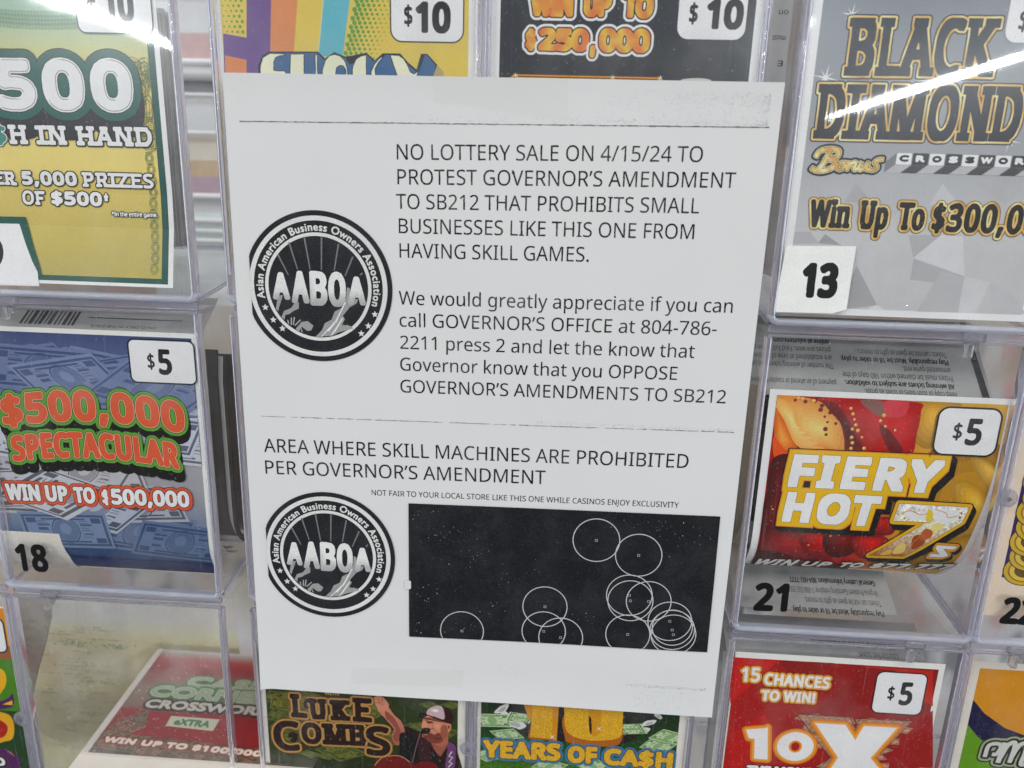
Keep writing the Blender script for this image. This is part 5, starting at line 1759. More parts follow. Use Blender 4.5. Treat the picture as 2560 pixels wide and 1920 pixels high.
# ------------------------------------------------------------------ middle row: red rose ticket
def ticket_d2():
    root = ticket('red and yellow rose ticket with white slanted lettering and a flaming seven')
    prof = [(4.00, 60.00), (4.00, -46.00), (4.15, -48.75), (4.58, -51.47), (5.30, -54.13), (6.30, -56.69), (7.56, -59.14), (9.08, -61.44), (10.83, -63.57), (12.80, -65.49), (14.95, -67.20), (17.28, -68.68), (19.75, -69.89), (22.34, -70.84), (25.01, -71.52), (27.73, -71.90)]
    # the right half curls back harder than the left
    f = along(prof, lambda x, z: 17.0 * np.clip((x - 116.0) / 100.0, 0, 1.05) ** 2 * np.clip((-z - 5.0) / 57.0, 0, 1.3) ** 2)
    place_root(root, 168, 4, 20)
    sh = Sheet(root, f, f.cuts + [('x', k) for k in range(120, 220, 2)] + [('z', k) for k in range(-46, -5, 2)], step=0.006)
    a = sh.art('ticket_sheet')
    zt, zb = (165.22, 20.26)[1], (165.51, -66.68)[1]
    xl, xr = (117.96, 2.59)[0], (218.91, 13.46)[0]
    a.rect(xl, xr, zb - 1.0, zt, (222, 221, 217), nx=2, nz=10)
    fl, fr, ft = (121.16, 8.89)[0], (215.89, 13.32)[0], (165.61, 17.71)[1]
    a.rect(fl, fr, zb, ft, bands([(fl, (160, 26, 28)), (fl + 40, (188, 30, 32)), (fl + 62, (206, 150, 54)), (fr, (204, 156, 62))], 0), nx=24, nz=10)
    red = (186, 28, 32)
    a.clip = (fl, fr, zb, ft)
    # right: amber petals
    for pts, c in (([(186.41, -5.80), (207.46, 3.24), (219.40, -4.76), (222.85, -23.13), (221.27, -42.34), (217.91, -58.00), (197.16, -60.17), (181.52, -38.37)], grad((150, 104, 34), (196, 146, 52), zb, ft)),
                   ([(205.12, -5.48), (214.27, -8.72), (222.99, -20.01), (225.09, -29.28), (213.88, -18.65), (207.49, -11.55)], (216, 170, 76)),
                   ([(199.24, -18.20), (208.97, -17.67), (218.16, -26.52), (219.41, -38.55), (211.04, -43.02)], (222, 168, 58)),
                   ([(197.86, -49.34), (208.48, -43.18), (219.37, -41.15), (221.94, -57.60), (201.91, -61.57)], (204, 150, 44)),
                   ([(178.56, 17.58), (197.07, 17.23), (187.00, 10.76), (187.59, -2.65), (179.45, 1.87)], (212, 160, 64))):
        c2 = c if isinstance(c, tuple) else (186, 134, 46)
        q = np.array(pts)
        a.blend(pts, tuple(k * 0.78 for k in c2), tuple(min(255, k * 1.12) for k in c2), q.mean(0) + np.array([1.5, 3.0]))
    # upper middle: red sheen and brown shadow
    a.blend([(144.85, 16.65), (178.05, 17.26), (181.02, 12.89), (180.93, 3.17), (179.72, -6.76), (166.83, -8.66), (156.80, 0.77), (149.90, 9.02)], (164, 22, 28), (200, 32, 36), (174.72, 6.54))
    a.poly(spline([(155.59, 16.83), (164.60, 16.94), (167.02, 12.24), (166.79, 10.11), (162.06, 11.41)]), (128, 92, 84))
    a.poly(spline([(165.72, 17.00), (175.27, 17.07), (174.50, 11.38), (170.21, 9.97), (166.93, 11.03)]), (196, 62, 70))
    a.poly(spline([(165.05, 6.69), (170.03, 3.87), (176.48, -4.44), (172.23, -6.52), (167.02, 1.27)]), (110, 16, 22))
    # upper left: cream and amber petals
    a.blend([(120.29, 17.22), (129.37, 17.63), (138.72, 15.77), (147.30, 11.32), (152.46, 3.02), (152.24, -7.52), (143.86, -5.45), (135.88, -6.47), (129.34, -0.57), (122.02, 1.55)], (206, 134, 62), (242, 200, 118), (140.33, 3.67), 8)
    a.blend([(120.66, 13.13), (124.13, 9.03), (129.04, 1.89), (132.34, -6.02), (128.10, -9.37), (122.61, -3.38)], (196, 92, 36), (236, 160, 70), (125.31, -0.76))
    a.blend([(120.91, 16.77), (127.61, 13.45), (130.72, 6.89), (136.55, -2.70), (143.77, -4.83), (137.03, -6.41), (130.80, -2.98), (125.65, 6.04), (120.88, 13.14)], (222, 160, 84), (244, 208, 132), (128.36, 7.39))
    a.poly(spline([(121.85, -0.93), (127.14, -6.28), (131.73, -10.44), (125.50, -12.02), (122.44, -8.40)]), (216, 84, 40))
    # brown band of beads
    a.blend([(139.85, 15.82), (146.23, 14.90), (151.69, 8.49), (156.80, 0.77), (161.40, -7.06), (153.38, -7.47), (151.10, 0.49), (147.72, 8.30)], (120, 46, 24), (70, 24, 18), (152.46, 3.02))
    rng = random.Random(3)
    spots = [(128.73, 15.92), (133.06, 15.51), (137.03, 15.69), (140.09, 14.02), (143.90, 11.17), (141.88, 9.25), (143.34, 6.88), (142.90, 3.79), (143.51, 1.36), (146.84, 6.43), (143.97, 14.80), (137.43, 16.91), (139.77, 12.19)]
    for p in spots:
        r = rng.uniform(0.5, 1.05)
        a.poly(ellipse(p, r, r), (112, 48, 22), step=False)
    beads = [(152.13, 13.36), (153.32, 11.00), (154.23, 8.61), (155.15, 6.21), (156.35, 3.82), (153.99, 4.32), (154.24, 0.65), (154.87, -1.79), (158.50, 0.85), (160.08, -4.02), (154.66, -4.29), (167.40, 6.19), (171.63, 4.56), (166.09, 10.99), (165.05, 8.51), (126.94, -9.43), (125.03, -22.88), (131.77, 16.66), (136.42, 15.96), (130.04, 16.88)]
    a.sh.lift += a.sh.STEP
    for p in beads:
        r = rng.uniform(0.5, 0.9)
        a.poly(ellipse(p, r, r), (214, 156, 72), step=False)
    a.sh.lift += a.sh.STEP
    for p in beads:
        a.poly(ellipse((p[0] - .15, p[1] + .2), 0.28, 0.28, n=10), (246, 226, 160), step=False)
    # lower left: a dark red rose
    for pts, c in (([(122.45, -10.91), (132.73, -9.13), (142.52, -21.29), (142.26, -40.78), (131.97, -49.52), (119.11, -48.89), (121.59, -28.88)], grad((78, 10, 16), (122, 16, 22), zb + 8, ft - 40)),
                   ([(124.00, -44.51), (137.13, -43.07), (147.49, -47.12), (152.14, -56.16), (144.49, -64.17), (124.02, -58.73), (118.84, -51.13)], (150, 20, 28)),
                   ([(137.30, -44.38), (145.65, -43.22), (156.03, -46.57), (156.14, -56.74), (144.72, -56.79)], (178, 30, 36)),
                   ([(149.38, -43.65), (157.76, -42.47), (164.35, -44.71), (164.04, -53.41), (157.39, -56.63), (150.36, -52.02)], grad((186, 74, 40), (150, 20, 28), zb + 5, zb + 20)),
                   ([(162.02, -45.52), (170.35, -43.67), (178.24, -45.15), (179.82, -53.82), (170.33, -56.44), (164.17, -51.78)], (196, 36, 42)),
                   ([(118.13, -57.17), (129.42, -55.32), (144.41, -60.01), (156.42, -61.15), (165.51, -66.68), (121.82, -74.23)], (92, 22, 26)),
                   ([(167.52, -35.97), (178.33, -35.31), (179.43, -42.43), (170.21, -43.02)], (170, 26, 34))):
        c2 = c if isinstance(c, tuple) else (116, 16, 22)
        q = np.array(pts)
        a.blend(pts, tuple(k * 0.66 for k in c2), tuple(min(255, k * 1.12) for k in c2), q.mean(0) + np.array([0.5, 2.5]))
    for p in [(152.07, -45.14), (155.61, -44.26), (143.49, -28.31), (130.12, -25.82), (125.16, -33.89), (143.15, -50.25)]:
        a.poly(ellipse(p, 0.5, 0.5, n=10), (224, 130, 70), step=False)
    a.clip = None
    t = sh.art('title')
    rim = [(0.22, (70, 66, 56)), (2.1, (216, 176, 44)), (2.75, (206, 124, 44)), (3.1, (36, 26, 20))]
    kw = dict(font='H', bold=1.05, sq=True, track=0.22)
    F, Hh = [(129.91, -23.13), (193.33, -22.80), (130.25, -7.88)], [(129.45, -39.69), (170.10, -39.60), (130.65, -25.28)]
    groups = []
    for word, at in (('FIERY', F), ('HOT', Hh)):
        t_ = layout(word, 'H', 0.16)
        p0, p1 = np.array(at[0]), np.array(at[1])
        ux = (p1 - p0) / np.hypot(*(p1 - p0))
        uz = np.array([-ux[1], ux[0]])
        hh = float(np.dot(np.array(at[2]) - p0, uz))
        allp = np.concatenate([c for g in t_ for c in g])
        b = 1.25
        sx = (np.hypot(*(p1 - p0)) - 2 * b) / (allp[:, 0].max() - allp[:, 0].min())
        for g in t_:
            q = []
            for c in g:
                x = (c[:, 0] - allp[:, 0].min()) * sx + b
                z = c[:, 1] * (hh - 2 * b) + b
                q.append(p0 + np.outer(x + 0.10 * z, ux) + np.outer(z, uz))
            groups.append(q)
    m = Mask.of(groups, 9).grow(1.25, True)
    k = m.grow(2.7, True)
    t.loops(k.sweep(2.2, -2.0).loops(), (30, 26, 26))
    t.loops(k.loops(), (40, 26, 18))
    t.loops(m.grow(2.3, True).loops(), (206, 126, 48))
    t.loops(m.grow(1.9, True).loops(), (214, 172, 40))
    t.loops(m.loops(0.22), (96, 84, 60))
    t.loops(m.loops(), (229, 229, 227))
    seven = np.array([(179.15, -28.18), (209.41, -28.17), (208.75, -35.03), (188.22, -53.16), (171.92, -53.78), (193.24, -36.01), (178.25, -36.29)])
    m = Mask.of([[seven]], 6)
    k = m.grow(2.0)
    t.loops(k.sweep(2.0, -2.2).loops(), (30, 26, 26))
    t.loops(k.loops(), (52, 34, 18))
    t.loops(m.loops(1.6), (212, 166, 44))
    t.loops(m.loops(0.25), (150, 84, 40))
    zs = seven[:, 1]
    t.poly(seven, grad((168, 104, 44), (246, 240, 222), zs.min(), zs.max() - 4), 2)
    for pts, c in (([(181.63, -31.24), (187.30, -32.18), (191.74, -30.63), (196.02, -32.94), (192.96, -35.06), (185.55, -34.87)], (252, 250, 240)),
                   ([(194.11, -30.49), (202.44, -29.99), (206.62, -31.65), (202.07, -36.42), (196.59, -34.83)], (252, 248, 226)),
                   ([(192.16, -29.97), (194.76, -31.73), (194.96, -35.58), (192.36, -35.09)], (226, 190, 60)),
                   ([(196.98, -36.10), (201.06, -37.13), (198.44, -40.56), (194.92, -41.44)], (232, 206, 130)),
                   ([(189.10, -43.13), (193.26, -42.20), (195.20, -46.04), (190.46, -49.13)], (150, 74, 36)),
                   ([(182.96, -48.23), (186.33, -46.64), (187.20, -50.85), (182.37, -51.99)], (226, 190, 110)),
                   ([(192.98, -39.27), (196.99, -40.00), (196.83, -43.29), (192.64, -44.22)], (178, 92, 50)),
                   ([(177.61, -51.55), (180.91, -49.82), (181.26, -52.48), (176.89, -53.07)], (214, 170, 90))):
        t.poly(spline(pts), c)
    for pts in ([(181.33, -32.55), (184.60, -31.06), (189.26, -32.71), (192.08, -31.89)], [(195.13, -29.79), (200.44, -31.39), (201.63, -33.23), (205.63, -32.34)], [(189.48, -49.95), (189.90, -45.72), (191.80, -43.61), (191.62, -40.99)]):
        t.line(spline(pts, 6, False), 0.3, (206, 128, 54))
    s7 = np.array([(201.54, -46.30), (211.23, -46.32), (210.67, -47.88), (205.16, -47.98), (207.45, -49.53), (209.38, -51.11), (206.99, -52.33), (200.16, -52.54), (200.58, -50.78), (204.65, -50.70), (202.91, -49.34), (201.20, -47.83)])
    m = Mask.of([[s7]], 5)
    k = m.grow(1.5)
    t.loops(k.sweep(1.5, -1.4).loops(), (30, 26, 26))
    t.loops(k.loops(), (64, 40, 20))
    t.loops(m.loops(1.2), (206, 146, 48))
    t.loops(m.loops(0.2), (90, 70, 50))
    t.loops(m.loops(), (228, 226, 222))
    b = sh.art('prize_line')
    kw = dict(font='H', bold=0.45, track=0.10, outline=[(0.5, (36, 24, 22))], slant=0.5)
    b.text('WIN', [(120.70, -66.68), (139.19, -65.71), (121.63, -60.45)], (216, 212, 206), **kw)
    b.text('UP', [(142.85, -65.06), (155.74, -64.47), (143.18, -60.15)], (216, 212, 206), **kw)
    b.text('TO', [(159.82, -63.86), (171.33, -63.13), (159.72, -59.53)], (216, 212, 206), **kw)
    b.text('$77,777', [(175.33, -62.86), (215.09, -59.99), (174.96, -58.66)], (216, 212, 206), **kw)
    price_tag(sh, (188.49, -4.58), (213.41, 15.47), '5', [(200.52, -0.41), (207.11, -0.33), (200.36, 11.39)], r=4.0, bold=0.75, border=(22, 20, 20), bw=0.8,
              dollar=[(195.30, 1.91), (198.96, 1.97), (194.62, 9.00)])
    sh.finish()


ticket_d2()


# ------------------------------------------------------------------ middle row, far right: purple coin ticket
def ticket_e2():
    root = ticket('purple ticket with stacked gold coins, cut off by the right edge')
    d = 4.0
    place_root(root, 270, d, -40)
    sh = Sheet(root, flat_at(d))
    a = sh.art('ticket_sheet')
    a.rect(219.5, 320, (228.01, -78.58)[1] - 1.5, 28, (214, 196, 176), nx=2, nz=4)
    fl = (228.17, -42.44)[0]
    a.rect(fl, 316, (230.89, -61.12)[1], 20, (60, 48, 98), nx=2, nz=4)
    for k in range(7):
        c = (fl + 9.0 + 1.2 * (k % 2), (235.09, -57.32)[1] + 7.0 * k)
        for r, col in ((7.4, (60, 46, 30)), (7.0, (190, 158, 56)), (5.6, (140, 108, 36)), (5.0, (206, 176, 70)), (3.4, (96, 76, 40))):
            a.poly(ellipse(c, r * 1.25, r), col)
    sh.finish()


ticket_e2()


# ------------------------------------------------------------------ bottom row, lower left corner: loop pattern ticket
def ticket_z3():
    root = ticket('orange and green ticket of bold looping shapes at the lower left corner')
    d = 4.0
    place_root(root, -285, d, -190)
    sh = Sheet(root, flat_at(d))
    a = sh.art('ticket_sheet')
    a.rect(-330, (-237.92, -127.81)[0], -240, (-239.34, -106.03)[1], (220, 214, 200), nx=2, nz=6)
    xr = (-236.86, -108.29)[0]
    zt = (-239.50, -107.06)[1]
    a.rect(-326, xr, -240, zt, (206, 134, 44), nx=2, nz=6)
    z1, z2, z3 = (-242.77, -128.15)[1], (-243.93, -135.63)[1], (-248.69, -166.40)[1]
    a.rect(-326, xr, z2, z1, (150, 84, 46))
    a.rect(-326, xr, z3, z2, (74, 126, 42))
    a.rect(-326, xr, -240, z3, (44, 70, 46))
    for pts, c in (([(-251.88, -163.18), (-243.89, -159.14), (-240.38, -156.13), (-241.52, -163.78), (-252.32, -165.98)], (84, 44, 92)),
                   ([(-256.26, -190.98), (-249.91, -190.46), (-242.96, -194.21), (-244.48, -204.48), (-258.57, -205.66)], (84, 44, 92)),
                   ([(-248.63, -142.51), (-244.85, -141.57), (-242.71, -143.43), (-242.52, -148.13), (-244.90, -153.74), (-251.33, -159.70)], (216, 166, 44)),
                   ([(-252.77, -168.80), (-247.66, -167.71), (-243.61, -169.48), (-242.46, -174.99), (-244.39, -182.89), (-249.14, -185.40), (-255.46, -185.91)], (214, 160, 44)),
                   ([(-253.32, -172.33), (-249.05, -172.70), (-246.35, -175.29), (-246.64, -178.83), (-249.33, -182.58), (-255.12, -183.75)], (164, 42, 40)),
                   ([(-246.91, -162.80), (-241.26, -159.97), (-241.37, -162.73)], (222, 176, 50)),
                   ([(-249.80, -189.74), (-244.86, -194.36), (-246.44, -192.33)], (222, 176, 50))):
        a.poly(spline(pts, 5) if len(pts) > 4 else pts, c)
    p, q = (-255.36, -131.66), (-239.61, -113.09)
    b = sh.art('price_box')
    b.box(p[0], q[0], p[1], q[1], 3.0, (228, 226, 222), (24, 22, 22), 0.9)
    p, q = (-261.72, -201.54), (-248.70, -193.24)
    t = sh.art('prize_line')
    t.text('$500', [(-273.16, -201.76), (-250.71, -200.63), (-272.29, -196.60)], (232, 230, 224), 'H', bold=0.5, outline=[(0.9, (26, 26, 26)), (1.6, (70, 60, 56))])
    sh.finish()


ticket_z3()


# ------------------------------------------------------------------ bottom row: the slumped red ticket
def ticket_a3():
    root = ticket('red and green ticket slumped flat on its pack with white prize lettering')
    o = (-204.17, 7.0, -186.44)
    place_root(root, *o)
    sh = Sheet(root, tilted(o, (1, 0, 0), (0, 0.9936, 0.113)))
    a = sh.art('ticket_sheet')
    W = 118.0
    vt = (6.78, 70.87)[1]
    a.rect(-3.0, W, -16, vt, (204, 196, 186), nx=4, nz=8)
    z0 = (15.45, -4.95)[1]
    r1, r2, r3 = (46.88, 5.22)[1], (37.60, 23.77)[1], (25.31, 62.59)[1]
    a.rect(0.6, W, z0, vt, bands([(z0, (84, 76, 66)), (r1, (110, 90, 78)), (r1 + 3, (142, 62, 60)), (r2, (142, 56, 56)), (r2 + 3, (132, 104, 96)), (r2 + 16, (140, 128, 116)), (r3 - 6, (142, 60, 60)), (r3, (160, 70, 68)), (r3 + 6, (172, 160, 152)), (vt, (196, 190, 180))], 90), nx=4, nz=50)
    rng = random.Random(8)
    a.clip = (0.6, W, z0, vt)
    for k in range(26):
        bill(a, (rng.uniform(8, 70), rng.uniform(z0 + 3, r2)), 17, rng.uniform(-60, 60), (122 + rng.random() * 30, 106, 92), (86, 72, 62), False)
    for k in range(16):
        bill(a, (rng.uniform(8, 112), rng.uniform(z0 + 1, z0 + 8)), 15, rng.uniform(-40, 40), (116 + rng.random() * 20, 104, 88), (70, 62, 54), False)
    a.clip = None
    a.poly([(17.40, 23.70), (83.61, 22.00), (90.46, 4.41), (65.46, 5.28), (15.41, 7.85), (21.21, 12.14)], (144, 50, 52))
    a.rect(-3.0, 0.6, -16, vt, (204, 196, 186), nx=1, nz=4)
    a.rect(-3.0, W, -16, z0, (204, 196, 186), nx=1, nz=2)
    t = sh.art('title')
    g = [(0.4, (186, 190, 168)), (1.5, (74, 120, 70))]
    t.text('CASH', [(28.26, 42.46), (78.05, 41.42), (27.02, 50.47)], (150, 160, 136), 'G', bold=0.6, outline=g)
    t.text('CORNER', [(10.74, 34.00), (81.23, 33.18), (9.96, 42.23)], (150, 160, 136), 'G', bold=0.6, outline=g)
    t.text('CROSSWORD', [(12.65, 25.76), (84.28, 25.25), (11.54, 31.94)], (190, 184, 170), 'G', bold=0.5, outline=[(1.2, (58, 50, 56))])
    t.poly([(31.51, 14.54), (58.05, 13.27), (58.30, 21.09), (31.11, 21.21)], (188, 186, 166))
    t.text('eXTRA', [(34.67, 15.58), (54.68, 15.07), (34.26, 20.12)], (82, 122, 78), 'G', bold=0.4)
    w = sh.art('prize_line')
    w.text('WIN UP TO $100,000', [(4.32, 1.72), (89.42, -0.67), (1.63, 5.58)], (222, 206, 190), 'H', bold=0.5, track=0.06, outline=[(0.7, (150, 56, 44))])
    sh.finish()


ticket_a3()


# ------------------------------------------------------------------ bottom row: ticket with a singer
def ticket_b3():
    root = ticket('dark green banknote ticket with a singer in a cap and brown curly lettering')
    d = 3.6
    place_root(root, -58, d, -190)
    sh = Sheet(root, flat_at(d))
    a = sh.art('ticket_sheet')
    a.rect((-112.07, -161.94)[0], (-9.23, -153.95)[0], -250, -120, (215, 210, 198), nx=2, nz=6)
    fl, fr = (-108.51, -161.66)[0], (-12.82, -154.23)[0]
    a.rect(fl, fr, -250, -122, bands([(-200, (48, 52, 30)), (-160, (54, 64, 36)), (-122, (50, 60, 32))], 90), 0, nx=4, nz=12)
    rng = random.Random(5)
    a.clip = (fl, fr, -250, -122)
    for k in range(22):
        x = rng.choice([rng.uniform(fl + 7, fl + 24), rng.uniform(fl + 7, fr - 7)])
        bill(a, (x, rng.uniform(-178, -146)), rng.uniform(13, 20), rng.uniform(-60, 60), (96 + rng.random() * 20, 100 + rng.random() * 14, 56), (58, 66, 36), False)
    for p in [(-26.69, -146.00), (-15.87, -145.18), (-32.45, -158.44), (-79.07, -179.96), (-87.95, -179.29)]:
        bill(a, p, 8, rng.uniform(-40, 60), (104, 110, 62), (66, 74, 42), False)
    a.clip = None
    # the printed singer
    m = sh.art('picture')
    shirt = (50, 33, 37)
    S = spline
    m.poly(S([(-42.29, -160.56), (-37.65, -159.52), (-31.30, -161.73), (-26.68, -164.07), (-19.74, -166.23), (-13.96, -167.81), (-12.76, -171.81), (-12.48, -188.40), (-43.79, -191.04), (-40.70, -176.83), (-42.39, -170.09)]), shirt)
    m.poly(S([(-52.82, -149.97), (-47.90, -148.27), (-44.51, -152.67), (-40.52, -157.05), (-39.12, -163.02), (-40.04, -168.53), (-43.56, -170.53), (-45.83, -165.59), (-44.61, -161.42), (-48.59, -155.67)]), grad((150, 84, 72), (194, 126, 104), -178, -150))
    m.poly(S([(-46.24, -152.81), (-43.68, -155.96), (-41.15, -162.50), (-41.78, -167.31), (-43.54, -168.81), (-45.25, -165.54), (-43.74, -161.35), (-46.86, -156.20)]), (142, 80, 68))
    m.poly(S([(-48.80, -151.00), (-46.24, -152.81), (-46.86, -156.20), (-48.46, -154.99)]), (140, 78, 66))
    m.poly(S([(-54.74, -144.81), (-52.69, -142.67), (-49.83, -143.25), (-47.30, -146.23), (-47.04, -148.54), (-49.10, -151.36), (-51.68, -150.55), (-53.36, -148.02)]), (196, 130, 104))
    for pts in ([(-54.20, -146.42), (-51.90, -146.58), (-49.62, -147.74)], [(-52.14, -143.95), (-51.32, -146.54)], [(-50.42, -143.82), (-49.89, -146.76)]):
        m.line(pts, 0.3, (140, 78, 64))
    m.poly(S([(-26.68, -163.39), (-18.63, -158.71), (-17.44, -165.37), (-18.56, -170.22), (-22.02, -174.62), (-25.52, -168.74)]), (168, 100, 80))
    m.poly(S([(-28.98, -152.81), (-23.25, -151.70), (-18.09, -153.97), (-17.48, -159.96), (-19.75, -164.87), (-23.79, -166.89), (-27.84, -166.20), (-30.44, -164.37), (-29.57, -160.91), (-30.72, -158.31)]), grad((176, 104, 82), (204, 138, 108), -174, -156))
    m.poly(S([(-30.15, -163.33), (-26.68, -164.07), (-23.21, -165.15), (-19.76, -163.52), (-20.90, -167.00), (-24.36, -167.96), (-28.42, -166.58)]), (128, 66, 54))
    m.poly(S([(-18.36, -155.67), (-16.36, -155.84), (-16.05, -158.84), (-17.47, -160.97), (-18.34, -159.36)]), (196, 128, 100))
    m.poly(S([(-17.61, -157.15), (-16.80, -157.35), (-17.14, -159.26)]), (70, 44, 40))
    m.blend([(-25.54, -155.22), (-20.95, -154.20), (-18.64, -156.69), (-19.20, -160.77), (-22.07, -162.35), (-24.96, -159.88)], (186, 116, 92), (214, 150, 120), (-23.23, -157.72))
    m.poly(S([(-29.56, -153.12), (-24.39, -153.26), (-19.80, -154.24), (-20.95, -155.26), (-26.11, -154.60), (-29.44, -154.32)]), (120, 66, 56))
    m.poly(S([(-29.21, -155.51), (-30.72, -158.17), (-29.45, -158.75), (-27.95, -157.96), (-28.30, -156.24)]), (208, 142, 114))
    m.poly(S([(-28.29, -155.70), (-25.54, -155.09), (-25.08, -155.99), (-27.26, -156.56)]), (112, 62, 52))
    m.poly(S([(-29.00, -164.66), (-26.10, -165.38), (-22.63, -165.78), (-20.22, -164.10), (-22.07, -161.67), (-24.37, -162.67), (-26.68, -162.04)]), (112, 58, 48))
    m.poly(S([(-20.94, -157.54), (-18.07, -157.45), (-18.03, -162.70), (-19.75, -164.87), (-21.20, -162.96)]), (150, 88, 72))
    m.poly(S([(-41.15, -163.18), (-34.79, -164.71), (-32.50, -173.41), (-34.87, -180.51), (-40.75, -182.38), (-41.82, -172.10)]), (38, 26, 32))
    m.poly(S([(-31.31, -164.43), (-26.68, -167.46), (-24.35, -172.75), (-26.68, -178.45), (-31.35, -178.83), (-32.49, -170.66)]), (64, 44, 46))
    m.poly(S([(-26.68, -169.17), (-25.05, -172.80), (-23.76, -178.21), (-24.58, -178.41), (-26.10, -173.23)]), (30, 22, 28))
    m.line([(-28.98, -154.82), (-26.11, -155.60)], 0.45, (96, 52, 46))
    m.line([(-26.40, -159.65), (-24.67, -159.18)], 0.4, (120, 64, 54))
    m.poly(S([(-31.56, -150.68), (-26.69, -151.30), (-20.95, -153.53), (-19.23, -154.06), (-26.69, -151.97), (-31.28, -153.32)]), (40, 26, 34))
    m.poly(S([(-28.41, -151.44), (-27.55, -148.05), (-23.84, -145.91), (-19.85, -146.14), (-15.84, -149.14), (-15.50, -155.11), (-18.08, -155.64), (-23.25, -153.70)]), (58, 34, 40))
    m.poly(S([(-28.12, -151.15), (-27.26, -148.16), (-23.84, -146.04), (-20.70, -146.34), (-19.37, -150.74), (-19.81, -153.57), (-23.82, -152.41)]), (190, 164, 164))
    m.poly(S([(-26.12, -148.60), (-23.83, -148.10), (-22.12, -148.63), (-23.83, -149.75)]), (224, 214, 210))
    m.poly(S([(-30.84, -161.01), (-29.57, -159.23), (-26.68, -159.34), (-26.40, -161.34), (-27.84, -162.67), (-30.44, -162.67)]), (34, 26, 32))
    m.line(S([(-31.30, -162.40), (-33.66, -171.44), (-35.46, -180.56)], 5, False), 0.45, (120, 96, 96))
    m.poly(S([(-25.52, -168.05), (-23.19, -172.65), (-21.44, -175.26), (-19.71, -172.37), (-18.00, -168.13), (-20.88, -169.73)]), (150, 88, 72))
    m.poly(S([(-17.43, -166.72), (-13.95, -168.49), (-13.63, -171.88), (-14.41, -182.28), (-18.78, -182.65), (-17.96, -173.60)], 4), (110, 70, 110))
    m.line([(-15.65, -172.04), (-17.03, -174.90), (-15.16, -175.43), (-17.00, -178.34), (-15.31, -178.89), (-17.33, -181.48)], 0.5, (220, 214, 216))
    m.poly(S([(-55.54, -185.70), (-53.07, -179.92), (-47.15, -176.66), (-41.87, -176.23), (-37.79, -178.67), (-34.88, -181.20), (-31.35, -179.52), (-26.68, -178.79), (-23.17, -180.93), (-21.97, -189.20), (-56.26, -192.09)]), (108, 40, 33))
    m.line(S([(-54.61, -183.53), (-51.29, -179.08), (-45.39, -176.80), (-40.70, -177.11), (-36.63, -180.10)], 5, False), 0.35, (196, 150, 110))
    t = sh.art('title')
    edge = [(0.95, (176, 134, 78)), (1.35, (120, 86, 48))]
    br = (50, 34, 30)
    kw = dict(font='H', bold=0.95, slab=(0.13, 0.10), track=0.12, outline=edge)
    t.text('L', [(-96.15, -158.33), (-87.64, -158.15), (-95.48, -144.41)], br, **kw)
    t.text('U', [(-87.08, -158.64), (-77.41, -158.23), (-86.57, -146.54)], br, **kw)
    t.text('K', [(-76.25, -158.48), (-65.75, -158.14), (-75.84, -146.39)], br, **kw)
    t.text('E', [(-65.17, -158.30), (-55.30, -158.34), (-64.51, -144.22)], br, **kw)
    t.text('C', [(-105.47, -178.49), (-91.75, -177.87), (-104.21, -160.65)], br, **kw)
    t.text('OMB', [(-91.25, -173.32), (-58.51, -172.41), (-90.39, -160.59)], br, **kw)
    t.text('S', [(-58.62, -177.60), (-46.27, -177.29), (-57.95, -160.10)], br, **kw)
    t.poly(S([(-98.48, -169.77), (-96.86, -166.89), (-93.93, -167.35), (-93.50, -170.75), (-95.38, -172.96), (-97.10, -171.72), (-96.12, -169.92), (-97.62, -170.39)]), br)
    t.poly(S([(-89.48, -149.42), (-87.73, -146.62), (-84.24, -146.36), (-84.32, -148.36), (-87.23, -148.58), (-87.90, -150.64), (-86.79, -151.89), (-88.85, -152.38)]), br)
    t.text('WITH', [(-78.93, -143.97), (-71.53, -143.75), (-78.84, -141.46)], (176, 138, 84), 'H', bold=0.25)
    sh.finish()


ticket_b3()


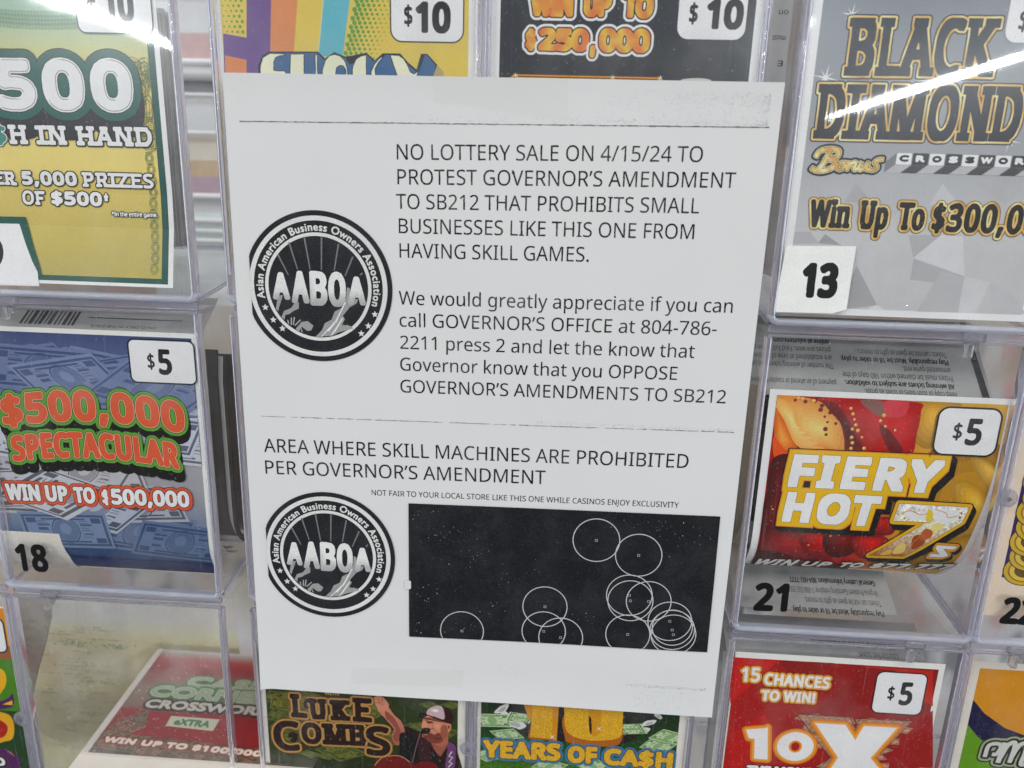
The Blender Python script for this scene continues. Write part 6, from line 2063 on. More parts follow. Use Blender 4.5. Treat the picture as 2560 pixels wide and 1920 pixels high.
# ------------------------------------------------------------------ bottom row: green ticket with gold figures
def ticket_c3():
    root = ticket('bright green ticket with big gold figures and flying banknotes under the notice')
    d = 3.6
    place_root(root, 48, d, -190)
    sh = Sheet(root, flat_at(d))
    a = sh.art('ticket_sheet')
    a.rect((-4.88, -160.95)[0], (97.59, -152.84)[0], -250, -120, (214, 209, 200), nx=2, nz=6)
    fl, fr = (-1.51, -160.68)[0], (94.28, -153.10)[0]
    a.rect(fl, fr, -250, -122, bands([(-192, (86, 118, 30)), (-178, (66, 104, 30)), (-162, (34, 70, 30)), (-148, (28, 58, 30)), (-122, (26, 54, 28))], 90), 2, nx=6, nz=20)
    # torn hole with curled paper
    a.clip = (fl, fr, -250, -122)
    a.poly(spline([(8.08, -129.51), (39.92, -123.50), (71.71, -124.86), (84.52, -143.24), (75.23, -156.14), (64.59, -161.62), (39.17, -162.11), (22.04, -160.37), (13.98, -154.81), (7.27, -149.19)]), (44, 44, 44))
    for pts in ([(4.95, -147.84), (8.44, -143.76), (12.00, -142.74), (10.48, -146.65), (7.25, -148.27)], [(7.29, -149.95), (9.82, -146.70), (12.50, -148.79), (12.24, -151.26), (9.29, -151.18)], [(9.44, -152.09), (13.86, -150.82), (17.15, -151.49), (20.84, -154.28), (17.97, -156.66), (15.32, -155.87), (11.36, -155.02)],
                [(76.39, -149.93), (78.43, -147.12), (83.16, -146.22), (82.36, -148.33), (79.26, -149.71)], [(75.39, -153.83), (76.79, -151.05), (80.65, -151.12), (79.55, -153.50), (76.40, -154.52)], [(81.98, -143.44), (83.80, -142.17), (85.91, -144.65), (84.70, -145.49)]):
        a.poly(spline(pts, 5), (206, 206, 202))
        k = np.array(pts)
        a.poly(spline(k.mean(0) + (k - k.mean(0)) * 0.5 + np.array([0.2, -0.3]), 5), (164, 164, 160))
    paper, inkc = (182, 196, 156), (66, 124, 62)
    for c, w, r in (((4.07, -152.51), 17, 6), ((17.43, -149.94), 12, 80), ((71.73, -152.21), 13, -75), ((90.30, -155.33), 15, -28), ((85.26, -160.74), 14, -22),
                    ((11.49, -160.04), 13, 25), ((2.52, -172.92), 13, -50), ((33.23, -176.73), 14, -25), ((54.28, -174.99), 14, 30), ((90.64, -171.19), 12, 60)):
        bill(a, c, w, r, paper, inkc, False)
    a.clip = None
    t = sh.art('title')
    gd = (196, 150, 50)
    side, light = (168, 96, 30), (208, 160, 60)
    t.poly([(16.63, -134.85), (23.72, -134.33), (24.32, -150.93), (22.37, -151.24)], (196, 134, 34))
    t.poly([(23.07, -152.56), (22.04, -160.52), (22.87, -161.70), (35.88, -161.75), (34.49, -127.58), (23.50, -128.38)], side)
    t.poly([(23.50, -128.38), (35.51, -127.51), (36.18, -142.41), (35.71, -160.99), (33.22, -160.88), (22.83, -160.46), (23.26, -154.09)], (204, 156, 46), 1)
    t.poly([(33.09, -127.68), (35.51, -127.51), (36.18, -142.41), (36.01, -161.74), (33.55, -161.01), (33.42, -150.23)], (196, 132, 32))
    big = spline([(38.19, -127.31), (39.10, -146.74), (40.11, -154.31), (43.56, -158.27), (52.14, -160.30), (63.11, -158.80), (66.85, -156.43), (67.37, -150.64), (65.42, -125.32), (57.85, -125.87), (46.45, -126.71)], 6)
    t.poly(spline([(38.97, -146.75), (39.81, -158.96), (41.80, -162.29), (51.67, -163.44), (63.99, -162.45), (67.62, -158.29), (67.29, -147.60), (66.71, -144.61), (52.37, -141.18)], 6), side)
    t.poly(big, (206, 160, 48), 1)
    t.poly(spline([(49.62, -126.47), (50.57, -145.86), (51.89, -155.69), (53.94, -157.53), (56.46, -156.09), (56.78, -148.42), (55.07, -126.08)], 5), (198, 140, 36))
    t.poly(spline([(50.91, -147.35), (51.72, -154.93), (52.69, -156.08), (52.28, -148.77), (51.38, -146.55)], 5), (40, 34, 26))
    for p in ((33.82, -159.59), (56.15, -153.05)):
        t.poly(star(p, 1.8, 0.15, 4, 45), (250, 246, 220))
    w = sh.art('slogan')
    kw = dict(font='H', bold=0.95, track=0.08, mat=1, outline=[(0.3, (120, 70, 26)), (0.55, (54, 74, 92)), (1.5, (64, 116, 156))])
    w.text('YEARS', [(0.01, -174.31), (38.38, -173.54), (-0.19, -163.85)], (210, 164, 52), **kw)
    w.text('OF', [(41.84, -174.04), (56.50, -173.62), (41.36, -164.11)], (210, 164, 52), **kw)
    w.text('CA$H', [(59.47, -173.77), (93.13, -173.74), (58.88, -164.03)], (210, 164, 52), **kw)
    sh.finish()


ticket_c3()


# ------------------------------------------------------------------ bottom row: red multiplier ticket
def ticket_d3():
    root = ticket('red ticket with a big white X wrapped in banknotes')
    d = 4.0
    place_root(root, 165, d, -190)
    sh = Sheet(root, flat_at(d))
    a = sh.art('ticket_sheet')
    xl, xr = (116.84, -136.30)[0], (212.15, -125.12)[0]
    zt = (161.89, -106.44)[1]
    a.rect(xl, xr, -250, zt, (222, 219, 212), nx=2, nz=4)
    fl, fr, ft = (117.51, -132.23)[0], (209.56, -125.31)[0], (162.31, -109.48)[1]
    a.rect(fl, fr, -250, ft, bands([(0, (162, 40, 28)), (40, (166, 38, 30)), (150, (128, 30, 32))], 25), nx=8, nz=8)
    for pts, c in (([(116.29, -109.50), (137.23, -109.57), (117.22, -134.66), (115.68, -116.55)], (186, 42, 30)), ([(175.50, -109.93), (207.01, -110.36), (210.22, -129.20), (193.25, -118.71)], (176, 48, 38)),
                   ([(156.74, -137.27), (176.27, -110.64), (190.74, -111.15), (174.00, -135.94)], (138, 30, 30)), ([(119.05, -152.41), (133.98, -139.02), (142.63, -154.65), (132.70, -170.14), (120.98, -171.12)], (178, 40, 28)),
                   ([(199.64, -137.96), (210.62, -131.54), (216.02, -163.22), (193.85, -165.06)], (148, 30, 28)), ([(137.23, -109.57), (162.29, -109.33), (146.85, -122.91)], (134, 30, 32))):
        a.poly(pts, c)
    w = sh.art('slogan')
    kw = dict(font='H', bold=0.42, track=0.06, outline=[(0.25, (196, 120, 60)), (0.85, (214, 158, 58)), (1.2, (120, 60, 26))])
    w.text('15', [(120.99, -122.29), (129.68, -121.97), (120.49, -114.49)], (226, 222, 214), **kw)
    w.text('CHANCES', [(131.63, -123.24), (161.90, -123.37), (131.10, -116.84)], (226, 222, 214), **kw)
    w.text('TO WIN!', [(131.13, -131.85), (156.32, -131.54), (130.35, -126.10)], (226, 222, 214), **kw)
    t = sh.art('title')
    ban = np.array([(148.73, -137.88), (173.58, -137.74), (176.80, -143.77), (178.33, -138.17), (202.59, -137.73), (187.78, -160.91), (194.70, -166.16), (162.26, -168.86), (167.36, -160.92)])
    t.poly(ban, (150, 112, 90), 2)
    rng = random.Random(2)
    for p in [(153.04, -139.97), (157.00, -139.26), (162.49, -140.04), (167.81, -139.63), (171.91, -140.12), (180.65, -140.24), (185.22, -139.49), (189.92, -139.68), (195.27, -139.75), (156.45, -145.37), (160.54, -150.75), (163.78, -154.60), (198.44, -142.88), (194.16, -149.71), (190.92, -154.88), (166.68, -165.98), (191.63, -163.91), (188.87, -159.16)]:
        bill(t, p, 7.5, rng.uniform(-70, 70), (178 + rng.random() * 30, 146, 120), (112, 80, 64), False)
    t.loops(stroke(np.vstack([ban, ban[:1]]), 0.35), (88, 48, 36))
    X = np.array([(157.72, -142.19), (171.85, -142.06), (177.73, -150.20), (180.57, -142.02), (195.95, -141.95), (186.25, -159.79), (192.81, -167.15), (167.81, -169.24), (171.07, -160.62)])
    m = Mask.of([[X]], 3)
    t.loops(m.loops(2.2), (206, 120, 36))
    t.loops(m.loops(1.2), (224, 150, 60))
    t.loops(m.loops(), (228, 227, 223))
    one = np.array([(126.17, -148.40), (135.23, -146.87), (136.17, -146.14), (138.16, -164.57), (131.73, -164.51), (130.82, -153.29), (127.91, -153.02)])
    m = Mask.of([[one]], 3)
    t.loops(m.loops(2.0), (206, 120, 36))
    t.loops(m.loops(1.1), (224, 150, 60))
    t.loops(m.loops(), (228, 227, 223))
    c, e = (150.33, -156.10), (158.91, -155.40)
    r = abs(e[0] - c[0])
    t.poly(ellipse(c, r + 2.0, r * 0.95 + 2.0, n=48), (206, 120, 36))
    t.poly(ellipse(c, r + 1.1, r * 0.95 + 1.1, n=48), (224, 150, 60))
    t.poly(ellipse(c, r, r * 0.95, n=48), (228, 227, 223))
    t.poly(ellipse(c, r * 0.36, r * 0.40), (214, 132, 44))
    t.poly(ellipse(c, r * 0.24, r * 0.28), (160, 40, 30))
    b = sh.art('prize_line')
    b.text('THE MONEY', [(128.79, -172.50), (164.01, -171.66), (128.35, -168.48)], (228, 226, 220), 'H', bold=0.6, outline=[(0.5, (40, 26, 24))])
    price_tag(sh, (182.73, -134.07), (204.96, -112.43), '5', [(194.17, -129.47), (200.10, -129.34), (192.98, -117.02)], r=3.0, bold=0.75, border=(40, 22, 22), bw=0.5,
              dollar=[(188.73, -126.88), (191.89, -126.80), (187.85, -119.88)])
    sh.finish()


ticket_d3()


# ------------------------------------------------------------------ bottom row, far right: orange, navy and green ticket
def ticket_e3():
    root = ticket('orange, navy and green ticket with white script at the lower right corner')
    d = 14.0
    place_root(root, 270, d, -190)
    sh = Sheet(root, flat_at(d))
    a = sh.art('ticket_sheet')
    xl = (230.34, -131.58)[0]
    zt = (239.82, -110.58)[1]
    a.rect(xl - 2, 325, -260, zt, (214, 208, 196), nx=2, nz=4)
    fl, ft = (234.40, -135.33)[0], (240.51, -114.22)[1]
    a.rect(fl, 321, -260, ft, (202, 136, 36), nx=2, nz=4)
    a.poly([(231.34, -131.51), (233.52, -130.53), (241.14, -138.89), (252.03, -146.25), (275.35, -154.35), (281.99, -186.15), (233.92, -190.33)], (32, 34, 70))
    a.poly([(233.34, -144.42), (241.04, -152.93), (248.71, -157.33), (259.94, -162.30), (271.77, -187.04), (233.92, -190.33), (230.79, -164.69)], (96, 144, 32))
    a.rect(xl - 2, fl, -260, ft, (214, 208, 196))
    t = sh.art('title')
    sc = [(spline([(245.75, -163.46), (246.53, -156.67), (251.08, -155.46), (252.23, -157.88), (250.84, -161.36), (248.82, -161.52)], 6, False), 2.0),
          (spline([(253.61, -154.42), (253.23, -159.48), (252.48, -166.30)], 6, False), 2.4),
          (spline([(253.19, -162.85), (255.28, -155.96), (258.31, -154.05), (258.61, -159.04), (257.89, -165.85)], 6, False), 2.2),
          (spline([(258.08, -163.30), (260.65, -155.53), (263.83, -154.44), (264.15, -159.43), (263.46, -166.24), (266.66, -165.13)], 6, False), 2.2)]
    m = Mask.of([[stroke(p, w)[0]] for p, w in sc], 4)
    t.loops(m.loops(3.0), (40, 52, 30))
    t.loops(m.loops(2.3), (150, 156, 130))
    t.loops(m.loops(1.2), (34, 44, 30))
    t.loops(m.loops(), (196, 196, 190))
    sh.finish()


ticket_e3()


# ------------------------------------------------------------------ the rest of each ticket pack, seen over and beside the front ticket
INKB = (54, 54, 54)
M_BACK_LIT = plain('lit_grey_ticket_back', (0.5, 0.5, 0.5), 0.6)  # lighter copy of the ticket-back grey, raised against weak light inside
LEGAL = [('General Lottery Information: 804-692-7777', 43, 0.12), ('Virginia Problem Gambling Helpline: 1-888-532-3500', 45, 0.0), '',
         ('Tickets can not be given as gifts to minors.', 38, 0), ('Play responsibly. Must be 18 or older to play.', 46, 0.1), ('announced game end.', 20, 0),
         ('Prizes must be claimed within 180 days of the', 46, 0), ('All winning tickets are subject to validation.', 46, 0.12), ('Keep copy of both sides of ticket as proof.', 38, 0)]
LEGAL2 = [('online at valottery.com.', 25, 0.1), ('prizes are won. Find full game details are', 43, 0), ('are established at time of printing and vary', 44, 0),
          ('The number of winning tickets and odds of wins', 44, 0), '', ('payment of an altered or counterfeit ticket is a felony', 46, 0)]


def pack(label, x0, x1, prof, mat, deep=(), lines=None, stripe=None):
    """the folded strip behind a front ticket: back sheet plus nested folds"""
    root = thing('ticket_pack', label, 'ticket pack', ((x0 + x1) / 2, prof[0][0], prof[0][1]), 'folded ticket packs inside the bins')
    s = Solid()
    s.sheet(prof, x0, x1, 0.3)
    o = s.build('back_sheet', [mat], root)
    if lines or stripe:
        (y0, z0), (y1, z1) = prof[0], prof[1]
        L = math.hypot(y1 - y0, z1 - z0)
        u = ((y1 - y0) / L, (z1 - z0) / L)
        place = tilted((0, y0, z0), (1, 0, 0), (0, u[0], u[1]))
        sh = Sheet(root, place, lift=0.22)
        a = sh.art('small_print', o)
        for x, zs, dz, h, block in (lines or ()):
            legal(a, block, x, zs, dz, h, INKB, 50)
        for q in stripe or ():
            a.poly(q, (62, 61, 62))
        sh.finish([M_TEXT])
    for k, (pr, m, inset) in enumerate(deep):
        s = Solid()
        s.sheet(pr, x0 + 0.4 * (k % 3), x1 - inset, 0.35)
        s.build('folded_sheet', [m], root)
    return root


def fold(y, zt, zb, r, deg=85):
    return [(y + 2, zt), (y, zt - 12), (y, zb)] + arc(y, zb, r, deg, 8)


BARS = [[(x, 4.0), (x + w, 4.0), (x + w, 12.5), (x, 12.5)] for x, w in ((-213, 1.2), (-210.8, .8), (-209, 1.9), (-206, .9), (-204.4, 1.6), (-201.7, .7), (-200.2, 1.9), (-197.2, 1.0), (-195.3, .8), (-193.4, 1.7), (-190.8, .9), (-189, 1.2))]
pack('grey ticket back with upside-down small print above the red rose ticket', 115.0, 211.5, [(6.2, 17.0), (34.0, 47.0)], M_BACK,
     deep=[(fold(9, 22, -30, 30, 70), M_SHADE, 1), (fold(11, 20, -34, 33, 70), M_BACK, 3), (fold(22, 14, -40, 30), M_BACK, 0), (fold(34, 14, -44, 28), M_BACK, 2)],
     lines=[(197.0, 36.5, -3.95, 2.7, LEGAL), (147.5, 29.0, -4.1, 2.7, LEGAL2)], stripe=[[(206.5, 41), (209.2, 41), (210.4, 0), (207.4, 0)]])
pack('grey ticket back with a barcode above the blue banknote ticket', -229.0, -128.6, [(6.2, 32.0), (26.0, 46.5)], M_BACK,
     deep=[(fold(10, 30, -56, 26, 80), M_BACK, 4), (fold(13, 28, -60, 26, 80), M_WHITE, 3), (fold(17, 24, -52, 30, 80), M_SHADE, -1.5), (fold(21, 20, -60, 22, 85), M_WHITE, -1.5), (fold(26, 20, -62, 18, 85), M_SHADE, -1.5), (fold(44, 16, -66, 20), M_SHADE, 0)],  # near-black folds imitate the dark depth of the bin
     lines=[(-150.0, 5.0, -4.2, 1.5, [('VALID ONLY IN THE STATE', 30, 0)])], stripe=BARS + [[(-183, 9.0), (-140, 9.0), (-140, 9.5), (-183, 9.5)]])
pack('grey ticket back with small print above the red ticket with the white X', 113.6, 205.0, [(6.2, -109.0), (22.0, -97.5)], M_BACK,
     deep=[(fold(10, -112, -200, 30), M_WHITE, 2), (fold(26, -112, -204, 30), M_BACK, 0)],
     lines=[(193.0, 13.5, -4.6, 2.9, [('validation. Prizes must be claimed within 180', 38, 0), ('All winning tickets are subject to', 39, 0.12), ('counterfeit ticket', 18, 0)]),
            (147.5, 12.4, -4.4, 2.9, [('The number of winning tickets and odds', 33, 0)])])
pack('grey ticket back lying on the tray under the red rose ticket', 116.0, 190.0, [(10.0, -86.5), (52.0, -60.0)], M_BACK,
     lines=[(184.0, 17.0, -5.2, 2.9, [('General Lottery Information: 804-692-7777', 40, 0.1), ('Virginia Problem Gambling Helpline: 1-888-532-3500', 42, 0), ('Tickets can not be given as gifts to minors.', 35, 0), ('Play responsibly. Must be 18 or older to play.', 42, 0.1)]),
            (178.0, 36.0, -6.4, 2.4, [('SIGN HERE', 12, 0), ('NAME (PLEASE PRINT)', 16, 0)])],
     stripe=[[(126, 32), (180, 32), (180, 32.5), (126, 32.5)], [(134, 25), (180, 25), (180, 25.5), (134, 25.5)]])
pack('thick pack of folded tickets under the slumped red ticket', -207.0, -127.5, [(5.6, -187.0), (5.6, -232.0)], M_WHITE,
     deep=[([(8 + 6 * k, -188.5 + .5 * k), (8 + 6 * k, -231 + .9 * k)], (M_BACK, M_WHITE)[k % 2], 0.5 * (k % 3)) for k in range(7)])
pack('grey ticket back with small print behind the silver ticket', 104.5, 112.0, [(14.0, 118.0), (14.0, 196.0)], M_BACK_LIT,
     lines=[(110.5, 68.0, -9.0, 2.0, ['', ('21', 4, 0), ('on', 3.6, 0), ('must', 5, 0), ('E', 2, 0), ('are', 4, 0)])])


def stack(label, x0, x1, y0, y1, z0, z1, n):
    """a thick fan-folded pack added behind a front ticket to block light to the row below"""
    root = thing('ticket_pack', label, 'ticket pack', ((x0 + x1) / 2, y0, z0), 'folded ticket packs inside the bins')
    s = Solid()
    s.box(x0 + 1, x1 - 1, y0 + 1, y1 - 1, z0 + 1, z1 - 2)
    s.build('shade_core', [M_BACK], root)  # solid block added to keep light from the bin below
    s = Solid()
    rng = random.Random(int(x1))
    for k in range(n):
        y = y0 + (y1 - y0) * k / (n - 1)
        a, b = rng.uniform(-.5, .5), rng.uniform(-.8, .8)
        s.sheet([(y, z1 + b), (y + rng.uniform(-.4, .4), (z0 + z1) / 2), (y, z0)], x0 + a, x1 + a, 0.5)
    s.build('folded_sheet', [M_BACK_LIT], root)


stack('thick pack of folded tickets added behind the silver ticket to shade the bin below', 116.5, 215.0, 16.0, 84.0, 66.0, 178.0, 24)
stack('thick pack of folded tickets added behind the green and gold ticket to shade the bin below', -229.0, -168.0, 20.0, 84.0, 66.0, 178.0, 24)


def list_sheet():
    """the back of a whole game sheet standing at the rear of the dusty bin"""
    root = thing('ticket_pack', 'cream and green list sheet with faint lines standing in the dusty lower left bin', 'ticket pack', (-180, 86, -215), 'folded ticket packs inside the bins')
    d = 86.0
    sh = Sheet(root, flat_at(d))
    a = sh.art('back_sheet')
    xl, xr = (-299.08, -213.56)[0], (-160.25, -162.26)[0]
    zt, z1, z2, z3, z4 = (-243.81, -154.10)[1], (-245.70, -170.42)[1], (-246.76, -179.52)[1], (-266.80, -219.80)[1], (-282.24, -279.82)[1]
    a.rect(xl, xr, z4, zt + 8, bands([(z4, (196, 190, 140)), (z3, (222, 210, 160)), (z2, (216, 208, 164)), (z1, (226, 222, 196)), (zt - 9, (236, 230, 214)), (zt, (238, 232, 212))], 90), nx=4, nz=40)  # pale top stops have a ceiling reflection in their colour
    lk, gk = (84, 78, 62), (70, 128, 70)
    rng = random.Random(21)
    L = []
    for k in range(60):
        z = z1 - 2 - k * 1.9 - rng.random()
        x = xl + rng.uniform(4, 46)
        w = rng.uniform(5, 26)
        n = int(w / 1.3)
        for q in range(n):
            if rng.random() < 0.75:
                L.append([(x + q * 1.3, z - 0.012 * q), (x + q * 1.3 + rng.uniform(.5, 1.1), z - 0.012 * q), (x + q * 1.3 + rng.uniform(.5, 1.1), z + rng.uniform(.35, .85)), (x + q * 1.3, z + rng.uniform(.35, .85))])
    a.sh.lift += a.sh.STEP
    for q in L:
        a.poly(q, lk, step=False)
    for c in ((-266.88, -184.22), (-239.88, -184.84)):
        a.sh.lift += a.sh.STEP
        for _ in range(46):
            p = (rng.gauss(c[0], 4.5), rng.gauss(c[1], 1.3))
            r = rng.uniform(.3, .8)
            a.poly([(p[0] - r, p[1]), (p[0], p[1] - r), (p[0] + r, p[1]), (p[0], p[1] + r)], gk, step=False)
    sh.finish()


list_sheet()


def strip_left():
    root = thing('ticket_pack', 'narrow grey ticket back with upside-down small print at the left of the dusty bin', 'ticket pack', (-222, 30, -170), 'folded ticket packs inside the bins')
    sh = Sheet(root, flat_at(30.0))
    a = sh.art('back_sheet')
    a.poly([(-253.20, -117.25), (-232.50, -116.60), (-234.08, -126.36), (-239.41, -142.85), (-246.43, -160.56), (-251.62, -176.34), (-255.66, -193.88), (-257.50, -189.49), (-256.19, -146.85)], (150, 142, 132))
    a.poly([(-234.08, -126.36), (-233.82, -126.34), (-239.11, -142.97), (-246.05, -160.68), (-251.31, -176.47), (-255.39, -193.86), (-255.66, -193.88), (-251.82, -176.36), (-246.56, -160.57), (-239.68, -142.87)], (92, 84, 76))
    for k, (y, x0, x1) in enumerate(((372, 140, 330), (430, 150, 310), (520, 158, 285), (580, 165, 268), (635, 170, 250), (690, 175, 240), (745, 178, 232), (800, 184, 222))):
        a.text(('General Lottery', 'Virginia', 'Tickets can', 'Play resp', 'announ', 'Prizes', 'All wi', 'Keep')[k], [flat_e(x1, y)[0], flat_e(x0, y)[0]], (92, 86, 80), 'H', bold=0.08, h=3.0)
    sh.finish()


def flat_e(x, y):
    # the sheet's own grid: a fixed scale in millimetres along its two edges
    o, ux, uz = np.array((-254.65, -127.02)), np.array((-241.72, -126.16)), np.array((-260.03, -162.99))
    return [tuple(o + (ux - o) * (x - 128) / 200.0 + (uz - o) * (y - 320) / 500.0)]


strip_left()

# ------------------------------------------------------------------ made-up bars imitating blurred reflections in the gaps between the bins
M_SILVER = plain('silver_band', (0.62, 0.63, 0.64), 0.32, 0.10, 30, 0.6)
M_WHITE_BAND = plain('white_band', (0.86, 0.88, 0.88), 0.35, 0.04)
M_TAN = plain('tan_band', (0.62, 0.46, 0.28), 0.6, 0.25, 18)
M_MAUVE = plain('mauve_band', (0.50, 0.36, 0.42), 0.6, 0.3, 18)
M_ROSE = plain('rose_band', (0.66, 0.46, 0.44), 0.6, 0.25, 18)
M_MINT = plain('pale_mint_band', (0.74, 0.81, 0.79), 0.5, 0.08)
M_TEAL = plain('teal_band', (0.10, 0.30, 0.36), 0.6, 0.3, 18)
M_SLATE = plain('slate_band', (0.20, 0.21, 0.22), 0.5, 0.25, 20)
M_CREAMB = plain('cream_band', (0.76, 0.70, 0.58), 0.5, 0.08, 18)


def backdrop(label, x0, x1, y, rows):
    root = thing('gap_backdrop', label, 'backdrop', ((x0 + x1) / 2, y, rows[-1][1]))
    for name, z0, z1, mat, dy in rows:
        s = Solid()
        if name == 'band_rod':
            s.rod((x0, y - dy, (z0 + z1) / 2), (x1, y - dy, (z0 + z1) / 2), (z1 - z0) * 0.5, 18)
        else:
            s.box(x0, x1, y, y + 12, z0, z1)
        s.build(name, [mat], root)
    return root


backdrop('silver and cream rack of made-up bars imitating the reflections in the gap left of the notice', (-301.53, 54.38)[0], (-208.59, 57.36)[0], 280, [
    ('panel', (-255.15, 209.52)[1], (-251.88, 248.21)[1], M_SILVER, 0), ('panel', (-256.80, 189.93)[1], (-255.15, 209.52)[1], M_ROSE, 0),
    ('band_rod', (-257.13, 185.96)[1], (-256.75, 190.49)[1], M_WHITE_BAND, 6), ('panel', (-258.77, 166.50)[1], (-257.13, 185.96)[1], M_SLATE, 0),
    ('band_rod', (-258.05, 175.13)[1], (-257.18, 185.39)[1], M_SILVER, 3), ('band_rod', (-258.99, 163.90)[1], (-258.77, 166.50)[1], M_WHITE_BAND, 6),
    ('panel', (-261.14, 138.43)[1], (-258.99, 163.90)[1], M_SILVER, 0), ('band_rod', (-261.34, 136.06)[1], (-261.09, 139.02)[1], M_WHITE_BAND, 6),
    ('panel', (-262.91, 117.50)[1], (-261.34, 136.06)[1], M_CREAMB, 0), ('panel', (-263.93, 105.36)[1], (-262.91, 117.50)[1], M_TAN, 0),
    ('panel', (-265.02, 92.47)[1], (-263.93, 105.36)[1], M_MAUVE, 0), ('band_rod', (-265.38, 88.14)[1], (-265.02, 92.47)[1], M_WHITE_BAND, 6),
    ('panel', (-266.27, 77.56)[1], (-265.38, 88.14)[1], M_SILVER, 0), ('panel', (-272.54, 3.27)[1], (-266.27, 77.56)[1], M_MINT, 0),
    ('band_rod', (-266.96, 69.40)[1], (-266.59, 73.80)[1], M_WHITE_BAND, 5), ('band_rod', (-267.60, 61.81)[1], (-267.33, 64.98)[1], M_WHITE_BAND, 5), ('band_rod', (-268.25, 54.18)[1], (-267.98, 57.36)[1], M_WHITE_BAND, 5)])
backdrop('grey rack of made-up bars, one teal, imitating the reflections in the gap right of the notice', (161.86, 69.20)[0], (205.29, 157.90)[0], 280, [
    ('panel', (189.08, 171.45)[1], (179.10, 253.69)[1], M_SILVER, 0), ('panel', (192.88, 140.12)[1], (189.08, 171.45)[1], M_SLATE, 0),
    ('panel', (193.64, 133.86)[1], (192.88, 140.12)[1], M_TAN, 0), ('panel', (194.89, 123.54)[1], (193.64, 133.86)[1], M_SLATE, 0),
    ('panel', (198.14, 96.72)[1], (194.89, 123.54)[1], M_SILVER, 0), ('band_rod', (198.50, 93.77)[1], (198.14, 96.72)[1], M_TAN, 4),
    ('panel', (200.67, 75.88)[1], (198.50, 93.77)[1], M_TEAL, 0), ('band_rod', (201.04, 72.87)[1], (200.67, 75.88)[1], M_WHITE_BAND, 5),
    ('panel', (208.85, 8.42)[1], (201.04, 72.87)[1], M_SILVER, 0), ('panel', (225.45, -303.44)[1], (208.85, 8.42)[1], M_SLATE, 0)])


# ------------------------------------------------------------------ the taped notice
def paper_place(v):
    x, l, z = v[:, 0], v[:, 1], v[:, 2]
    y = -1.75 - 0.35 * np.sin(x * 0.045 + 0.6) * np.sin(z * 0.022 + 0.5)
    y += -0.25 * np.sin(z * 0.11 + x * 0.02) * np.clip((-z - 20) / 120, 0, 1)
    lo = np.clip((-z - 118) / 22, 0, 1)
    y += -0.9 * lo ** 2 * np.clip((x + 115) / 200, 0.35, 1.0)
    lf = np.clip((-x - 101) / 7, 0, 1) * np.clip((-z + 20) / 150, 0, 1)
    y += -1.2 * lf ** 2
    up = np.clip((z - 128) / 12, 0, 1)
    y += -0.5 * up ** 2
    return np.stack([x, y - l, z], 1)


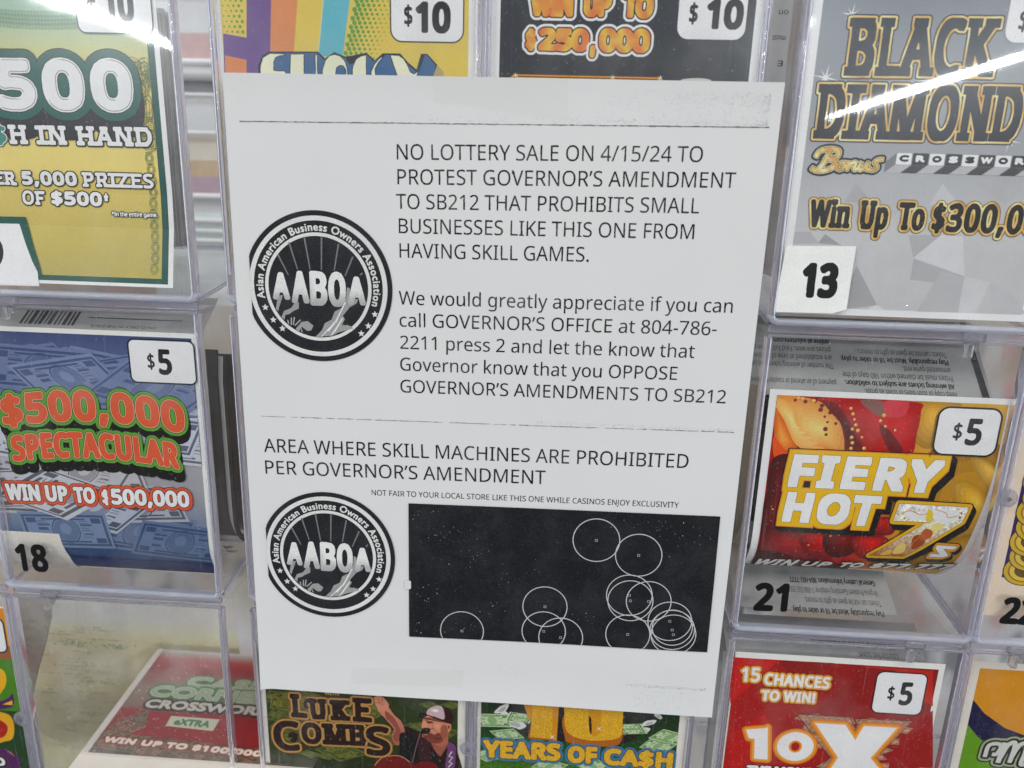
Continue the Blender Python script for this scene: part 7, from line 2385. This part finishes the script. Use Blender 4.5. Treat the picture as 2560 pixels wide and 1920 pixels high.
def notice():
    root = thing('paper_notice', 'white printed notice with black text taped over the middle bins', 'notice', (0, -1.75, -139.7))
    xs, zs = np.linspace(-108, 108, 73), np.linspace(-139.7, 139.7, 95)
    # the sheet hangs a touch askew: its four corners, bottom left first
    q = np.array([(-107.96, -138.13), (107.65, -137.88), (107.73, 139.61), (-107.16, 138.92)])
    v = []
    for z in zs:
        t = (z + 139.7) / 279.4
        for x in xs:
            u = (x + 108) / 216
            p = (q[0] * (1 - u) + q[1] * u) * (1 - t) + (q[3] * (1 - u) + q[2] * u) * t
            v.append((p[0], 0.0, p[1]))
    f = [(j * 73 + i, j * 73 + i + 1, (j + 1) * 73 + i + 1, (j + 1) * 73 + i) for j in range(94) for i in range(72)]
    mesh_obj('paper_sheet', paper_place(np.array(v)), f, [M_PAPER], root, smooth=True)
    sh = Sheet(root, paper_place, lift=0.05, step=0.008, veil=0.0)
    a = sh.art('printed_text')
    K = (20, 20, 23)
    for t, p, q, h in (('NO LOTTERY SALE ON 4/15/24 TO', (-38.92, 108.37), (80.06, 110.50), 5.8),
                       ('PROTEST GOVERNOR’S AMENDMENT', (-38.78, 98.96), (93.42, 101.25), 5.8),
                       ('TO SB212 THAT PROHIBITS SMALL', (-39.48, 89.48), (80.52, 91.26), 5.8),
                       ('BUSINESSES LIKE THIS ONE FROM', (-38.46, 79.95), (79.41, 81.30), 5.8),
                       ('HAVING SKILL GAMES.', (-38.28, 70.17), (38.53, 71.08), 5.8),
                       ('We would greatly appreciate if you can', (-38.76, 50.96), (97.48, 52.60), 5.6),
                       ('call GOVERNOR’S OFFICE at 804-786-', (-38.57, 41.68), (92.00, 43.12), 5.6),
                       ('2211 press 2 and let the know that', (-38.41, 32.25), (83.95, 33.35), 5.6),
                       ('Governor know that you OPPOSE', (-38.50, 22.85), (77.68, 23.74), 5.6),
                       ('GOVERNOR’S AMENDMENTS TO SB212', (-38.48, 13.24), (98.57, 14.60), 5.6),
                       ('AREA WHERE SKILL MACHINES ARE PROHIBITED', (-99.56, -16.72), (85.71, -14.84), 6.3),
                       ('PER GOVERNOR’S AMENDMENT', (-99.46, -26.96), (24.99, -25.41), 6.3),
                       ('NOT FAIR TO YOUR LOCAL STORE LIKE THIS ONE WHILE CASINOS ENJOY EXCLUSIVITY', (-51.83, -34.63), (83.28, -33.23), 2.55)):
        words(a, t, p, q, h, K)
    a.poly(ellipse((7.19, 104.60), 0.65, 0.35, 25), K)
    # scanner rules: broken, uneven lines
    rng = random.Random(6)
    for p, q, w, g in (((-101.44, 121.21), (103.81, 123.72), 0.30, 84), ((-99.95, -0.14), (103.43, 2.15), 0.28, 120)):
        p, q = np.array(p), np.array(q)
        n = 150
        a.sh.lift += a.sh.STEP
        for k in range(n):
            if rng.random() < 0.10 and g > 100:
                continue
            t0, t1 = k / n, (k + 1.0) / n
            ww = w * rng.uniform(0.45, 1.2) * (1.25 if t0 > 0.75 else 1)
            dz = rng.uniform(-.06, .06)
            c0, c1 = p + (q - p) * t0, p + (q - p) * t1
            gg = g + rng.uniform(-22, 40)
            a.poly([(c0[0], c0[1] + dz - ww / 2), (c1[0], c1[1] + dz - ww / 2), (c1[0], c1[1] + dz + ww / 2), (c0[0], c0[1] + dz + ww / 2)], (gg, gg, gg), step=False)

    def specks(n, x0, x1, z0, z1, fx, fz, g0, g1, r0=0.07, r1=0.2):
        a.sh.lift += a.sh.STEP
        V, F, C = [], [], []
        for _ in range(n):
            x = x0 + (x1 - x0) * rng.random() ** fx
            z = z0 + (z1 - z0) * rng.random() ** fz
            r = rng.uniform(r0, r1)
            b = len(V)
            V += [(x + r * rng.uniform(.6, 1.4), z), (x, z + r), (x - r * rng.uniform(.6, 1.4), z), (x, z - r)]
            F.append((b, b + 1, b + 2, b + 3))
            C += [rng.uniform(g0, g1)] * 4
        C = np.array(C)
        a.tri(V, F, lambda x, z: np.stack([C, C, C + 1], 1), 0)
    specks(800, 103, 38, 124.4, 136, 1.7, 1.9, 168, 192, 0.05, 0.16)
    specks(260, 103, 60, 131, 136, 1.5, 1.0, 170, 192, 0.05, 0.16)
    specks(300, 103, -40, 123.4, 126, 1.0, 2.0, 140, 180, 0.05, 0.15)
    specks(260, 103, 20, 2.2, 3.6, 1.3, 1.0, 140, 184, 0.05, 0.15)
    specks(160, 104, 66, -124, -122.6, 1.0, 1.0, 150, 180)
    specks(110, 102, 70, -137, -125, 1.0, 1.0, 160, 184)
    specks(40, -16, 20, -123, -118, 1.0, 1.0, 150, 182)
    specks(130, -106, 106, -139, 139, 1.0, 1.0, 150, 186, 0.05, 0.13)

    def emblem(cx, cz):
        e = sh.art('emblem')
        bl, wh = (30, 31, 36), (207, 207, 205)

        def L(x, y):
            return (cx + (x - 778) * 0.0427, cz + (864 - y) * 0.0417)

        def P(*pts):
            return np.array([L(*p) for p in pts])

        o = ellipse((cx, cz), 31.0, 31.2, n=96)
        o[:, 0] = np.maximum(o[:, 0], cx - 28.4)
        e.poly(o, bl)
        o = ellipse((cx, cz), 28.95, 29.1, n=96)
        o[:, 0] = np.maximum(o[:, 0], cx - 28.4)
        e.poly(o, wh)
        e.poly(ellipse((cx, cz), 27.0, 27.2, n=96), bl)
        e.poly(ellipse((cx, cz), 22.3, 22.4, n=90), wh)
        e.poly(ellipse((cx, cz), 20.9, 21.0, n=90), bl)
        # ring lettering
        g = layout('Asian American Business Owners Association', 'G', 0.06)
        allp = np.concatenate([c for q in g for c in q])
        w = allp[:, 0].max()
        rb, hh = 23.15, 3.0
        gg = []
        for q in g:
            r_ = []
            for c in q:
                t = np.radians(192.5 - 209.0 * c[:, 0] / w)
                rad = rb + c[:, 1] * hh
                r_.append(np.stack([cx + rad * np.cos(t), cz + rad * np.sin(t)], 1))
            gg.append(r_)
        m = Mask.of(gg, 0.6)
        e.loops(m.loops(0.16), wh)
        for p in ((245, 1080), (318, 1205), (405, 1290), (1328, 1112), (1262, 1232), (1190, 1312)):
            e.poly(star(L(*p), 1.5, 0.45), wh, step=False)
        for p, q in (((395, 550), (490, 750)), ((510, 430), (582, 690)), ((660, 370), (705, 690)), ((828, 370), (815, 690)), ((990, 430), (940, 690)), ((1125, 550), (1045, 740)), ((1215, 705), (1190, 730))):
            e.line(P(p, q), [0.7, 0.45], (112, 112, 114), step=False)
        gy = (146, 146, 146)
        for pts in (((1000, 1060), (1050, 950), (1060, 850), (1085, 860), (1095, 950), (1165, 970), (1150, 1010), (1080, 1050), (1010, 1140), (1030, 1170), (1000, 1230), (1090, 1240), (1110, 1262), (960, 1310), (900, 1345), (730, 1365), (800, 1290), (830, 1220), (900, 1180), (930, 1100)),
                    ((600, 1215), (660, 1205), (715, 1250), (690, 1300), (650, 1305), (600, 1265), (560, 1310), (535, 1290), (570, 1250)),
                    ((375, 960), (425, 950), (410, 1000), (380, 1080), (372, 1115), (350, 1090)),
                    ((535, 1030), (580, 1015), (578, 1080), (520, 1110), (480, 1140), (440, 1150), (430, 1200), (400, 1175), (430, 1110), (500, 1080))):
            e.poly(P(*pts), gy)
        for pts in (((1040, 1000), (940, 1200), (790, 1360)), ((1010, 1160), (930, 1290), (890, 1340)), ((930, 1210), (860, 1300))):
            e.line(P(*pts), [0.5, 0.7, 0.3][:len(pts)], (214, 214, 212))
        for pts in (((470, 1240), (462, 1200)), ((495, 1250), (500, 1175)), ((515, 1250), (530, 1170)), ((530, 1255), (590, 1195)), ((1070, 1270), (1050, 1230)), ((560, 1320), (590, 1270), (600, 1320))):
            e.line(P(*pts), 0.5, (160, 160, 160), step=False)
        zlo = L(0, 1045)[1]
        for ch, x0, x1, y0, y1 in (('A', 325, 500, 1000, 722), ('A', 510, 690, 1030, 702), ('B', 695, 868, 1048, 700), ('O', 875, 1050, 1050, 706), ('A', 1062, 1245, 1030, 740)):
            e.text(ch, [L(x0, y0), L(x1, y0), L(x0, y1)], bands([(zlo - 1, (150, 150, 150)), (zlo + 3.5, (176, 176, 176)), (zlo + 6, (212, 212, 210))], 90), 'H', bold=0.85, track=0)
    emblem(-72.4, 56.8)
    emblem(-72.6, -65.4)

    # the map picture: nearly black copy with circles
    mp = sh.art('map_picture')
    qd = [(-35.23, -37.44), (101.39, -36.15), (102.10, -103.27), (-35.33, -104.47)]
    mp.poly([qd[0], qd[1], qd[2], qd[3]], (23, 24, 29))
    xl, xr = qd[3][0], qd[1][0]
    zt, zb = qd[0][1], qd[3][1]
    rg = random.Random(9)
    sp = []
    for cxy, n, s in (((-19.62, -50.51), 34, 7), ((-5.44, -60.40), 26, 5), ((78.57, -41.87), 26, 4), ((68.40, -41.71), 22, 6), ((95.17, -46.13), 20, 5),
                      ((-25.94, -82.87), 16, 4), ((-31.79, -101.10), 24, 5), ((-15.72, -100.01), 18, 4), ((4.71, -73.01), 14, 8), ((7.99, -90.30), 14, 7), ((44.98, -87.86), 10, 4), ((-32.24, -41.40), 16, 6)):
        for _ in range(n):
            sp.append((rg.gauss(cxy[0], s), rg.gauss(cxy[1], s * 0.8), rg.uniform(0.08, 0.26), rg.uniform(60, 175)))
    for _ in range(420):
        sp.append((rg.uniform(xl, xr), rg.uniform(zb, zt), rg.uniform(0.06, 0.2), rg.uniform(44, 105)))
    mp.sh.lift += mp.sh.STEP
    V, F, C = [], [], []
    for x, z, r, g in sp:
        if xl + 1 < x < xr - 1 and zb + 2 < z < zt - 2:
            b = len(V)
            V += [(x + r * 1.3, z), (x, z + r * rg.uniform(.6, 1.5)), (x - r, z), (x, z - r)]
            F.append((b, b + 1, b + 2, b + 3))
            C += [g] * 4
    C = np.array(C)
    mp.tri(V, F, lambda x, z: np.stack([C, C, C], 1), 0)
    bot = np.polyfit([qd[3][0], qd[2][0]], [qd[3][1], qd[2][1]], 1)

    def circle(c, rx, rz):
        c = np.array(c)
        o, i = ellipse(c, rx, rz, n=56), ellipse(c, rx - 0.42, rz - 0.42, n=56)
        lim = lambda q: np.stack([q[:, 0], np.maximum(q[:, 1], np.polyval(bot, q[:, 0]) + 0.12)], 1)
        o, i = lim(o), lim(i)
        # skip the part cut off by the picture's lower edge
        segs_v, segs_f = [], []
        for k in range(56):
            k2 = (k + 1) % 56
            if abs(o[k][1] - i[k][1]) < 1e-6 and abs(o[k2][1] - i[k2][1]) < 1e-6:
                continue
            b = len(segs_v)
            segs_v += [o[k], o[k2], i[k2], i[k]]
            segs_f.append((b, b + 1, b + 2, b + 3))
        mp.tri(segs_v, segs_f, (184, 184, 186))
    for c, e_, sq in (((48.63, -50.56), 10.5, 1), ((67.65, -56.64), 10.4, 1), ((27.25, -85.19), 10.3, 1), ((27.19, -97.76), 10.2, 1), ((35.13, -100.48), 10.3, 1), ((-10.62, -99.91), 10.2, 1),
                      ((64.91, -76.66), 10.4, 1), ((65.58, -79.37), 10.3, 1), ((73.74, -79.08), 10.2, 1), ((65.57, -96.54), 10.2, 1), ((83.92, -88.47), 10.0, 1), ((85.40, -92.77), 10.2, 1), ((86.09, -95.14), 10.3, 1), ((85.30, -91.58), 9.2, 0)):
        circle(c, e_, e_)
        if sq:
            mp.loops([[(c[0] - .6, c[1] - .6), (c[0] + .6, c[1] - .6), (c[0] + .6, c[1] + .6), (c[0] - .6, c[1] + .6)],
                      [(c[0] - .36, c[1] - .36), (c[0] + .36, c[1] - .36), (c[0] + .36, c[1] + .36), (c[0] - .36, c[1] + .36)]], (150, 150, 152))
    c = (-35.29, -77.49)
    mp.poly(rbox(c[0] - 2, c[0] + 1.0, c[1] - 2.2, c[1] + 2.2, 0.8), (205, 205, 203))
    sh.cuts = []
    res = {}
    for x in sh.arts:
        if x.name == 'map_picture':
            sh.cuts = [('x', k) for k in range(-30, 102, 6)] + [('z', k) for k in range(-102, -36, 6)]
        elif x.name == 'emblem':
            sh.cuts = [('x', k) for k in range(-102, -41, 3)] + [('z', k) for k in range(-99, 90, 4)]
        else:
            sh.cuts = []
        x.build([M_TEXT if x.name == 'printed_text' else M_TONER])
    # tape
    for pts in ([(-99.00, 138.78), (-92.24, 139.71), (-107.18, 122.02), (-107.18, 127.80)], [(-25.28, 139.83), (26.87, 140.85), (27.38, 123.86), (15.33, 125.47), (-11.00, 129.23), (-24.03, 129.96)], [(-63.03, -123.25), (-9.45, -121.15), (-10.10, -130.38), (-63.65, -131.67)]):
        s = Solid()
        p = np.array(pts)
        q = paper_place(np.stack([p[:, 0], np.full(len(p), 0.9), p[:, 1]], 1))
        n = len(q)
        v = [tuple(k) for k in q] + [(k[0], k[1] + 0.05, k[2]) for k in q]
        s.add(v, [tuple(range(n)), tuple(range(n, 2 * n))[::-1]] + [(i, (i + 1) % n, n + (i + 1) % n, n + i) for i in range(n)])
        s.build('clear_tape', [M_TAPE], root)


def words(a, t, p, q, h, col):
    a.text(t, [p, q], col, 'H', h=h, heavy=0.05)


notice()
